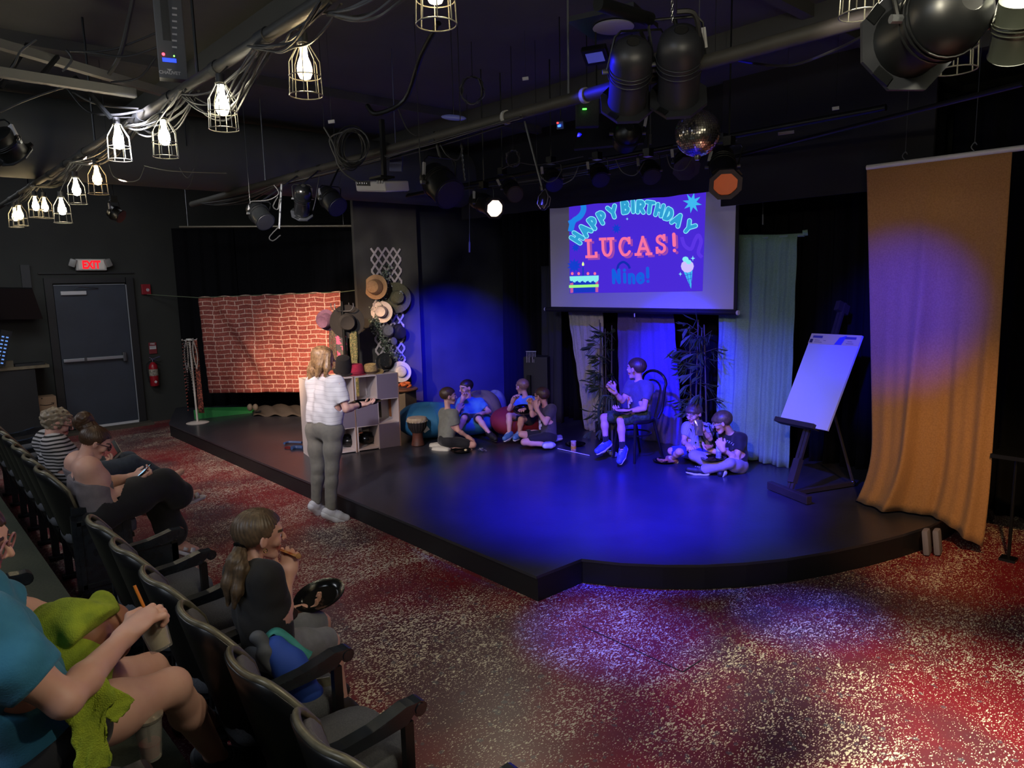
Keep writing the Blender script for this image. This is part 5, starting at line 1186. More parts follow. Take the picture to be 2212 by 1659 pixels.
def pizza(c, d, n, L, w, label, m=PZ, name='pizza_slice'):
    d = Vector(d).normalized(); n = Vector(n).normalized(); x = d.cross(n).normalized(); c = Vector(c); root = thing(name, label, 'food', c)
    mb = MB(); mb.add([c+d*L, c-x*w/2, c+x*w/2, c+d*L+n*.008, c-x*w/2+n*.012, c+x*w/2+n*.012], [(0, 2, 1), (3, 4, 5), (0, 1, 4, 3), (1, 2, 5, 4), (2, 0, 3, 5)]); mb.build('topping', m, root)
    mb = MB(); mb.tube(cable([c-x*w*.55+n*.008, c-d*.012+n*.010, c+x*w*.55+n*.008], sub=5), .012, 8); mb.build('crust', CR_, root, True); return root
pizza(pz2+Vector((-.02, -.06, .02)), (.5, .8, 0), (0, 0, 1), .13, .10, 'left pizza slice on the floor plate'); pizza(pz2+Vector((.05, .03, .02)), (-.3, .9, 0), (0, 0, 1), .11, .09, 'right pizza slice on the floor plate')
cc = G(1239, 975, ST); can = thing('snack_can', 'colourful tall snack can standing on the stage', 'can', cc); mb = MB(); mb.lathe([(.029, 0), (.03, .003), (.03, .035), (.03, .11), (.029, .115), (.001, .116)], cc, None, 20); mb.build('can_body', mat('can_print', 'c8b8a0', .35, col2='a05038', scale=40), can, True)
mb = MB(); mb.lathe([(.0305, .03), (.0305, .065), (.029, .065), (.029, .03)], cc, None, 20, closed=True); mb.build('print_band', mat('can_yellow', 'c89a30', .4), can, True); mb = MB(); mb.lathe([(.032, .112), (.032, .122), (.001, .123)], cc, None, 20); mb.build('lid', mat('can_lid', 'b8a8a0', .4), can, True)
w0, w1 = G(1205, 969, ST+.008), G(1273, 984, ST+.008); mb = MB(); mb.tube([w0, w1], .005, 8); tag(mb.build('white_stick', WHITE, None, True), 'thin white stick lying on the stage before the snack can', 'stick')
BOT = mat('clear_plastic', 'c8d0e0', .12, trans=.75); CAPM = mat('bottle_cap', 'd0d0d8', .4)
def bottle(c, d, label, L=.2, r=.03):
    R = frame(d); root = thing('water_bottle', label, 'bottle', c); mb = MB(); mb.lathe([(r*.8, 0), (r, .008), (r*.92, L*.3), (r, L*.35), (r*.95, L*.62), (r*.9, L*.7), (r*.42, L*.88), (r*.4, L*.93)], c, R, 18); mb.build('bottle_body', BOT, root, True)
    mb = MB(); mb.lathe([(r*.46, L*.92), (r*.46, L), (.001, L)], c, R, 14); mb.build('cap', CAPM, root, True); mb = MB(); mb.lathe([(r*1.0, L*.36), (r*1.0, L*.6), (r*.9, L*.6), (r*.9, L*.36)], c, R, 18, closed=True); mb.build('wrapper', mat('bottle_label', '9aa8d8', .4), root, True); return root
bc0 = G(1330, 988, ST)+Vector((0, 0, .03)); bottle(bc0, G(1308, 978, ST)-G(1330, 988, ST), 'water bottle lying between the feet of the boy on the chair', .17, .03)
mb = MB(); rnd = random.Random(6); c = G(1040, 973, ST+.012)
for k in range(10): mb.ell(c+Vector((rnd.uniform(-.05, .05), rnd.uniform(-.04, .04), rnd.uniform(0, .015))), (.022, .014, .006), rotm(rnd.random(), rnd.random(), rnd.random()*3), 6, 4)
tag(mb.build('foil_wrapper', mat('foil', 'a8aab8', .25, .8), None), 'crumpled silver foil wrapper on the stage near the kneeling boy', 'wrapper')
# ============================================================ CEILING RIG
PZ1, PY1, PZ2, PY2 = 3.08, 1.30, 3.10, 3.06
PIPE = mat('pipe_paint', '2a2926', .6, .1, col2='34322d', scale=6)
def pipe(label, a, b, r, name='lighting_pipe', m=None):
    root = thing(name, label, 'pipe', (Vector(a)+Vector(b))/2); mb = MB(); mb.tube([a, b], r, 14); mb.build('pipe_tube', m or PIPE, root, True); return root
p1 = pipe('long ceiling pipe carrying the caged bulbs, running from far left to top centre', (-10.2, PY1, PZ1), (.6, PY1, PZ1), .026)
p2 = pipe('long ceiling pipe over the stage front, carrying the two large spotlights', (-9.0, PY2, PZ2), (.8, PY2, PZ2), .034)
for k, x in enumerate((-9.3, -8.7, -8.1, -7.2, -6.6, -6.0, -5.2, -4.6, -4.1, -3.4, -2.9)): mb = MB(); mb.tube([(x, PY1, PZ1), (x+.06+.03*(k % 3), PY1, PZ1)], .031, 12); mb.build('tape_wrap', BLACK, p1, True)
for px, py in ((1085, 252), (1258, 205)):
    q = G(px, py, PZ2); mb = MB(); mb.tube([(q.x-.012, PY2, PZ2), (q.x+.012, PY2, PZ2)], .042, 14); mb.build('tape_ring', mat('tape_white', '8d8d8a', .6), p2, True)
b3y = 5.15; q0, q1 = PY(930, 402, b3y), PY(1640, 300, b3y); zz = (q0.z+q1.z)/2
p3 = pipe('dark batten pipe crowded with fixtures in front of the screen', (q0.x-.6, b3y, zz), (q1.x+.9, b3y, zz), .022, m=BMETAL)
p4 = pipe('pale horizontal curtain pipe over the black alcove at left', G(388, 490, 3.0), G(768, 488, 2.93), .017, 'curtain_pipe', mat('pipe_bright', '8a8474', .35, .7))
a = G(1500, 240, 3.3); 
p5 = pipe('faint batten pipe high at right, above the orange cloth', PY(1560, 345, 6.3), PY(2212, 180, 4.6), .016, m=BMETAL)
ce = pipe('short black pipe with an open end beside the ceiling speaker disc', PD(1292, 8, 3.1), PD(1405, 42, 3.35), .03, m=BMETAL)
# drop rods of the pipes
for k, x in enumerate((-8.2, -5.6, -3.6)):
    mb = MB(); mb.tube([(x, PY1, PZ1), (x, PY1, CEIL)], .007, 6); mb.build('drop_rod', BMETAL, p1)
for k, (px, py) in enumerate(((1183, 206),)):
    q = G(px, py, PZ2); mb = MB(); mb.tube([(q.x, PY2, PZ2), (q.x, PY2, CEIL)], .006, 6); mb.build('drop_rod', GREYM, p2)
mb = MB(); mb.tube([(-6.9, PY2, PZ2), (-6.9, PY2, CEIL)], .006, 6); mb.build('drop_rod', GREYM, p2)
for x, y in ((406, 372), (742, 410)):
    q = G(x, 489, 2.97); mb = MB(); mb.tube([q, (q.x, q.y, CEIL)], .005, 6); mb.build('hanger_wire', GREYM, p4)
# ---------- caged pendant bulbs
WIRE = mat('cage_wire', '77756a', .4, .5)
def cage_lamp(label, px, py, d, col=(1.0, .74, .40), power=9, em=30, bulb=True, name='cage_lamp'):
    c = PD(px, py, d); root = thing(name, label, 'lamp', c, 'caged pendant bulbs'); r = .0625
    mb = MB(); mb.tube([c+Vector((0, 0, .085)), c+Vector((0, 0, .13))], .019, 10); mb.build('socket', BLACK, root, True)
    mb = MB(); top = Vector((c.x, PY1 if abs(c.y-PY1) < .5 else c.y, PZ1 if c.z < PZ1-.1 else CEIL)); mb.tube(cable([c+Vector((0, 0, .13)), c.lerp(top, .6)+Vector((.01, .01, .05)), top], sub=4), .004, 5); mb.build('cord', RUBBER, root, True)
    for k in range(8):
        a = 2*math.pi*k/8+.2; e = Vector((math.cos(a), math.sin(a), 0)); mb = MB()
        mb.tube([c+e*.02+Vector((0, 0, .095)), c+e*.026+Vector((0, 0, .08)), c+e*r*.93+Vector((0, 0, .025)), c+e*r*.96+Vector((0, 0, -.03)), c+e*r+Vector((0, 0, -.10))], .0021, 5); mb.build('cage_wire', WIRE, root, True)
    for z, q in ((-.03, .96), (-.10, 1.0), (.092, .35)):
        mb = MB(); mb.tube([c+Vector((math.cos(a)*r*q, math.sin(a)*r*q, z)) for a in [2*math.pi*k/24 for k in range(25)]], .0024, 5); mb.build('cage_ring', WIRE, root, True)
    if bulb:
        m = mat('bulb_%02d_%02d_%d' % (int(col[1]*99), int(col[2]*99), em), 'fff0d0', .3, emit=tuple(min(1, x**(1/2.2)) for x in col), estr=em)
        mb = MB(); mb.lathe([(.004, -.042), (.02, -.036), (.028, -.018), (.029, 0), (.024, .022), (.015, .045), (.013, .085), (.003, .09)], c, None, 16); mb.build('bulb', m, root, True)
        l = bpy.data.lights.new('bulb_light', 'POINT'); l.energy = power; l.color = col; l.shadow_soft_size = .032; lo = bpy.data.objects.new('bulb_light', l); COL.objects.link(lo); lo.parent = root; lo.location = (0, 0, -.01)
    return root
WH = (1.0, .90, .66); YW = (1.0, .76, .42); OR = (1.0, .62, .26)
LAMPS = [('nearest caged bulb, cut off by the top edge of the photo at centre', 940, -22, 2.18, YW, 14, 26), ('large warm caged bulb hanging left of top centre', 658, 148, 2.75, YW, 14, 22), ('caged white bulb, next beyond the large warm one', 480, 228, 3.1, WH, 13, 40),
 ('caged white bulb hanging right of the pipe, lower left of the dimmer box', 355, 296, 3.7, WH, 13, 40), ('caged white bulb hanging left of the pipe, tangled in cables', 256, 306, 4.0, WH, 12, 36), ('small amber caged bulb hanging on a copper-coloured cord', 210, 386, 4.8, OR, 9, 22),
 ('caged white bulb just left of the small amber one', 165, 410, 5.2, WH, 12, 40), ('caged yellow-white bulb hanging lowest of the far group', 134, 452, 5.4, WH, 12, 32), ('dim caged bulb overlapped by its neighbour in the far group', 97, 447, 6.5, YW, 6, 16),
 ('yellow caged bulb in the far group, above the farthest pair', 77, 445, 6.4, YW, 8, 24), ('farthest caged bulb at left, right one of the overlapping pair', 43, 464, 6.7, YW, 8, 24), ('farthest caged bulb at left, left one of the overlapping pair', 33, 468, 6.9, YW, 8, 22)]
for lb, x, y, d, c, p, e in LAMPS: cage_lamp(lb, x, y, d, c, p*1.9, e)
cage_lamp('caged bulb at the top right edge, only its bottom ring in view', 1862, -42, 2.2, WH, 12, 30)
cage_lamp('caged bulb half hidden by the big near spotlight at top right', 2068, 82, 2.3, WH, 16, 18, bulb=False)
for x, y in ((-.55, 1.3), (.35, 1.7)):
    l = bpy.data.lights.new('bulb_light', 'POINT'); l.energy = 42; l.color = WH; l.shadow_soft_size = .04; lo = bpy.data.objects.new('bulb_light', l); COL.objects.link(lo); lo.location = (x, y, 2.9)
# ---------- spotlights
GELB = mat('gel_frame_metal', '2c2e33', .4, .4)
PIPES = [((-10.2, PY1, PZ1), (.6, PY1, PZ1)), ((-9.0, PY2, PZ2), (.8, PY2, PZ2)), ((q0.x-.6, b3y, zz), (q1.x+.9, b3y, zz))]
def rod_up(parent, p, r=.004):
    mb = MB(); mb.tube([p, (p[0], p[1], CEIL)], r, 5); return mb.build('support_wire', BMETAL, parent)
def spotlight(label, a, b, r, m=BMETAL, frame_r=1.32, lens=None, dome=True, fr=True, yoke=True, hang=None, fins=True, name='stage_spotlight', hole=True):
    a = Vector(a); b = Vector(b); ax = (b-a).normalized(); R = frame(ax); L = (b-a).length; root = thing(name, label, 'spotlight', (a+b)/2); n = 28
    if dome: prof = [(r*.28, -.0), (r*.30, -.004), (r*.62, r*.10), (r*.88, r*.36), (r*.99, r*.75), (r*1.0, L*.42)]
    else: prof = [(.004, 0), (r*.8, .005), (r*.88, r*.12), (r*.9, L*.35), (r*.98, L*.40)]
    prof2 = prof+[(r*.93, L*.44), (r*.93, L*.95), (r*.97, L)]
    mb = MB(); mb.lathe(prof2, a, R, n); mb.build('can_body', m, root, True)
    if dome and hole: mb = MB(); mb.lathe([(r*.27, -.0055), (r*.26, -.006), (.002, .0)], a, R, 20); mb.build('cap_opening', mat('deep_black', '020203', .9), root, True)
    for k in (.36, .42, .5): 
        mb = MB(); mb.tube([a+R @ Vector((math.cos(t)*r*1.02, math.sin(t)*r*1.02, L*k)) for t in [2*math.pi*q/28 for q in range(29)]], r*.028, 6); mb.build('rib_ring', m, root, True)
    if fr:
        ro, ri = r*frame_r, r*.90; pts = []; vs = []
        for z in (L*.985, L*1.03):
            for q in range(8):
                t = math.pi/8+q*math.pi/4; vs.append(b-ax*L+R @ Vector((math.cos(t)*ro*1.04, math.sin(t)*ro*1.04, z)))
            for q in range(8):
                t = math.pi/8+q*math.pi/4; vs.append(b-ax*L+R @ Vector((math.cos(t)*ri, math.sin(t)*ri, z)))
        fs = []
        for q in range(8):
            w = (q+1) % 8; fs += [(q, 8+q, 8+w, w), (16+q, 16+w, 24+w, 24+q), (q, w, 16+w, 16+q), (8+q, 24+q, 24+w, 8+w)]
        mb = MB(); mb.add(vs, fs); g = mb.build('gel_frame', GELB, root)
        for q in (0, 2, 4): t = math.pi/4*q*1.0-.9; mb = MB(); mb.box(a+R @ Vector((math.cos(t)*r*1.15, math.sin(t)*r*1.15, L*.975)), (r*.28, r*.5, .006), R @ rotm(rz=t)); mb.build('frame_clip', BMETAL, g)
    mb = MB(); mb.lathe([(r*.88, 0), (r*.86, .004), (.002, .006)], b+ax*.001, R, 24); mb.build('lens', lens or mat('dark_lens', '0c0d10', .5), root, True)
    if yoke:
        h = Vector(hang) if hang is not None else a.lerp(b, .5)+Vector((0, 0, r*1.9)); mid = a.lerp(b, .45); s = ax.cross(Vector((0, 0, 1))); s = s.normalized() if s.length > .2 else CR; up = (h-mid).normalized()
        pts = [mid+s*r*1.1, mid+s*r*1.12+up*r*1.5, mid+s*r*.9+up*r*1.75, mid-s*r*.9+up*r*1.75, mid-s*r*1.12+up*r*1.5, mid-s*r*1.1]
        mb = MB(); mb.tube(pts, r*.06, 6); y = mb.build('yoke', BMETAL, root, True)
        best = None
        for pa_, pb_2 in PIPES:
            c_ = Vector((min(max(h.x, pa_[0]), pb_2[0]), pa_[1], pa_[2])); dd_ = (c_-h).length
            if best is None or dd_ < best[0]: best = (dd_, c_)
        if best[0] < .55: h = best[1]
        else: rod_up(y, h, .006)
        mb = MB(); mb.tube([mid+up*r*1.7, h], r*.09, 8); mb.box(h, (.06, .06, .06)); mb.build('clamp', BMETAL, y)
        for q in (-1, 1): mb = MB(); mb.tube([mid+s*q*r*1.02, mid+s*q*r*1.3], r*.11, 8); mb.build('yoke_knob', GREYM, y)
        mb = MB(); mb.box(mid+s*r*1.13+up*r*.9, (.012, .02, r*.8), frame(up, s)); mb.build('yoke_glint', mat('glint_grey', '8c8c90', .5), y)  # bright reflection on the yoke arm, built as a pale strip
    return root
def onp2(px, py): q = G(px, py, PZ2); return Vector((q.x, PY2, PZ2))
PARM = mat('spotlight_paint', '26282e', .42, .2)
spotlight('large black spotlight with open octagonal frame, left of the two over the stage', PD(1368, 92, 3.35), PD(1354, 222, 3.68), .105, m=PARM, hang=PD(1390, 45, 3.4))
spotlight('large black spotlight with open octagonal frame, right of the two over the stage', PD(1472, 66, 3.25), PD(1465, 210, 3.58), .11, m=PARM, hang=PD(1455, 20, 3.3))
OLENS = mat('orange_lens', '7c3c20', .3, col2='5c2c18', emit='d8602f', estr=.2)
spotlight('black spotlight with a glowing orange lens, below the mirror ball', PD(1556, 332, 4.9), PD(1567, 397, 4.55), .088, frame_r=1.2, lens=OLENS, hang=PD(1575, 305, 4.75))
LITL = glow('lit_lens', 'ffe8d0', 1.6)
q = PD(1068, 450, 6.0)
spotlight('small black spotlight whose white lens shines to the right', PD(1028, 432, 6.35), q, .082, frame_r=1.1, lens=LITL, dome=False, hang=PD(1045, 400, 6.2))
spot('lit_fixture_beam', q+Vector((.03, -.02, -.02)), (-2.6, 2.4, 0.3), (1.0, .86, .62), 45, 42, .8, .05)
spotlight('unlit black spotlight right of the lit white one', PD(1098, 400, 6.4), PD(1113, 420, 6.15), .075, dome=False, fr=False, hang=PD(1085, 370, 6.3))
spotlight('big black barrel spotlight hanging between the projector and the lit lamp', PD(932, 378, 4.95), PD(972, 420, 4.8), .115, dome=False, fr=False, hang=PD(952, 318, 4.95))
spotlight('black barrel spotlight, leftmost of the three before the alcove', PD(548, 448, 6.1), PD(574, 480, 6.0), .085, dome=False, fr=False, hang=PD(566, 412, 6.2))
spotlight('glossy black domed spotlight, middle of the three before the alcove', PD(655, 402, 5.9), PD(652, 462, 6.1), .07, m=BGLOSS, hang=PD(650, 385, 6.0))
spotlight('black barrel spotlight, right of the three before the alcove', PD(702, 418, 5.7), PD(730, 448, 5.6), .085, dome=False, fr=False, hang=PD(712, 375, 5.8))
spotlight('huge near black spotlight cut off by the top right edge of the photo', PD(2100, -5, 1.66), PD(1958, 92, 1.90), .100, frame_r=1.3, hang=PD(2010, -70, 1.78), hole=False)
spotlight('near black bell-shaped lamp with a bright rim at the top right corner', PD(2212, -10, 1.65), PD(2186, 118, 1.75), .055, m=mat('lamp_grey', '3c4038', .35, .4), frame_r=1.1, fr=False, dome=False, lens=glow('rim_glow', 'd8d8b8', 1.2), hang=PD(2250, -60, 1.7))
spotlight('black spotlight hanging at the far left edge under the pipe', PD(-8, 288, 3.3), PD(34, 334, 3.4), .07, dome=False, frame_r=1.15, lens=glow('red_lens', 'e0705a', .8), hang=PD(-20, 250, 3.35))
spotlight('dim black spotlight aimed at the wall, among cables above the exit sign', PD(238, 455, 7.0), PD(262, 468, 7.0), .07, dome=False, fr=False, hang=PD(245, 430, 7.0))
spotlight('round black spotlight silhouetted against a blue-lit panel', PD(1360, 275, 5.0), PD(1350, 305, 5.2), .10, fr=False, hang=PD(1365, 240, 5.1), dome=True, hole=False)
for k, (x, y, d) in enumerate(((1190, 385, 5.9), (1290, 375, 5.7), (1400, 368, 5.4), (1475, 350, 5.2))):
    spotlight(('first', 'second', 'third', 'fourth')[k]+' dark boxy fixture from the left on the batten in front of the screen', PD(x, y-10, d+.1), PD(x+8, y+14, d), .075, dome=False, fr=(k == 3), hang=PD(x, y-38, d+.05))
# plate lit blue behind the round spotlight
mb = MB(); c = PD(1320, 290, 5.6); mb.tube([c, (c.x, c.y, CEIL)], .005, 5); mb.box(c, (.55, .3, .02), frame((.3, -.6, .6))); tag(mb.build('reflector_panel', BLACK), 'black tilted panel catching blue light above the screen', 'panel')
def cables(label, L, r=.005, m=None, name='cable_bundle'):
    P = [PD(*L[0][0])]; root = thing(name, label, 'cable', P[0])
    for l in L: mb = MB(); mb.tube(cable([PD(*p) for p in l], sub=6), r, 5); mb.build('cable', m or RUBBER, root, True)
    rod_up(root, PD(*L[0][0]), .002)
    return root
# ---------- mirror ball
bc = PD(1507, 288, 4.05); BR_ = .128; ball = thing('mirror_ball', 'round silver mirror ball hanging below the two large spotlights', 'mirror ball', bc)
mb = MB(); mb.ell(bc, (BR_*.985,)*3, None, 32, 20); mb.build('core', mat('ball_core', '2c2a2e', .7), ball, True)
vs = []; fs = []; rnd = random.Random(11); rows_ = 30
for i in range(rows_):
    t0 = -math.pi/2+math.pi*i/rows_+.008; t1 = -math.pi/2+math.pi*(i+1)/rows_-.008; nn = max(4, int(60*math.cos((t0+t1)/2)))
    for k in range(nn):
        a0 = 2*math.pi*k/nn+.01; a1 = 2*math.pi*(k+1)/nn-.01; q = [Vector((math.cos(t)*math.cos(a), math.cos(t)*math.sin(a), math.sin(t)))*BR_ for t, a in ((t0, a0), (t0, a1), (t1, a1), (t1, a0))]
        c = sum(q, Vector())/4; dr = Vector((rnd.gauss(0, .05), rnd.gauss(0, .05), rnd.gauss(0, .05)))
        b0 = len(vs); vs += [bc+p+c.normalized()*((p-c).dot(dr)) for p in q]; fs.append((b0, b0+1, b0+2, b0+3))
mb = MB(); mb.add(vs, fs); o = mb.build('mirror_tiles', mat('mirror', 'd8d4d0', .18, 1.0), ball); o['kind'] = 'stuff'
mb = MB(); mb.lathe([(.012, -BR_-.02), (.02, -BR_), (.02, -BR_+.01)], bc, None, 12); mb.build('bottom_cap', CHROME, ball, True)
mb = MB(); mb.tube([bc+Vector((0, 0, BR_)), Vector((bc.x, bc.y, CEIL))], .003, 5); mb.build('hanging_wire', GREYM, ball)
# chain above the right spotlight
ch = thing('hanging_chain', 'small silver chain hanging at the top between the two large spotlights', 'chain', PD(1452, 45, 3.1))
for k in range(11):
    c = PD(1452, 44-k*7.5, 3.1); Rk = rotm(rz=(k % 2)*1.57+.4); mb = MB(); mb.tube([c+Rk @ Vector((0, .0045*math.cos(a), .0095*math.sin(a))) for a in [2*math.pi*q/10 for q in range(11)]], .0016, 4); mb.build('chain_link', CHROME, ch, True)
for k, (x, y, r_, d, lb) in enumerate(((1108, 342, 15, 5.6, 'small black cable coil hanging right of the big barrel spotlight'), (1020, 195, 26, 5.4, 'loose coil of dark cable high above the front stage pipe'))):
    cl_ = thing('cable_coil', lb, 'cable', PD(x, y, d))
    for q in range(5): mb = MB(); mb.tube([PD(x+rnd.uniform(-2, 2)+r_*(.8+.06*q)*math.cos(a), y+rnd.uniform(-2, 2)+r_*1.15*math.sin(a), d+.03*math.sin(a*2+q)) for a in [2*math.pi*i/22 for i in range(23)]], .004, 5); mb.build('cable', RUBBER if q % 2 else CABLEG, cl_, True)
    rod_up(cl_, PD(x, y-r_*1.1, d), .003)
sc_ = thing('hanging_chain', 'thin chain dangling between the big barrel spotlight and the lit lamp', 'chain', PD(1000, 340, 5.0))
for k in range(16): c = PD(996+k*.5, 312+k*5, 5.0); Rk = rotm(rz=(k % 2)*1.57+.4); mb = MB(); mb.tube([c+Rk @ Vector((0, .006*math.cos(a), .011*math.sin(a))) for a in [2*math.pi*q/8 for q in range(9)]], .002, 4); mb.build('chain_link', GREYM, sc_, True)
rod_up(sc_, PD(996, 312, 5.0), .003)
cables('dark cables drooping from the batten in front of the screen', [[(1160, 372, 5.5), (1180, 392, 5.5), (1200, 388, 5.5), (1215, 365, 5.5)], [(1250, 358, 5.3), (1238, 385, 5.3), (1216, 398, 5.3)], [(1330, 345, 5.2), (1345, 372, 5.2), (1372, 378, 5.2), (1392, 350, 5.2)], [(1440, 335, 5.1), (1450, 362, 5.1), (1478, 366, 5.1), (1500, 330, 5.1)], [(1085, 365, 5.7), (1120, 352, 5.7), (1165, 356, 5.6), (1260, 338, 5.5)]], .004, CABLEG)
# ---------- video projector
pc0 = PD(826, 402, 5.3); pj = thing('video_projector', 'white video projector hanging under the ceiling left of centre', 'projector', pc0)
fx = (PD(875, 405, 5.15)-PD(779, 403, 5.45)).normalized(); RJ = Matrix((fx, Vector((0, 0, 1)).cross(fx), Vector((0, 0, 1)))).transposed()
mb = MB(); mb.box(pc0, (.33, .24, .075), RJ @ rotm(rx=.12), .012); mb.build('housing', mat('projector_white', '9c9ca4', .45), pj)
mb = MB(); mb.box(pc0+RJ @ Vector((-.07, -.122, .008)), (.15, .006, .035), RJ); b_ = mb.build('port_panel', BLACK, pj)
for k in range(5): mb = MB(); mb.tube([pc0+RJ @ Vector((-.12+.025*k, -.12, .008)), pc0+RJ @ Vector((-.12+.025*k, -.135, .008))], .006, 8); mb.build('plug', CHROME, b_)
mb = MB()
for k in range(3): mb.box(pc0+RJ @ Vector((.09+.026*k, -.125, .018)), (.016, .004, .02), RJ)
mb.build('vent', GREYM, pj)
mb = MB(); mb.lathe([(.03, 0), (.032, .02), (.002, .018)], pc0+RJ @ Vector((.10, .12, 0)), RJ @ rotm(rx=-1.57), 18); mb.build('lens', BGLOSS, pj, True)
mb = MB(); t = PD(830, 270, 5.3); mb.box(pc0.lerp(t, .5)+Vector((0, 0, .03)), (.03, .03, (t-pc0).length)); mb.box(pc0+Vector((0, 0, .06)), (.16, .12, .015)); mb.build('mount_pole', BMETAL, pj)
# ---------- studio style fixture on a thin boom
a, b = PD(1133, 262, 4.35), PD(1170, 402, 4.3); mc = thing('boom_lamp', 'small caged fixture at the end of a thin slanted rod, lit blue', 'lamp', b)
mb = MB(); mb.tube([a, b], .006, 7); mb.build('boom_rod', GREYM, mc, True); mb = MB(); mb.tube([b, PD(1172, 412, 4.3)], .012, 10); mb.build('collar', BMETAL, mc, True)
mb = MB(); c1, c2 = PD(1178, 415, 4.3), PD(1172, 452, 4.25); mb.tube([c1, c1.lerp(c2, .15), c1.lerp(c2, .9), c2], [.016, .026, .026, .014], 14); mb.build('lamp_body', BMETAL, mc, True)
for k in range(4): a_ = k*1.57+.5; mb = MB(); e = CR*math.cos(a_)*.042+fw*math.sin(a_)*.042; mb.tube([c1+Vector((0, 0, .02)), c1.lerp(c2, .3)+e, c1.lerp(c2, .75)+e, c2+e*.3], .0025, 5); mb.build('shock_wire', GREYM, mc)
# ---------- ceiling disc speaker & flood
c = G(1325, 57, 3.62); sp = thing('ceiling_speaker', 'pale round speaker disc on a dark square panel at the ceiling', 'speaker', c)
mb = MB(); mb.box(c+Vector((0, 0, .02)), (.42, .42, .03), rotm(rz=.3)); mb.build('panel', GELB, sp); mb = MB(); mb.lathe([(.12, 0), (.125, -.008), (.11, -.014), (.002, -.012)], c, None, 30); mb.build('grille', mat('disc_pale', '8e8ea0', .6), sp, True)
c = PD(1287, 119, 4.4); fl_ = thing('flood_light', 'small square floodlight with a blue-lit glass below the ceiling speaker', 'lamp', c)
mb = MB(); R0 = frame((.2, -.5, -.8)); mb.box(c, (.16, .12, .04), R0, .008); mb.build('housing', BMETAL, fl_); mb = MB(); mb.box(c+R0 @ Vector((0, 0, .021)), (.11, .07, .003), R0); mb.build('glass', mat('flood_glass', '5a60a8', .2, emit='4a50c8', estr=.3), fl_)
mb = MB(); mb.tube([c, c+Vector((0, 0, .2))], .006, 6); mb.build('bracket', BMETAL, fl_)
# ---------- dimmer pack with lettering
d0 = 3.5; cdp = PD(368, 82, d0); dp = thing('dimmer_pack', 'tall dark dimmer pack with printed letters hanging at top left', 'dimmer', cdp)
n_ = (CP-cdp); n_.z = 0; n_.normalize(); rt = Vector((-n_.y, n_.x, 0)); upv = Vector((0, 0, 1)); RD = Matrix((rt, upv, n_)).transposed()
h_ = .40; w_ = .128
mb = MB(); mb.box(cdp+Vector((0, 0, 0)), (w_, h_, .07), RD, .004); mb.build('case', mat('pack_grey', '3d4047', .5), dp)
def dpp(px, py): return PL(px, py, cdp+n_*.036, n_)
mb = MB(); mb.box(dpp(357, 40), (.035, .2, .004), RD); mb.build('socket_strip', BLACK, dp)
for k in range(7): mb = MB(); mb.box(dpp(377, 18+k*14), (.022, .008, .003), RD); mb.build('marking', mat('print_grey', '9a9a9e', .6), dp)
mb = MB(); mb.box(dpp(366, 130), (.062, .018, .004), RD); mb.build('display', mat('blue_display', '2038c0', .4, emit='2c48ff', estr=1.6), dp)
mb = MB(); mb.ell(dpp(353, 117), (.007,)*3); mb.build('red_led', glow('led_red', 'ff3848', 6), dp, True); mb = MB(); mb.ell(dpp(376, 121), (.004,)*3); mb.build('green_led', glow('led_green', '80ff60', 3), dp, True)
mb = MB(); put_text(mb, 'CHAUVET', dpp(367, 157), rt, upv, .0215, .0006, .001); mb.build('lettering', MATS['print_grey'], dp)
mb = MB(); v = dpp(366, 149); mb.add([v+rt*.012, v-rt*.012, v-upv*.012], [(0, 1, 2)]); mb.build('emblem', MATS['print_grey'], dp)
c = PD(1268, 246, 5.2); db = thing('control_box', 'dark control box with a green light behind the front pipe', 'box', c); mb = MB(); mb.box(c, (.17, .08, .19), rotm(rz=.8), .005); mb.build('case', BLACK, db); mb = MB(); mb.box(c+Vector((.03, -.06, .02)), (.03, .012, .008), rotm(rz=.8)); mb.build('green_led', glow('led_green2', '58ff50', 3), db); rod_up(db, c)
c = PD(1211, 270, 5.0); lb_ = thing('led_box', 'tiny box with a red and blue light right of the slanted rod', 'box', c); mb = MB(); mb.box(c, (.05, .04, .05), rotm(rz=.5, rx=.3)); mb.build('case', GREYM, lb_); mb = MB(); mb.box(c+Vector((.015, -.03, -.012)), (.022, .01, .014)); mb.build('blue_led', glow('led_blue', '3060ff', 4), lb_); mb = MB(); mb.box(c+Vector((.0, -.03, .01)), (.01, .01, .008)); mb.build('red_led', glow('led_red2', 'ff3030', 4), lb_); rod_up(lb_, c)
# ---------- joist bars at the top left
JB = mat('bar_grey', '53524e', .6)
def bar(label, a, b, w=.05, h=.04, name='ceiling_bar', m=JB):
    a = Vector(a); b = Vector(b); mb = MB(); mb.box((a+b)/2, (w, h, (b-a).length), frame(b-a, (0, 0, 1))); return tag(mb.build(name, m), label, 'bar')
bar('upper grey steel bar crossing the top left corner', PD(-40, 84, 3.6), PD(395, 212, 4.6), .05, .045)
bar('lower grey steel bar below the first, at top left', PD(-40, 150, 3.4), PD(292, 202, 3.9), .045, .045)
for k, (a, b) in enumerate((((0, 190), (60, 95)), ((88, 165), (125, 122)), ((160, 165), (240, 255)))): bar(('left', 'middle', 'right')[k]+' short dark brace between the two grey bars at top left', PD(*a, 3.7), PD(*b, 3.9), .018, .018, 'bar_brace', BMETAL)
def conduit(label, pts, r=.012, m=None, name='conduit'):
    mb = MB(); mb.tube(cable([PD(*p) for p in pts], sub=5), r, 8); return tag(mb.build(name, m or PIPE, None, True), label, 'conduit')
conduit('grey conduit rising steeply to the ceiling near the dimmer pack', [(290, -15, 3.9), (262, 110, 4.0), (236, 160, 4.1)])
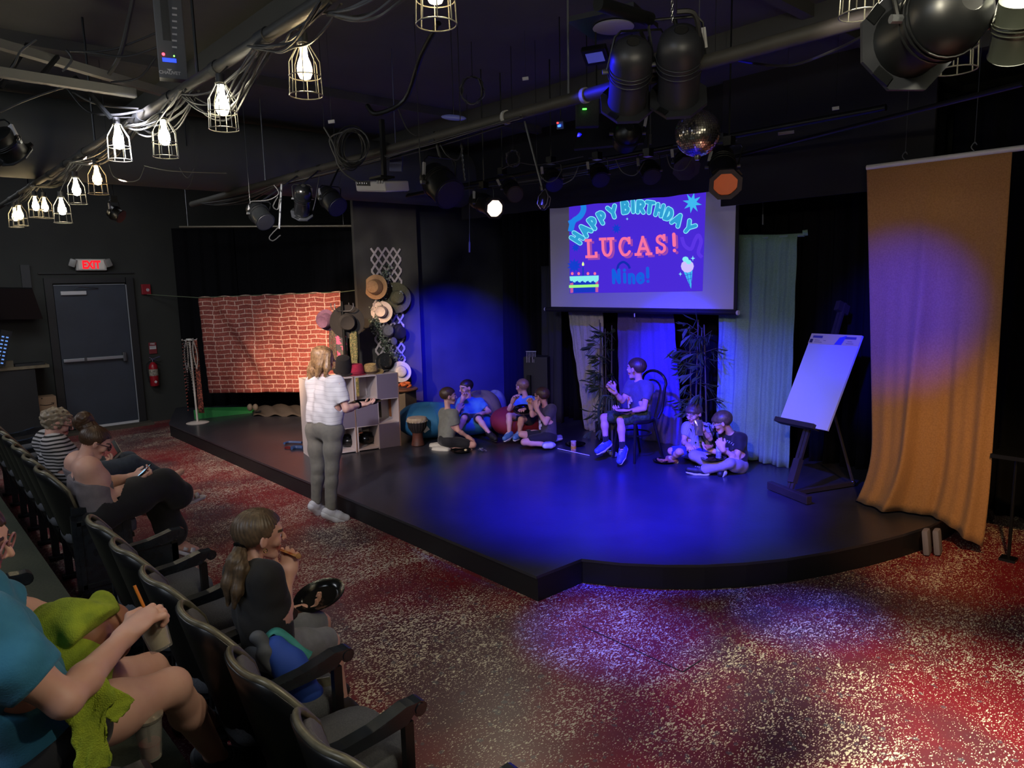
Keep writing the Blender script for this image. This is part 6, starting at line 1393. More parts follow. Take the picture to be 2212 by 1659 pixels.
conduit('bent black conduit on the ceiling right of the near caged bulb', [(948, 50, 4.5), (910, 120, 4.8), (875, 215, 5.1), (815, 246, 5.2), (793, 228, 5.25)], .018, BMETAL)
# ---------- cables
rnd = random.Random(21)
def run(x0, x1, n, sag, seed, m=None, r=.005, y=PY1, z=PZ1, label='', name='cable_bundle'):
    rr = random.Random(seed); root = thing(name, label, 'cable', ((x0+x1)/2, y, z))
    for k in range(n):
        pts = []; q = 6; oy = rr.uniform(-.05, .05); s = sag*rr.uniform(.4, 1.2); ph = rr.uniform(0, 6)
        for i in range(q): t = i/(q-1); pts.append(Vector((x0+(x1-x0)*t, y+oy+rr.uniform(-.012, .012), z-.03-s*math.sin(math.pi*t)+rr.uniform(-.008, .008))))
        mb = MB(); mb.tube(cable(pts, sub=4), r*rr.uniform(.7, 1.2), 5); mb.build('cable', m if m and k % 2 == 0 else (RUBBER if k % 3 else CABLEG), root, True)
    return root
BCAB = mat('blue_cable', '3a5a9a', .4)
run(-2.3, -2.9, 5, .06, 1, RUBBER, label='loops of pale cable under the pipe beside the large warm bulb'); run(-1.7, -2.4, 5, .08, 2, CABLEG, label='pale and blue cables strapped at the top of the pipe')
run(-2.9, -3.8, 8, .16, 3, CABLEG, label='sagging cable bundle between the second and third caged bulbs'); run(-3.7, -4.7, 10, .10, 4, CABLEG, label='dense knot of cables strapped to the pipe below the dimmer pack')
run(-4.6, -6.2, 9, .08, 5, CABLEG, label='cables strapped along the middle stretch of the bulb pipe'); run(-6.1, -7.8, 9, .07, 6, label='cables strapped along the far stretch of the bulb pipe'); run(-7.7, -9.6, 7, .05, 7, label='cables at the far end of the bulb pipe')
run(-3.2, -6.8, 5, .03, 8, None, y=PY2, z=PZ2, label='thin cables running along the front stage pipe'); run(-6.4, -8.6, 7, .10, 9, None, y=PY2, z=PZ2, label='cables hanging along the left stretch of the front stage pipe')
run(q0.x+.3, q1.x-.2, 8, .07, 10, None, y=b3y, z=zz, label='tangle of cables on the dark batten in front of the screen')
cables('long black cables drooping across the upper left from the steel bar', [[(0, 242, 4.0), (60, 215, 4.0), (135, 190, 4.0), (145, 192, 4.0), (210, 225, 4.0), (300, 235, 4.0)], [(145, 190, 4.0), (190, 240, 3.9), (250, 248, 3.9), (310, 238, 3.9)], [(135, 155, 3.6), (155, 130, 3.6), (150, 115, 3.6), (143, 108, 3.6)], [(0, 172, 3.5), (30, 140, 3.5), (45, 110, 3.5), (80, 85, 3.5)], [(340, 102, 4.0), (270, 122, 4.0), (190, 112, 4.0), (150, 110, 4.0)], [(345, 68, 4), (250, 105, 4), (180, 112, 4)], [(335, 125, 4), (300, 168, 4), (240, 178, 4)]], .006)
cables('pale cable hanging in a deep loop over the alcove wall at left', [[(236, 356, 5.6), (245, 380, 5.6), (272, 392, 5.6), (300, 388, 5.6), (312, 362, 5.6)], [(312, 358, 5.6), (360, 368, 5.6), (420, 372, 5.6), (490, 374, 5.6)], [(388, 362, 6), (405, 384, 6), (420, 364, 6)]], .005, CABLEG)
cables('grey cable hanging from the pipe to the lighting near the white tag', [[(700, 275, 5.2), (722, 315, 5.2), (728, 350, 5.2), (745, 375, 5.2), (776, 395, 5.2)], [(740, 285, 5.2), (712, 300, 5.2), (725, 340, 5.2)]], .006, CABLEG)
coil = thing('cable_coil', 'coiled black cable hanging on the pipe left of the projector', 'cable', PD(762, 320, 5.3))
for k in range(9):
    cx, cy, rx, ry = 762+rnd.uniform(-6, 6), 318+rnd.uniform(-5, 8), 30+rnd.uniform(-7, 6), 38+rnd.uniform(-6, 8); mb = MB(); mb.tube([PD(cx+rx*math.cos(a), cy+ry*math.sin(a), 5.3+.03*math.sin(a*2+k)) for a in [2*math.pi*q/28 for q in range(29)]], .005, 5); mb.build('cable', RUBBER if k % 3 else CABLEG, coil, True)
cables('cables dangling around the big barrel spotlight', [[(905, 300, 4.9), (908, 350, 4.9), (915, 388, 4.9)], [(950, 310, 4.9), (965, 335, 4.9), (988, 345, 4.9), (1000, 320, 4.9)], [(996, 310, 5), (1000, 350, 5), (1003, 388, 5)], [(860, 235, 5), (880, 280, 5), (900, 295, 5)]], .005)
cables('cable drooping from the right ceiling beam toward the near spotlight', [[(1545, 115, 3.7), (1600, 132, 3.5), (1700, 142, 3.2), (1800, 110, 2.7), (1905, 55, 2.2)]], .006)
cables('thick blue-lit power lead looping over the right large spotlight', [[(1462, 25, 3.2), (1498, 28, 3.2), (1510, 70, 3.25), (1505, 105, 3.3), (1490, 118, 3.35)]], .012)
cables('cable and plugs hanging around the alcove spotlights', [[(540, 440, 6), (545, 435, 6), (580, 432, 6), (602, 418, 6), (592, 400, 6)], [(600, 425, 6), (590, 445, 6), (600, 452, 6), (604, 430, 6)], [(602, 490, 6), (582, 512, 6), (590, 520, 6), (606, 508, 6)], [(690, 380, 5.8), (682, 430, 5.8), (676, 455, 5.8)]], .005)
a, b = PD(608, 398, 6.1), PD(603, 494, 6.1); mb = MB(); mb.tube([a, b], .009, 8); tag(mb.build('drop_rod', GREYM, None, True), 'thin grey rod hanging between the alcove spotlights', 'rod')
for k, (x, y0_, y1_, d, lb) in enumerate(((1014, 415, 545, 7.0, 'thin pull cord with a handle hanging left of the screen'), (1648, 350, 485, 6.8, 'thin pull cord with a handle hanging right of the screen'), (1405, 230, 312, 5.2, 'thin blue-lit rod dropping from the left large spotlight'))):
    r = thing('pull_cord', lb, 'cord', PD(x, y1_, d)); rod_up(r, PD(x, y0_, d), .003); mb = MB(); mb.tube([PD(x, y0_, d), PD(x, y1_-22, d)], .003 if k < 2 else .005, 5); mb.build('cord', GREYM, r); mb = MB(); mb.tube([PD(x, y1_-22, d), PD(x, y1_, d)], .009, 8); mb.build('handle', GREYM, r, True)
for k, (x, y, d, lb) in enumerate(((716, 263, 5.0, 'small white tag stuck high on the dark ceiling left of the projector'), (1135, 170, 5.2, 'small white label block among cables above the front pipe'), (1698, 287, 5.5, 'white paper strip fixed to the dark rig right of the mirror ball'), (1805, 234, 5.0, 'tiny white label on the dark wall above the orange cloth'))):
    mb = MB(); mb.box(PD(x, y, d), (.045 if k != 2 else .12, .012, .022), rotm(rz=.8, ry=-.1)); mb.cur = 1; mb.tube([PD(x, y, d), (PD(x, y, d).x, PD(x, y, d).y, CEIL)], .0012, 4); tag(mb.build('paper_label', [mat('paper_label', 'a8a8ac', .7), BMETAL]), lb, 'label')
c = PD(980, 254, 5.0); mb = MB(); mb.cur = 1; mb.tube([c, (c.x, c.y, CEIL)], .003, 5); mb.cur = 0; mb.ell(c, (.09, .02, .02), rotm(rz=.8, ry=.1), 16, 8); tag(mb.build('blue_reflector', [mat('reflector_blue', '6068b0', .3), BMETAL]), 'slim curved reflector glinting blue above the front pipe', 'reflector')
c = PD(856, 352, 5.6); mb = MB(); mb.box(c, (.11, .02, .13), rotm(rz=.5, ry=.1), .004); mb.tube([c, (c.x, c.y, CEIL)], .004, 5); tag(mb.build('vent_grille', mat('grille_navy', '2c3156', .5)), 'small dark blue slotted panel behind the projector pole', 'grille')
# ============================================================ LEFT WALL THINGS
def onwall(px, py, dx=.02): return PX(px, py, XL+dx)
c = onwall(196, 572, .06); ex = thing('exit_sign', 'lit red EXIT sign with two emergency lamp heads above the door', 'sign', (XL, c.y, c.z-.1))
mb = MB(); mb.box(c, (.09, .40, .17), None, .012); mb.build('housing', mat('sign_white', 'b8b8b2', .5), ex)
mb = MB(); mb.box(c+Vector((.047, 0, 0)), (.004, .34, .13)); mb.build('face_panel', mat('sign_face', 'c8c2ba', .5, emit='c8c0b8', estr=.10), ex)
mb = MB(); put_text(mb, 'EXIT', c+Vector((.050, .0, 0)), (0, 1, 0), (0, 0, 1), .155, .008, .002, .74); mb.build('lettering', mat('exit_red', 'c01828', .5, emit='ff1020', estr=1.0), ex)
for s, px in ((-1, 157), (1, 233)):
    h = onwall(px, 568, .10); mb = MB(); mb.box(h, (.07, .09, .12), rotm(rz=.3*s, rx=.35*s), .02); mb.build('lamp_head', mat('lamp_head', '8a8a86', .4), ex, True)
c = onwall(315, 625, .03); al = thing('fire_alarm_box', 'small red fire alarm pull box on the wall right of the door', 'alarm', (XL, c.y, c.z-.08)); mb = MB(); mb.box(c, (.05, .13, .16), None, .006); mb.build('box', mat('alarm_red', '8c1c24', .4), al); mb = MB(); mb.tube([c+Vector((.03, .02+.02*math.cos(a), -.01+.022*math.sin(a))) for a in [2*math.pi*k/12 for k in range(13)]], .004, 5); mb.box(c+Vector((.029, .02, -.01)), (.004, .02, .02)); mb.build('pull_handle', WHITE, al)
c = onwall(330, 752, .012); fs_ = thing('fire_sign', 'red and white fire extinguisher sign plate above the extinguisher', 'sign', (XL, c.y, c.z-.09)); mb = MB(); mb.box(c, (.012, .115, .18), None, .004); mb.build('plate', mat('sign_red', '7a2830', .5), fs_)
mb = MB(); mb.box(c+Vector((.007, 0, .01)), (.002, .095, .05)); mb.build('white_panel', WHITE, fs_)
mb = MB(); put_text(mb, 'FIRE', c+Vector((.007, 0, .068)), (0, 1, 0), (0, 0, 1), .036, .001, .001); mb.build('lettering', WHITE, fs_)
mb = MB(); put_text(mb, 'EXTINGUISHER', c+Vector((.009, 0, .018)), (0, 1, 0), (0, 0, 1), .0125, .0004, .001); mb.build('small_lettering', mat('sign_ink', '2a2024', .6), fs_)
c = onwall(332, 805, .09); fe = thing('fire_extinguisher', 'red fire extinguisher hanging on the wall right of the door', 'extinguisher', (XL, c.y, c.z-.2)); RED = mat('extinguisher_red', '9c1c28', .3)
mb = MB(); mb.lathe([(.058, -.21), (.066, -.20), (.067, .08), (.06, .12), (.035, .155), (.02, .17), (.002, .17)], c, None, 20); mb.build('cylinder', RED, fe, True)
mb = MB(); mb.lathe([(.0685, -.045), (.0685, .06), (.067, .06), (.067, -.045)], c, None, 20, closed=True); mb.build('label', mat('ext_label', 'b0a898', .5, col2='4a4440', scale=60), fe, True)
mb = MB(); mb.box(c+Vector((.068, 0, -.14)), (.004, .035, .035), rotm(rx=.785)); mb.build('diamond_mark', WHITE, fe)
mb = MB(); mb.tube([c+Vector((0, 0, .17)), c+Vector((0, 0, .21))], .018, 10); mb.build('valve', CHROME, fe, True); mb = MB(); mb.tube([c+Vector((0, -.05, .25)), c+Vector((0, .09, .17))], .008, 6); mb.tube([c+Vector((0, -.05, .20)), c+Vector((0, .11, .25))], .008, 6); mb.build('squeeze_handle', CHROME, fe)
mb = MB(); mb.tube(cable([c+Vector((0, -.02, .19)), c+Vector((.02, -.10, .13)), c+Vector((.03, -.095, -.05)), c+Vector((.03, -.085, -.14))]), .009, 7); mb.build('hose', RUBBER, fe, True)
# television on the wall
c0_, c1_ = PX(-70, 625, XL+.5), PX(92, 690, XL+.5); tv = thing('wall_television', 'black flat television tilted on the wall at the left edge', 'television', ((c0_+c1_)/2)); 
TV = [PX(-90, 622, XL+.55), PX(70, 624, XL+.55), PX(93, 689, XL+.4), PX(-70, 692, XL+.4)]; n = (TV[1]-TV[0]).cross(TV[3]-TV[0]).normalized()
if n.dot(CP-TV[0]) < 0: n = -n
quad_slab(TV, n, -.05, 0, 'screen_panel', mat('tv_black', '0e0f12', .35), tv); 
mb = MB(); q = onwall(56, 600, .03); mb.box(q, (.04, .11, .36)); mb.build('wall_bracket', mat('bracket_grey', '2e3033', .6), tv)
# counter at left with oddments
a, b = PX(-60, 800, XL+.45), PX(104, 787, XL+.45); ctr = thing('counter', 'dark counter with a wooden top at the left edge by the door', 'counter', ((a.x+b.x)/2, (a.y+b.y)/2, 0)); CT = mat('counter_top', '7a705a', .6, col2='665c48', scale=12)
zc_ = (a.z+b.z)/2
mb = MB(); mb.box((XL+.28, (a.y+b.y)/2, zc_-.015), (.5, b.y-a.y, .04)); mb.build('worktop', CT, ctr); mb = MB(); e = PX(80, 850, XL+.45); mb.box((XL+.28, (a.y+e.y)/2, zc_/2-.02), (.46, e.y-a.y, zc_-.04)); mb.build('cabinet_body', BLACK, ctr)
cc_ = PX(12, 782, XL+.4); mb = MB(); mb.box((cc_.x, cc_.y+.02, zc_+.045), (.1, .12, .085)); tag(mb.build('small_box', mat('box_tan', '6a6250', .7)), 'small tan box on the counter under the television', 'box')
c = PX(62, 781, XL+.4); mb = MB(); mb.box((c.x, c.y, zc_+.02), (.2, .35, .035), None, .005); tag(mb.build('media_box', BLACK), 'flat black electronics box on the right end of the counter', 'electronics')
c = PX(6, 752, XL+.62); mx = thing('light_console', 'upright board of small blue lights at the left edge on the counter', 'console', (c.x, c.y, zc_)); RQ = rotm(rx=-.28, rz=.2); mb = MB(); mb.box(c, (.03, .13, .48), RQ); mb.build('board', BLACK, mx)
for k in range(16): mb = MB(); mb.box(c+RQ @ Vector((.018, -.03+.05*(k % 2), -.2+.05*(k//2))), (.006, .028, .018), RQ); mb.build('indicator', mat('ind_blue', '5a80b8', .4, emit='6a98e8', estr=.7), mx)
# shipping box
bx = [PX(80, 856, XL+.4), PX(114, 855, XL+.4)]; c = PX(98, 872, XL+.3); CB = mat('cardboard', '8a7056', .8); sb = thing('cardboard_box', 'small cardboard box with a curved arrow mark behind the curly-haired woman', 'box', (c.x, c.y, 0)); 
mb = MB(); mb.box((c.x, c.y, c.z-.04), (.25, .235, .30), rotm(rz=0)); mb.build('carton', CB, sb); mb = MB(); mb.box((c.x, c.y, (c.z-.19)/2), (.3, .3, c.z-.19)); tag(mb.build('black_crate', BLACK), 'black crate under the small cardboard box', 'crate')
f0 = Vector((c.x+.1265, c.y, c.z+.02)); mb = MB(); pts = [f0+Vector((0, -.085+.014*k, -.012-.016*math.sin(math.pi*k/12))) for k in range(13)]; mb.tube(pts, .005, 5); mb.tube([pts[-1]+Vector((0, -.03, .012)), pts[-1]+Vector((0, .004, .012)), pts[-1]+Vector((0, -.006, -.015))], .004, 5); mb.build('arrow_mark', mat('print_brown', '2c2018', .7), sb)
mb = MB(); mb.box(f0+Vector((0, -.055, .075)), (.002, .018, .018)); mb.build('printed_mark', MATS['print_brown'], sb)
# green tape strip + string
a, b = onwall(390, 568, .15), onwall(397, 688, .15)
mb = MB(); mb.add([a+Vector((0, -.035, 0)), a+Vector((0, .035, 0)), b+Vector((0, .008, 0)), b+Vector((0, -.005, 0)), a+Vector((.008, -.035, 0)), a+Vector((.008, .035, 0)), b+Vector((.008, .008, 0)), b+Vector((.008, -.005, 0))], [(0, 1, 2, 3), (7, 6, 5, 4), (0, 4, 5, 1), (1, 5, 6, 2), (2, 6, 7, 3), (3, 7, 4, 0)]); tag(mb.build('green_strip', mat('green_strip', '2f5c3c', .7)), 'narrow green strip hanging on the wall above the bead stand', 'strip')
mb = MB(); mb.box(b+Vector((.01, -.01, -.04)), (.02, .06, .05)); tag(mb.build('white_tag', WHITE), 'small white tag at the end of the green strip', 'tag')
# string and brick cloth
SA = onwall(318, 636, .05); SB = PX(778, 627, PXX+.0); wa = Vector((SA.x, SA.y, 0)); wb = Vector((SB.x, SB.y, 0)); wd = (wb-wa).normalized(); wn = Vector((-wd.y, wd.x, 0))
def BP(px, py): return PL(px, py, wa, wn)
mb = MB(); mb.tube([SA, BP(427, 643), BP(735, 631), BP(778, 626)], .006, 5); tag(mb.build('string', mat('string_green', '5c6650', .8), None, True), 'pale string stretched from the alarm box to the pillar, carrying the brick cloth', 'string')
def brick_mat():
    m = bpy.data.materials.new('brick_print'); m.use_nodes = True; nt = m.node_tree; b = nt.nodes['Principled BSDF']; L = nt.links.new
    uv = nt.nodes.new('ShaderNodeUVMap'); n0 = node(nt, 'ShaderNodeTexNoise', i_Scale=14.0, i_Detail=2.0); L(uv.outputs[0], n0.inputs['Vector'])
    w = node(nt, 'ShaderNodeVectorMath', operation='MULTIPLY_ADD'); L(n0.outputs['Color'], w.inputs[0]); w.inputs[1].default_value = (.018, .012, 0); L(uv.outputs[0], w.inputs[2])
    br = nt.nodes.new('ShaderNodeTexBrick'); L(w.outputs[0], br.inputs['Vector']); br.offset = .5; br.squash = .62; br.squash_frequency = 2
    br.inputs['Scale'].default_value = 1.0; br.inputs['Brick Width'].default_value = .215; br.inputs['Row Height'].default_value = 1.5/22; br.inputs['Mortar Size'].default_value = .0062; br.inputs['Mortar Smooth'].default_value = .15; br.inputs['Bias'].default_value = -.1
    br.inputs['Color1'].default_value = (*lin('84403a'), 1); br.inputs['Color2'].default_value = (*lin('a05448'), 1); br.inputs['Mortar'].default_value = (*lin('cfb0a2'), 1)
    n1 = node(nt, 'ShaderNodeTexNoise', i_Scale=40.0, i_Detail=5.0); L(uv.outputs[0], n1.inputs['Vector'])
    r = node(nt, 'ShaderNodeValToRGB'); r.color_ramp.elements[0].position = .3; r.color_ramp.elements[0].color = (.62, .5, .5, 1); r.color_ramp.elements[1].position = .72; r.color_ramp.elements[1].color = (1.25, 1.2, 1.15, 1); L(n1.outputs['Fac'], r.inputs['Fac'])
    mx = nt.nodes.new('ShaderNodeMix'); mx.data_type = 'RGBA'; mx.blend_type = 'MULTIPLY'; mx.inputs[0].default_value = 1; L(br.outputs['Color'], mx.inputs[6]); L(r.outputs['Color'], mx.inputs[7]); L(mx.outputs[2], b.inputs['Base Color']); b.inputs['Roughness'].default_value = .8; return m
TL, TR, BR2, BL2 = BP(427, 642), BP(735, 630), BP(742, 846), BP(453, 849); P = []; nu, nv = 90, 60
for i in range(nu+1):
    u = i/nu; row = []
    for j in range(nv+1):
        v = j/nv; p = TL.lerp(TR, u).lerp(BL2.lerp(BR2, u), v)
        w = .035*math.exp(-((u-.13-.42*v)/.05)**2)*math.sin(math.pi*min(1, v*1.1)) - .03*math.exp(-((u-.06-.36*v)/.06)**2) + .006*math.sin(u*60+v*20)*math.sin(v*31+u*9)+.012*math.sin(u*17+2*v)*v
        p = p - wn*w*(1 if wn.dot(CP-p) < 0 else -1)*1.3 + Vector((0, 0, .008*math.sin(u*40)*(1-v)))
        row.append(p)
    P.append(row)
mb = MB(); mb.sheet(P, .003); bcl = mb.build('brick_print_cloth', brick_mat(), None, 'all'); tag(bcl, 'wide cloth printed with red brickwork hanging on a string in the alcove', 'cloth')
me = bcl.data; uvl = me.uv_layers.new(name='UVMap'); m_ = (nu+1)*(nv+1); vi = np.zeros(len(me.loops), dtype=np.int32); me.loops.foreach_get('vertex_index', vi); vi = vi % m_
uvs = np.stack([(vi//(nv+1))/nu*2.15, 1.5-(vi % (nv+1))/nv*1.5], 1).astype(np.float32); uvl.data.foreach_set('uv', uvs.ravel())
# bead stand
c = G(427, 914, ST); bs = thing('bead_stand', 'white pole stand hung with bead necklaces and ties in front of the alcove', 'stand', c); top_ = PD(415, 733, (c-CP).dot(fw)); top_ = Vector((c.x-.01, c.y-.01, top_.z))
mb = MB(); mb.lathe([(.15, 0), (.155, .008), (.12, .018), (.02, .022), (.012, .03)], c, None, 28); mb.build('base', mat('stand_white', 'b4b2ac', .5), bs, True)
mb = MB(); mb.tube([c+Vector((0, 0, .02)), top_], .014, 10); mb.lathe([(.03, -.01), (.05, 0), (.045, .02), (.01, .025)], top_, None, 16); mb.build('pole', MATS['stand_white'], bs, True)
for k in range(8): a = k*.785; mb = MB(); e = Vector((math.cos(a), math.sin(a), 0)); mb.tube([top_, top_+e*.10, top_+e*.105+Vector((0, 0, .02))], .005, 6); mb.build('hook', MATS['stand_white'], bs, True)
rnd = random.Random(8); cols = ['a8a49c', '3a3430', '8a4438', '5a5650', 'b0b0b0', '6e3028', '2f2b29', '7a7468']
NAMES_ = ['grey', 'black', 'rust', 'charcoal', 'silver', 'dark red', 'black and tan', 'taupe']
for k in range(8):
    a = k*.785+.2; e = Vector((math.cos(a), math.sin(a), 0)); L_ = (.40, .62, .78, .9, .45, 1.0, .7, .55)[k]; t = Vector((-e.y, e.x, 0)); s = top_+e*.095
    pts = [s+t*.02*math.sin(q*math.pi)*(1) + Vector((0, 0, -L_*(1-abs(2*q-1)))) for q in [i/40 for i in range(41)]]
    pts = [p+t*(.028*math.sin(2*math.pi*i/40)) for i, p in enumerate(pts)]
    mb = MB()
    for p in pts: mb.ell(p, (.009, .009, .011), None, 6, 4)
    o = mb.build('bead_necklace', mat('bead_%d' % k, cols[k], .35), None, True); tag(o, NAMES_[k]+' bead string hanging on the white pole stand', 'necklace'); o['group'] = 'bead strings on the stand'
a = top_+Vector((.06, .06, 0)); mb = MB(); P = [[a+CR*(w*(.022+.02*i/10))+Vector((0, 0, -.105*i)) for w in (-1, 0, 1)] for i in range(11)]; mb.sheet(P, .006); tag(mb.build('necktie', plaid('tie_print', '5a241c', '8a4a38', '2a1512', 60), None, 'all'), 'long dark red patterned tie on the right of the white stand', 'tie')
# things on the floor of the alcove
def at_floor(px, py, z=ST): return G(px, py, z)
a, b, c2, d2 = at_floor(418, 905), at_floor(530, 893), at_floor(560, 882), at_floor(425, 890)
gb = thing('green_board', 'green cloth-covered board lying at the foot of the alcove', 'board', a); mb = MB(); ga = at_floor(420, 906); gb_ = at_floor(545, 892); hgt = .14
mb.add([ga, gb_, gb_+Vector((-.2, .2, .02)), ga+Vector((-.15, .15, 0)), ga+Vector((0, 0, hgt)), gb_+Vector((0, 0, .03)), gb_+Vector((-.2, .2, .05)), ga+Vector((-.15, .15, hgt))], [(0, 1, 5, 4), (1, 2, 6, 5), (2, 3, 7, 6), (3, 0, 4, 7), (4, 5, 6, 7), (3, 2, 1, 0)]); mb.build('panel', mat('green_cloth2', '1f7a3c', .7), gb)
hp_ = at_floor(600, 897); mb = MB(); P = []
for i in range(31):
    u = i/30; row = []
    for j in range(11):
        v = j/10; p = at_floor(548+120*u, 900-16*v); row.append(p+Vector((0, 0, .10*math.sin(math.pi*v)*(1-abs(2*u-1)**3)+.02*math.sin(u*20+v*7)+.01)))
    P.append(row)
mb.sheet(P, .01); tag(mb.build('cloth_heap', mat('heap_grey', '38332f', .9, col2='3a3532', scale=20), None, 'all'), 'low heap of grey brown cloth on the stage under the brick cloth', 'cloth')
for k, px in enumerate((540, 552)):
    c = PD(px, 880, 10.6); mb = MB(); mb.ell(c, (.05, .04, .055), None, 12, 8); tag(mb.build('shoe_tip', mat('pale_shoe', '5a564e', .7), None, True), ('left' if k == 0 else 'right')+' of two pale shoe toes in the dark under the brick cloth', 'shoe')
# ============================================================ THE PEOPLE
def dep(p): return (Vector(p)-CP).dot(fw)
def JJ(D0, **k): return {a: (PD(v[0], v[1], D0+(v[2] if len(v) > 2 else 0)) if isinstance(v, tuple) else v) for a, v in k.items()}
def YJ(**k): return {a: (PY(*v) if isinstance(v, tuple) else v) for a, v in k.items()}
def stripes(n, a, b, s=14.0, w=.5, ax=2, c3=None):
    m = mat(n, a, .85); nt = m.node_tree; bs = nt.nodes['Principled BSDF']; g = nt.nodes.new('ShaderNodeNewGeometry'); sp = nt.nodes.new('ShaderNodeSeparateXYZ'); nt.links.new(g.outputs['Position'], sp.inputs[0])
    nz = node(nt, 'ShaderNodeTexNoise', i_Scale=5.0); nt.links.new(g.outputs['Position'], nz.inputs['Vector'])
    v = math_n(nt, 'FRACT', math_n(nt, 'MULTIPLY', math_n(nt, 'ADD', sp.outputs[ax], math_n(nt, 'MULTIPLY', nz.outputs['Fac'], .03)), s)); nt.links.new(mix_n(nt, math_n(nt, 'LESS_THAN', v, w), lin(a), lin(b)), bs.inputs['Base Color']); return m
def knit(n, a, b=None): return mat(n, a, .85, col2=b or a, scale=30, bump=.15, bscale=220, sheen=.1)
DENIM = knit('denim', '2f3a4c', '384558'); SOCKB = knit('black_sock', '121216')
# --- standing woman
d0 = dep(G(703, 1122, 0)); WF = Vector((-.12, .99, 0))
J = JJ(d0, head=(699, 775), neck=(701, 815, .02), chest=(702, 852, -.01), shR=(730, 833, -.13), shL=(676, 830, .12), elR=(748, 884, -.16), wrR=(778, 874, -.02), elL=(702, 882, .24), wrL=(764, 874, .16),
       pelvis=(700, 922, 0), hipR=(719, 930, -.07), hipL=(683, 929, .08), kneeR=(717, 1015, -.08), kneeL=(687, 1012, .07), ankR=(714, 1105, -.10), ankL=(683, 1090, .10), toeR=(748, 1119, -.03), toeL=(703, 1106, .2))
J['base'] = Vector((0, 0, 0)); J['front'] = WF; J['hem'] = PD(700, 905, d0)
hcw = J['head']; Hh = .2
woman, hpw, _ = person('standing woman in a striped white tee and grey trousers with long blond hair', J, (.25, .97, -.12), hh=.215, s=.95, res=.010, fres=.006, hair='long', hairm=MATS['hair_blond'],
  shirtm=stripes('tee_white_striped', 'b9b4b8', 'ccc8ca', 26, .86), sleeve=.72, pants=1.9, pantsm=knit('trousers_grey', '68645c', '716c62'), shoem=(mat('sneaker_white', 'c4c2c6', .6), MATS['sole_white']), build=.86, female=True,
  hands={'R': dict(d=Vector((.3, .95, .0)), n=Vector((0, 0, 1)), curl=.45), 'L': dict(d=Vector((.3, .9, 0)), n=Vector((0, 0, 1)), curl=.45)},
  extras={'hairchains': [([PD(690, 770, d0+.03), PD(678, 800, d0+.04), PD(668, 822, d0+.06)], [.055, .045, .018]), ([PD(700, 762, d0-.05), PD(692, 790, d0-.07), PD(684, 812, d0-.05)], [.05, .04, .015]), ([PD(684, 768, d0+.08), PD(672, 798, d0+.1), PD(665, 818, d0+.1)], [.04, .035, .015]), ([PD(708, 765, d0-.09), PD(707, 795, d0-.11), PD(702, 812, d0-.09)], [.035, .03, .012])]})
mb = MB(); w_ = J['wrR']; mb.lathe([(.031, -.011), (.033, 0), (.031, .011)], w_+(J['elR']-w_)*.12, frame(J['wrR']-J['elR']), 16, closed=False); mb.build('wrist_watch', BGLOSS, woman, True)
plate(PD(793, 869, d0+.10)+Vector((0, 0, -.012)), .135, 'black plate held out by the standing woman')
# --- kneeling boy in grey
d0 = dep(G(965, 968, ST)); sB = .80
J = JJ(d0, head=(969, 856, -.02), neck=(968, 886), chest=(967, 910, 0), shR=(980, 897, -.10), shL=(958, 894, .10), elR=(990, 930, -.10), wrR=(1012, 945, -.03), elL=(985, 905, .18), wrL=(990, 886, .25), pelvis=(962, 948, .0), hipR=(968, 953, -.08), hipL=(960, 950, .08),
       kneeR=(1022, 961, -.05), kneeL=(1019, 953, .16), ankR=(962, 970, -.09), ankL=(955, 962, .10), toeR=(938, 969, -.06), toeL=(932, 962, .12))
J['base'] = Vector((0, 0, ST))
person('boy kneeling in a grey tee with his back turned, near the drum', J, (.45, .88, -.05), hh=.205, s=sB, build=.82, res=.010, fres=.006, hair='short', hairm=MATS['hair_brown'], shirtm=knit('tee_grey', '6e7068', '777a72'), sleeve=.6, pants=.72, pantsm=knit('shorts_black', '15151a'), shoem=(knit('knit_shoe_grey', 'a8a69c'), mat('sole_grey', 'b8b6aa', .6)), socks=SOCKB)
# --- boy in bright blue on the blue beanbag
d0 = 8.98
J = JJ(d0, head=(1007, 838, -.02), neck=(1012, 862, .03), chest=(1018, 880, .03), shR=(995, 870, -.02), shL=(1040, 872, .05), elR=(988, 889, -.12), wrR=(999, 864, -.14), elL=(1057, 889, -.02), wrL=(1042, 893, -.14), pelvis=(1022, 900, .02), hipR=(1012, 903, -.03), hipL=(1032, 903, .0),
       kneeR=(1003, 903, -.28), kneeL=(1034, 905, -.32), ankR=(992, 931, -.32), ankL=(1057, 936, -.40), toeR=(984, 938, -.42), toeL=(1070, 948, -.50))
J['base'] = Vector((0, 0, ST))
person('boy in a bright blue tee lounging on the blue beanbag, hand at his mouth', J, (-.15, -1, -.2), hh=.20, s=.8, build=.82, res=.010, fres=.006, hair='buzz', hairm=MATS['hair_dark'], shirtm=knit('tee_blue', '3c7aa8', '4484b0'), sleeve=.6, pants=.8, pantsm=knit('shorts_black'  , '15151a'), shoem=(mat('shoe_black', '16161a', .6), mat('sole_black', '1c1c20', .6)),
  hands={'R': dict(d=Vector((.2, .3, .9)), n=Vector((.6, -.2, 0)), curl=.8)})
mb = MB()
for t in (.35, .5): q = J['wrR'].lerp(J['elR'], t); mb.lathe([(.029, -.004), (.031, 0), (.029, .004)], q, frame(J['wrR']-J['elR']), 14)
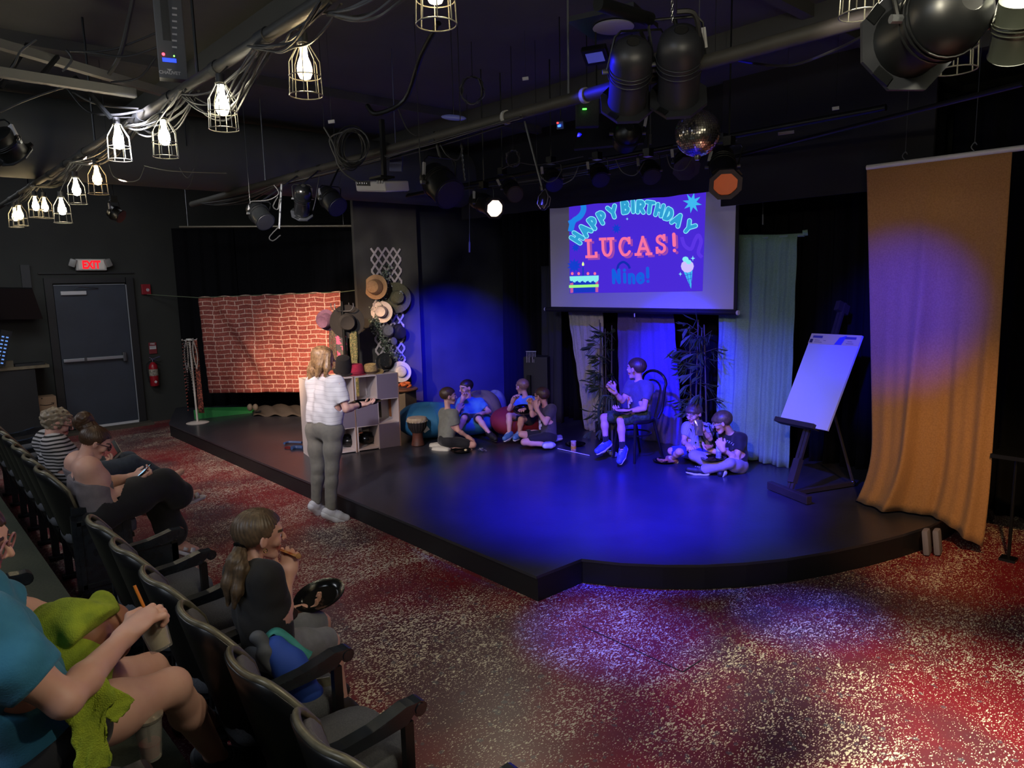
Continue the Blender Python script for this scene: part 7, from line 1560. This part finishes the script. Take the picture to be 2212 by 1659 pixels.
# --- boy in blue on the red beanbag
d0 = 8.75
J = JJ(d0, head=(1128, 836, 0), neck=(1137, 860, .02), chest=(1137, 878, .02), shL=(1152, 868, -.04), shR=(1122, 868, .06), elL=(1150, 890, -.12), wrL=(1136, 886, -.25), elR=(1100, 884, -.08), wrR=(1108, 866, -.16), pelvis=(1137, 902, .02), hipL=(1143, 905, -.08), hipR=(1130, 903, .08),
       kneeL=(1126, 906, -.30), kneeR=(1100, 898, -.18), ankL=(1122, 936, -.25), ankR=(1100, 937, -.25), toeL=(1112, 946, -.33), toeR=(1090, 947, -.35))
J['base'] = Vector((0, 0, ST))
person('boy in a blue tee sitting on the red beanbag, looking left', J, (-1, .05, -.08), hh=.20, s=.8, build=.8, res=.010, fres=.006, hair='buzz', hairm=MATS['hair_light'], shirtm=knit('tee_azure', '4a7fc0', '5088c8'), sleeve=.6, pants=.6, pantsm=knit('shorts_navy', '1b1f30'), shoem=(mat('shoe_blue', '4a78b8', .6), MATS['sole_white']))
plate(PD(1130, 888, d0-.33), .12, 'black plate held tilted by the boy on the red beanbag', (.25, -.25, .9))
# --- boy with dark glasses and graphic tee
d0 = dep(G(1160, 966, ST))
J = JJ(d0, head=(1170, 856, 0), neck=(1180, 882, .02), chest=(1180, 900, .01), shL=(1192, 885, -.10), shR=(1172, 884, .10), elL=(1179, 914, -.18), wrL=(1160, 884, -.10), elR=(1150, 897, .0), wrR=(1147, 880, -.02), pelvis=(1184, 938, 0), hipL=(1188, 944, -.08), hipR=(1180, 940, .08),
       kneeL=(1132, 955, -.14), kneeR=(1127, 938, .02), ankL=(1180, 961, -.16), ankR=(1160, 952, .05), toeL=(1194, 960, -.12), toeR=(1210, 944, .22))
J['base'] = Vector((0, 0, ST))
gb, hpg, HMg = person('boy with black glasses in a dark graphic tee, kneeling and eating', J, (-1, -.12, -.08), hh=.205, s=.8, build=.82, res=.010, fres=.006, hair='short', hairm=MATS['hair_brown'], shirtm=knit('tee_charcoal', '3c3844', '443f4c'), sleeve=.6, pants=.72, pantsm=knit('shorts_black', '15151a'), shoem=(mat('shoe_pale', '8a8ea8', .6), MATS['sole_white']), glasses=BGLOSS,
  hands={'R': dict(d=Vector((-.2, .1, .9)), n=Vector((.2, -.6, 0)), curl=.9), 'L': dict(d=Vector((-.3, -.1, .9)), n=Vector((-.2, .8, .2)), curl=.9)})
rnd = random.Random(5); mb = MB(); PRT = mat('print_pale', 'b8b4c8', .7)
def on_chest(J, u, v, g=.022, side='L'):   # point on the front of the torso; u across, v down
    a = J['shR'].lerp(J['shL'], .5+u*.5); b = J['hipR'].lerp(J['hipL'], .5+u*.5); f = (J['shL']-J['shR']).cross(J['pelvis']-J['neck']).normalized()
    if f.dot(CP-a) < 0: f = -f
    return a.lerp(b, v)+f*g, f
def chest_print(J, parent, u0, u1, v0, v1, m, n, seed, off=.115, name='shirt_print', th=.0035):
    rr = random.Random(seed); mb = MB()
    for k in range(n):
        u, v = rr.uniform(u0, u1), rr.uniform(v0, v1); pts = []
        for q in range(6):
            uu = u+.12*math.sin(q*1.3+k); vv = v+.06*math.cos(q*1.7+k*2); p, f = on_chest(J, uu, vv, off*math.sqrt(max(.15, 1-(uu*.9)**2))); pts.append(p)
        mb.tube(cable(pts, sub=3), th, 4)
    o = mb.build(name, m, parent); return o
chest_print(J, gb, -.2, .35, .42, .72, PRT, 9, 3, .108)
pizza(PD(1146, 869, d0-.1), (.2, -.2, 1), (-.3, -.8, .2), .05, .07, 'pizza slice held to the mouth by the boy with black glasses')
# --- birthday boy on the bentwood chair
d0 = dep(BCc)-.02; F_ = BCf
J = JJ(d0, head=(1374, 797, -.02), neck=(1381, 825, .0), chest=(1380, 850, .0), shL=(1400, 838, -.13), shR=(1364, 835, .11), elL=(1391, 882, -.22), wrL=(1352, 890, -.20), elR=(1344, 866, .08), wrR=(1327, 846, -.02), pelvis=(1384, 892, .03), hipL=(1388, 897, -.07), hipR=(1374, 895, .1),
       kneeL=(1341, 908, -.18), kneeR=(1305, 902, .02), ankL=(1345, 972, -.22), ankR=(1309, 958, .02), toeL=(1338, 996, -.30), toeR=(1290, 974, -.06))
J['base'] = Vector((0, 0, ST))
bb, hpb, _ = person('boy sitting upright on the black bentwood chair in a graphic tee', J, (-1, -.12, -.02), hh=.225, s=.86, build=.86, res=.010, fres=.006, hair='short', hairm=MATS['hair_brown'], shirtm=knit('tee_slate', '504c60', '484456'), sleeve=.62, pants=.85, pantsm=mat('shorts_camo', '1c2420', .8, col2='3a5a40', scale=40), shoem=(mat('sneaker_blue', '4050c0', .55, col2='5060d0', scale=60), MATS['sole_white']), socks=SOCKB,
  hands={'R': dict(d=Vector((-.5, -.3, .7)), n=Vector((.5, -.6, .4)), curl=.9), 'L': dict(d=Vector((-1, -.1, .1)), n=Vector((0, 0, 1)), curl=.35)})
chest_print(J, bb, -.55, .2, .35, .68, mat('print_cream', 'cfc0a8', .7), 10, 8, .130, th=.005); chest_print(J, bb, -.5, -.1, .35, .6, mat('print_orange', 'c06830', .7), 4, 9, .132, th=.005)
P4 = [on_chest(J, u, v, .122*math.sqrt(1-.7*u*u))[0] for u, v in ((-.55, .02), (.35, .02), (.35, .33), (-.45, .36))]
a, b = PD(1327, 842, d0-.08), PD(1311, 829, d0-.08); mb = MB(); mb.tube([a, b], [.012, .014], 8); tag(mb.build('snack_stick', mat('bread', 'b0907a', .7), None, True), 'short stick of food held up by the boy on the chair', 'food')
plate(PD(1345, 886, d0-.22)+Vector((0, 0, -.02)), .10, 'small dark plate on the lap of the boy on the chair')
# --- boy with bangs, chip bag, striped shirt
d0 = dep(G(1490, 1000, ST))+.05
J = JJ(d0, head=(1499, 894, -.05), neck=(1506, 917, .02), chest=(1508, 938, .02), shR=(1482, 925, -.0), shL=(1532, 928, .04), elR=(1477, 955, -.08), wrR=(1486, 962, -.24), elL=(1534, 948, -.14), wrL=(1517, 926, -.22), pelvis=(1510, 972, .04), hipR=(1500, 975, .0), hipL=(1520, 976, .02),
       kneeR=(1450, 974, .02), kneeL=(1467, 976, -.20), ankR=(1500, 990, -.10), ankL=(1452, 992, -.02), toeR=(1520, 996, -.20), toeL=(1443, 990, .02))
J['base'] = Vector((0, 0, ST))
person('boy with bangs in a pale striped shirt, cross-legged, tipping a chip bag', J, (-.05, -1, -.30), hh=.205, s=.8, build=.8, res=.010, fres=.006, hair='fringe', hairm=MATS['hair_ash'], shirtm=stripes('shirt_pale_striped', '8a86a0', '9a96ac', 60, .5, 0), sleeve=.62, pants=.85, pantsm=knit('shorts_blue', '27348a', '2c3c98'), shoem=(mat('shoe_tan', '9a6a58', .6), MATS['sole_white']),
  hands={'L': dict(d=Vector((-.6, -.2, .7)), n=Vector((-.4, .3, -.5)), curl=.9), 'R': dict(curl=1.0)})
bgc = PD(1509, 925, d0-.26); bgr = thing('chip_bag', 'shiny crinkled chip bag at the mouth of the boy with bangs', 'bag', bgc); P = []
for i in range(13):
    u = i/12; row = []
    for j in range(11):
        v = j/10; a = math.pi*2*j/10; row.append(bgc+CR*(.045*math.cos(a)*(1-.1*u)+.012*(u-.5))+CU*(.085-.16*u)+fw*(.022*math.sin(a)*math.sin(math.pi*min(.97, u+.05))+.004*math.sin(u*30+a*3)))
    P.append(row)
mb = MB(); mb.grid(P); mb.build('bag_skin', mat('chip_foil', '7a7684', .22, .7, col2='c0a878', scale=30), bgr, 'all')
# --- boy with pale glasses and black tee
d0 = dep(G(1530, 1024, ST))
J = JJ(d0, head=(1560, 913, .08), neck=(1580, 938, .14), chest=(1585, 962, .14), shL=(1601, 950, .02), shR=(1566, 944, .22), elL=(1590, 990, -.04), wrL=(1561, 970, -.10), elR=(1556, 985, .14), wrR=(1543, 975, .05), pelvis=(1592, 1003, .12), hipL=(1597, 1006, .04), hipR=(1580, 1000, .18),
       kneeL=(1577, 1001, -.10), kneeR=(1499, 984, .10), ankL=(1520, 1015, -.04), ankR=(1556, 1014, -.02), toeL=(1487, 1014, .0), toeR=(1556, 1024, -.10), cuff=Vector((.058, 0, 0)))
J['base'] = Vector((0, 0, ST))
bk, hpk, HMk = person('boy with pale glasses in a black lettered tee, cross-legged in pale trousers', J, (-.85, -.5, -.45), hh=.215, s=.82, build=.86, res=.010, fres=.006, hair='fringe', hairm=MATS['hair_ash'], shirtm=knit('tee_black', '15141a', '1a1920'), sleeve=.6, pants=1.95, pantsm=knit('trousers_khaki', '8a7c84', '94868c'), shoem=(mat('shoe_black', '16161a', .6), MATS['sole_white']), glasses=mat('pale_frame', '9a9aa4', .3),
  hands={'L': dict(d=Vector((-.5, .0, .75)), n=Vector((-.3, .8, 0)), curl=1.0), 'R': dict(d=Vector((-.8, -.3, .2)), n=Vector((0, 0, 1)), curl=.5)})
for k, ch in enumerate('ITSILAU'):
    t = k/6; p = PD(1566+28*t, 953+17*t*t, d0-.005); f = (CP-p).normalized(); u_ = (CR*math.cos(-.25-.8*t)+CU*math.sin(-.25-.8*t)); v_ = f.cross(u_)
    mb = MB(); put_text(mb, ch, p, u_, v_, .030, .0005, .0); mb.build('lettering', PRT, bk)
bottle(PD(1552, 990, d0-.04), CU*1.0+CR*.05, 'clear water bottle held upright by the boy with pale glasses', .19, .028)
plate(PD(1542, 992, d0-.02), .125, 'black plate on the lap of the boy with pale glasses', (-.05, -.1, 1))
pizza(PD(1533, 967, d0+.0), (-1, .1, .2), (0, -.2, 1), .07, .08, 'pizza slice in the fingers of the boy with pale glasses')
# --- girl with ponytail eating pizza
J = JJ(0, head=(562, 1158, 3.038), neck=(545, 1222, 3.016), chest=(553, 1285, 3.005), shR=(580, 1256, 2.919), shL=(517, 1235, 3.125), elR=(616, 1340, 3.038), wrR=(622, 1246, 3.146), elL=(600, 1305, 3.277), wrL=(634, 1322, 3.40), pelvis=(572, 1392, 3.038), hipR=(596, 1404, 2.984), hipL=(568, 1382, 3.125),
       kneeR=(712, 1384, 3.277), kneeL=(694, 1344, 3.429), ankR=(742, 1520, 3.342), ankL=(712, 1470, 3.494), toeR=(775, 1545, 3.429), toeL=(742, 1490, 3.580))
girl, hpq, HMq = person('girl with a long ponytail in a black tee eating pizza in the front row', J, (.12, .98, -.12), hh=.222, s=.93, build=.78, res=.008, fres=.0042, hair='pony', hairm=MATS['hair_ash'], shirtm=knit('tee_black_knit', '0e0e12', '131318'), sleeve=.62, pants=.88, pantsm=knit('shorts_greyblue', '6c7078', '767a82'), shoem=(mat('sandal_dark', '2a2624', .6), mat('sole_dark', '1a1816', .6)),
  hands={'R': dict(d=Vector((-.15, .25, .9)), n=Vector((-.8, .3, .1)), curl=.75), 'L': dict(d=Vector((.3, .9, .1)), n=Vector((0, 0, 1)), curl=.5)},
  extras={'hairchains': [([PD(519, 1180, 2.973), PD(510, 1215, 2.929), PD(498, 1258, 2.919), PD(492, 1308, 2.919)], [.022, .036, .034, .006]), ([PD(522, 1182, 2.973), PD(522, 1230, 2.908), PD(513, 1275, 2.897), PD(505, 1314, 2.908)], [.018, .027, .024, .006])]})
mb = MB(); c = PD(519, 1180, 2.973); mb.lathe([(.025, -.010), (.031, 0), (.025, .010)], c, frame((.2, -.6, -.7)), 16); mb.build('hair_tie', BGLOSS, girl, True)
mb = MB(); c = hpq(.80, -.02, -.34); mb.tube([c+HMq @ Vector((0, .008*math.cos(a), .008*math.sin(a))) for a in [2*math.pi*k/12 for k in range(13)]], .0016, 5); mb.build('hoop_earring', mat('gold', 'b89a58', .25, 1.0), girl, True)
pr = PD(640, 1203, 3.179); pizza(pr, (PD(597, 1186, 3.146)-pr), Vector((-.2, .1, .9)), 0.14, .10, 'pizza slice at the mouth of the ponytailed girl')
plate(PD(692, 1292, 3.46), .125, 'black plate held out over the aisle by the ponytailed girl', (.08, -.28, 1))
# --- woman with the bun and phone
J = JJ(0, head=(206, 957, 5.02), neck=(178, 1000, 4.98), chest=(188, 1040, 4.97), shR=(192, 1016, 4.84), shL=(168, 1000, 5.13), elR=(238, 1074, 4.95), wrR=(296, 1042, 5.14), elL=(240, 1042, 5.16), wrL=(286, 1030, 5.24), pelvis=(203, 1094, 5.03), hipR=(220, 1106, 4.94), hipL=(208, 1096, 5.12),
       kneeR=(352, 1044, 5.30), kneeL=(335, 1064, 5.42), ankR=(392, 1076, 5.48), ankL=(384, 1176, 5.55), toeR=(428, 1064, 5.62), toeL=(424, 1188, 5.66), cuff=Vector((.10, 0, 0)), wide=Vector((.035, 0, 0)), front=Vector((0, 1, 0)))
J['hem'] = PD(205, 1085, 5.03); J['topcut'] = PD(186, 1028, 4.97)
wb_, hpx, HMx = person('woman with a hair bun and glasses in a tank top looking at her phone', J, (.1, .92, -.55), hh=.22, s=.98, build=1.06, res=.010, fres=.005, hair='bun', hairm=MATS['hair_brown'], shirtm=knit('tank_grey', '6a6268', '726a70'), sleeve=0, pants=1.75, pantsm=knit('trousers_black', '0b0b10', '101016'), shoem=None, glasses=mat('dark_frame', '2c2630', .3), female=True, shirtw=.003,
  hands={'R': dict(d=Vector((-.15, .95, .15)), n=Vector((-.6, .1, .7)), curl=.8), 'L': dict(d=Vector((.15, .95, .1)), n=Vector((.5, .1, .8)), curl=.8)},
  extras={'hairchains': [([hpx_ for hpx_ in (PD(198, 932, 5.02), PD(190, 922, 5.02))], [.06, .06]), ([PD(190, 912, 5.02), PD(182, 905, 5.0), PD(174, 911, 5.0), PD(178, 920, 5.0)], [.044, .050, .046, .042])]})
mb = MB()
for s in ('L', 'R'): mb.tube(cable([J['sh'+s].lerp(J['neck'], .35)+Vector((0, .04, .055)), J['sh'+s].lerp(J['neck'], .35)+Vector((0, -.03, .058)), J['sh'+s].lerp(J['pelvis'], .28)+Vector((0, -.10, .02))]), .008, 6)
mb.build('strap', MATS['tank_grey'], wb_, True)
def sandal(an, to, parent, m, sole):
    an = Vector(an); to = Vector(to); f = (to-an).normalized(); up = Vector((0, 0, 1)); up = (up-f*up.dot(f)).normalized(); sd_ = f.cross(up); S = SDF(); S.chain([an-f*.05-up*.045, an.lerp(to, .5)-up*.042, to+f*.02-up*.03], [.042, .044, .042], .03); S.plane(an.lerp(to, .5)-up*.034, up, .006); S.plane(an.lerp(to, .5)-up*.062, -up, .006)
    so = np_obj('sandal', [S.mesh(.006)], [sole], parent)
    for t in (.35, .72):
        c = an.lerp(to, t)-up*.012; mb = MB(); P = [[c+f*w*.018+sd_*.046*math.cos(a)+up*(.046*math.sin(a)-.012) for w in (-1, 0, 1)] for a in [math.pi*k/10 for k in range(11)]]; mb.sheet(P, .004); mb.build('strap', m, so, 'all')
SW = mat('sandal_white', 'bdbbc4', .55)
for q in 'RL': sandal(J['ank'+q], J['toe'+q], wb_, SW, SW)
pc_ = PD(311, 1018, 5.26); ph_ = thing('smartphone', 'smartphone with a bright screen in the hands of the woman with the bun', 'phone', pc_); nph = Vector((-.25, -.55, .8)).normalized(); Rph = frame(nph, (.3, 1, .2)); ax_ = (PD(319, 1009, 5.33)-PD(303, 1026, 5.20)).normalized(); yx = nph.cross(ax_).normalized(); nph = ax_.cross(yx); RP = Matrix((yx, ax_, nph)).transposed()
mb = MB(); mb.box(pc_, (.072, .15, .009), RP, .004); mb.build('phone_body', BGLOSS, ph_); mb = MB(); mb.box(pc_+nph*.0052, (.064, .138, .001), RP); mb.build('phone_screen', mat('phone_screen', '9cc8e0', .2, emit='86c4e8', estr=.75), ph_)
# --- woman in stripes with book
J = JJ(0, head=(124, 916, 5.40), neck=(112, 950, 5.36), chest=(122, 990, 5.35), shR=(122, 966, 5.20), shL=(100, 955, 5.52), elR=(158, 1012, 5.28), wrR=(208, 1006, 5.48), elL=(168, 990, 5.60), wrL=(222, 992, 5.66), pelvis=(140, 1040, 5.40), hipR=(156, 1046, 5.30), hipL=(142, 1038, 5.48),
       kneeR=(286, 1002, 5.66), kneeL=(276, 994, 5.80), ankR=(364, 1036, 5.90), ankL=(300, 1100, 5.86), toeR=(392, 1018, 6.0), toeL=(330, 1110, 5.96), front=Vector((0, 1, 0)))
ws, hps, HMs = person('woman with curly grey blond hair and a striped black top reading a book', J, (.18, .95, -.35), hh=.22, s=.98, build=1.0, res=.010, fres=.005, hair='curly', hairm=MATS['hair_grey'], shirtm=stripes('top_striped', '101014', 'a8a4a8', 38, .55), sleeve=.75, pants=1.8, pantsm=DENIM, shoem=None, glasses=mat('tortoise_frame', '4a2e22', .3), female=True,
  hands={'R': dict(d=Vector((-.1, .95, .1)), n=Vector((-.3, .1, .9)), curl=.7), 'L': dict(d=Vector((.1, .95, .1)), n=Vector((.3, .1, .9)), curl=.7)})
c = PD(233, 986, 5.62); bo = thing('book', 'open hardcover book with a red and white cover held by the woman in stripes', 'book', c); ax_ = Vector((-.9, .3, .1)).normalized(); nb = Vector((.3, -.75, .6)).normalized(); yx = nb.cross(ax_).normalized(); ax_ = yx.cross(nb); RB = Matrix((ax_, yx, nb)).transposed()
mb = MB(); mb.box(c, (.16, .22, .02), RB, .002); mb.build('pages', mat('book_paper', 'aaa49c', .8), bo); mb = MB(); mb.box(c+nb*.0115, (.165, .225, .003), RB); cv = mb.build('cover', mat('book_cover', '1c1e1c', .5), bo); mb = MB(); mb.box(c+nb*.0140+RB @ Vector((-.0, -.035, 0)), (.15, .10, .002), RB); mb.build('red_panel', mat('book_red', '8a2e28', .5), cv)
# --- woman in blue tee with cup, second row
J = JJ(0, head=(-80, 1176, 1.82), neck=(-118, 1275, 1.80), chest=(-20, 1395, 1.86), shR=(-28, 1398, 1.63), shL=(-60, 1300, 2.00), elR=(140, 1514, 1.70), wrR=(272, 1372, 1.98), elL=(60, 1322, 2.14), wrL=(150, 1362, 2.24), pelvis=(50, 1560, 1.92), hipR=(90, 1600, 1.84), hipL=(80, 1520, 2.02),
       kneeR=(370, 1484, 2.20), kneeL=(322, 1448, 2.40), ankR=(468, 1632, 2.66), ankL=(455, 1560, 2.88), toeR=(538, 1650, 2.76), toeL=(520, 1580, 2.98), front=Vector((0, 1, 0)))
J['base'] = Vector((0, 0, .25)); J['hem'] = J['pelvis']
wl, hpl, HMl = person('woman in a blue tee and glasses holding an iced drink, cut off at left', J, (.35, .90, -.25), hh=.225, s=1.0, build=1.0, res=.008, fres=.0036, hair='short', hairm=MATS['hair_brown'], skin='skin', shirtm=knit('tee_teal', '2a6f92', '32789c'), sleeve=.62, pants=.22, pantsm=knit('shorts_dark', '15151c'), shoem=(mat('sneaker_grey', '3a3f48', .7, col2='2c3038', scale=40), mat('sole_grey2', '5a6068', .6)), glasses=mat('pink_frame', '9a6a6a', .3), female=False,
  hands={'R': dict(d=Vector((-.25, .9, .45)), n=Vector((-.2, .4, -.8)), curl=.85), 'L': dict(d=Vector((.2, .9, -.3)), n=Vector((0, .2, -1)), curl=.6)})
CUPM = mat('cup_plastic', 'b8b4ac', .12, alpha=.32); LATTE = mat('iced_latte', 'b4a078', .4, col2='cbb894', scale=30)
def cup(c, ax, h, r0, r1, label, liquid, lvl, straw, lid, sm, letters=None):
    R = frame(ax); root = thing('drink_cup', label, 'cup', c); mb = MB(); mb.lathe([(r0, 0), (r0+.001, .003), (r1, h), (r1+.003, h+.002), (r1+.003, h+.006), (r1-.002, h+.004), (r0-.003, .006), (.001, .006)], c, R, 28); mb.build('cup_wall', CUPM, root, True)
    rl = r0+(r1-r0)*lvl-.003; mb = MB(); mb.lathe([(r0-.004, .007), (rl, h*lvl), (.001, h*lvl)], c, R, 24); mb.build('drink', liquid, root, True)
    if lid: mb = MB(); mb.lathe([(r1+.003, h), (r1+.004, h+.008), (r1-.004, h+.012), (r1-.010, h+.016), (.010, h+.016), (.001, h+.016)], c, R, 28); mb.build('lid', lid, root, True)
    if straw: a = c+R @ Vector((0, 0, .02)); mb = MB(); mb.tube([a+R @ Vector((straw[0]*-.4, 0, 0)), c+R @ Vector((straw[0], straw[1], straw[2]))], straw[3] if len(straw) > 3 else .0045, 8); mb.build('straw', sm, root, True)
    return root, R
cb = PD(350, 1402, 2.10); ctp = PD(322, 1330, 2.10)
cup(cb, (ctp-cb), .115, .030, .041, 'clear cup of iced coffee with orange straw, held by woman in blue', LATTE, .82, (.005, -.005, .205), None, mat('orange_straw', 'd07828', .4))
c2 = G(327, 1636, .735); c2t = c2+Vector((0, 0, .125))
cup(c2, (c2t-c2), .125, .028, .039, 'clear cup of red drink with shiny lid beside the blue-clad woman', mat('red_drink', '8a3038', .3), .4, (.0, .0, .15), mat('shiny_lid', 'a8a094', .15, .6), mat('dark_straw', '3a1a1c', .4))
mb = MB(); mb.lathe([(.06, -.02), (.06, 0), (.001, 0)], c2, frame(c2t-c2), 16)
# --- child curled under the lime green hooded towel
LIME = mat('lime_terry', 'a0b030', .95, col2='82962a', scale=25, bump=.5, bscale=260)
hc = PD(186, 1385, 2.10)
S = SDF()
PY_ = lambda x, y: PD(x, y, 2.08)
kid = thing('person', 'child curled under a lime green hooded towel on the lap at left', 'person', hc)
HK = Matrix((Vector((.2, -.9, .3)).normalized(), Vector((.9, .3, -.1)).normalized(), Vector((0, 0, 1)))).transposed(); HK = head_frame((.45, .75, -.45), .5)
B = SDF(); h0 = .088; hk = lambda x, y, z: hc+HK @ Vector((x*h0, y*h0, z*h0))
B.ell(hk(0, -.12, .28), (.70*h0, .86*h0, .74*h0), HK, .02).cap(hk(0, .12, .1), hk(0, .36, -.62), .56*h0, .32*h0, .02).ell(hk(.72, -.06, -.02), (.08*h0, .19*h0, .28*h0), HK, .004).ell(hk(.80, -.02, 0), (.05*h0, .10*h0, .16*h0), HK, .003, 's').chain([hk(0, .74, .2), hk(0, .95, -.12)], [.08*h0, .13*h0], .006).cap(hk(-.15, .7, -.45), hk(.15, .7, -.45), .09*h0, None, .006)
nk = hk(0, -.3, -.6); ch = PD(150, 1430, 2.07); pl_ = PD(150, 1480, 2.09)
B.cap(nk, ch, .045, .06, .03).cap(ch, pl_, .085, .095, .04)
kn = PD(238, 1345, 2.18); hp__ = PD(190, 1430, 2.16); an = PD(250, 1395, 2.20)
B.chain([hp__, kn], [.07, .055], .03).chain([kn, an, PD(215, 1425, 2.21)], [.05, .038, .03], .02)
el = PD(210, 1420, 2.14); wr = PD(178, 1408, 2.13); B.chain([ch, el, wr], [.04, .032, .024], .02)
T2 = SDF(); T2.cap(nk.lerp(ch, .55), ch, .085, .10, .03).cap(ch, pl_, .105, .11, .04).cap(PY_(110, 1370), PY_(125, 1450), .07, .07, .04)
pk = [B.mesh(.005)]; Sh = SDF(); hand_sdf(Sh, wr, (hk(0, .6, -.4)-wr), Vector((0, 0, 1)), .12, .9, 1); pk.append(Sh.mesh(.0035)); np_obj('body', pk, [MATS['skin_dark']], kid)
# towel: hood over the head and drape over the lap, open below the face
T = SDF(); T.ell(hk(0, -.15, .35), (h0*1.0, h0*1.15, h0*1.0), HK, .02).cap(hk(0, -.2, .9), PD(100, 1370, 2.06), .065, .055, .05).cap(PD(110, 1350, 2.07), PD(120, 1430, 2.06), .06, .05, .05).cap(hk(-.4, .2, .8), PD(215, 1308, 2.14), .05, .035, .03)
T.plane(hc+(CR*.75-CU*.65)*.004, CR*.75-CU*.65, .012)
np_obj('hood', [T.mesh(.006, wrinkle(.007, 45, 2)), T2.mesh(.007, wrinkle(.006, 40, 4))], [LIME], kid)
def drape(label, rows, m, parent=None, name='towel', th=.006, amp=.01, seed=0):
    P = []; nr = len(rows); cols = 14
    R_ = [cable([PD(q[0], q[1], 1.76+(q[2]-.42)*1.0) for q in r], sub=max(2, int(cols/(len(r)-1)))) for r in rows]; n = min(len(r) for r in R_); rr = []
    for j in range(n): rr.append(cable([r[j] for r in R_], sub=6))
    for j, col in enumerate(rr): P.append([p+Vector((.4, -.6, .6))*amp*math.sin(j*1.1+i*.35+seed)*math.sin(i*.6+j*.4) for i, p in enumerate(col)])
    mb = MB(); mb.sheet(P, th); o = mb.build(name, m, parent, 'all')
    if label: tag(o, label, 'towel')
    return o
drape('lime green towel end hanging off the lap of the woman in blue', [[(135, 1490, .40), (165, 1478, .42), (200, 1462, .44), (222, 1455, .46)], [(135, 1530, .40), (170, 1520, .42), (205, 1505, .44), (250, 1505, .46)], [(150, 1575, .40), (180, 1570, .42), (208, 1560, .44), (230, 1545, .46)], [(158, 1620, .40), (185, 1618, .42), (212, 1612, .44), (232, 1600, .46)], [(165, 1665, .40), (190, 1665, .42), (215, 1662, .44), (238, 1655, .46)]], LIME, seed=1)
drape('lime green towel corner spread over the thigh of the woman in blue', [[(215, 1462, .47), (228, 1480, .48), (262, 1492, .50), (289, 1512, .52)], [(205, 1490, .46), (222, 1510, .47), (250, 1525, .49), (272, 1535, .50)], [(198, 1520, .45), (215, 1540, .46), (235, 1555, .47), (252, 1562, .48)]], LIME, seed=2)
# ------------------------------------------------------------ tote bag and picture book on the seat
TEAL = mat('tote_teal', '2f7a78', .75, col2='3c8f8a', scale=20); TBL = mat('tote_blue', '2348a8', .75); 
tb = thing('tote_bag', 'blue tote bag with teal handles slumped on the seat beside the girl', 'bag', (-2.68, 1.02, .48))
S = SDF(); S.cap(PD(640, 1470, 2.850), PD(672, 1500, 2.870), .05, .05, .05).cap(PD(610, 1425, 2.850), PD(650, 1475, 2.860), .055, .055, .05).cap(PD(600, 1400, 2.860), PD(640, 1440, 2.870), .045, .05, .04); np_obj('bag_body', [S.mesh(.007, wrinkle(.006, 40, 3))], [TBL], tb)
def strapm(name, pts, w, m, parent, n=(0, -.5, .8)):
    P0 = cable([PD(p[0], p[1], 2.86+(p[2]-1.0)*.5) for p in pts], sub=6); P = []
    for i, p in enumerate(P0):
        t = (P0[min(i+1, len(P0)-1)]-P0[max(i-1, 0)]).normalized(); s_ = t.cross(Vector(n)).normalized()*w/2; P.append([p-s_, p+s_])
    mb = MB(); mb.sheet(P, .004); return mb.build(name, m, parent, 'all')
strapm('handle', [(562, 1405, .96), (568, 1385, 1.0), (592, 1362, 1.03), (620, 1378, 1.05), (655, 1412, 1.06), (668, 1422, 1.06)], .035, TEAL, tb); strapm('handle', [(563, 1410, .95), (590, 1400, .98), (612, 1402, 1.0), (640, 1420, 1.02), (660, 1430, 1.03)], .03, TEAL, tb)
strapm('teal_panel', [(588, 1365, 1.05), (615, 1385, 1.07), (645, 1410, 1.08), (668, 1422, 1.08)], .06, TEAL, tb)
S = SDF(); S.cap(PD(575, 1420, 2.830), PD(600, 1445, 2.850), .035, .035, .04).cap(PD(560, 1375, 2.830), PD(575, 1400, 2.830), .03, .03, .03); np_obj('grey_lining', [S.mesh(.007, wrinkle(.006, 50, 5))], [mat('bag_grey', '55585f', .9)], tb)
bq = [PD(668, 1470, 2.900), PD(712, 1462, 2.930), PD(742, 1524, 2.930), PD(690, 1537, 2.880)]
bk_ = thing('picture_book', 'large picture book lying on the seat beside the tote bag', 'book', bq[3]); nb = (bq[1]-bq[0]).cross(bq[3]-bq[0]).normalized(); nb = nb if nb.dot(CP-bq[0]) > 0 else -nb
quad_slab(bq, nb, -.022, 0, 'pages', mat('book_edge', 'a8aab0', .7), bk_); cv = quad_slab(bq, nb, .002, 0, 'cover', mat('pic_cover', '4a4638', .4, col2='6e6a58', scale=30), bk_)
quad_slab([inq(bq, .45, .62), inq(bq, .85, .62), inq(bq, .85, .85), inq(bq, .45, .85)], nb, .001, .0022, 'printed_shape', mat('print_salmon', '9a5a44', .5), cv); quad_slab([inq(bq, .0, .90), inq(bq, 1, .90), inq(bq, 1, .98), inq(bq, 0, .98)], nb, .001, .0022, 'white_edge', mat('white_edge', 'b0b4bc', .5), cv)
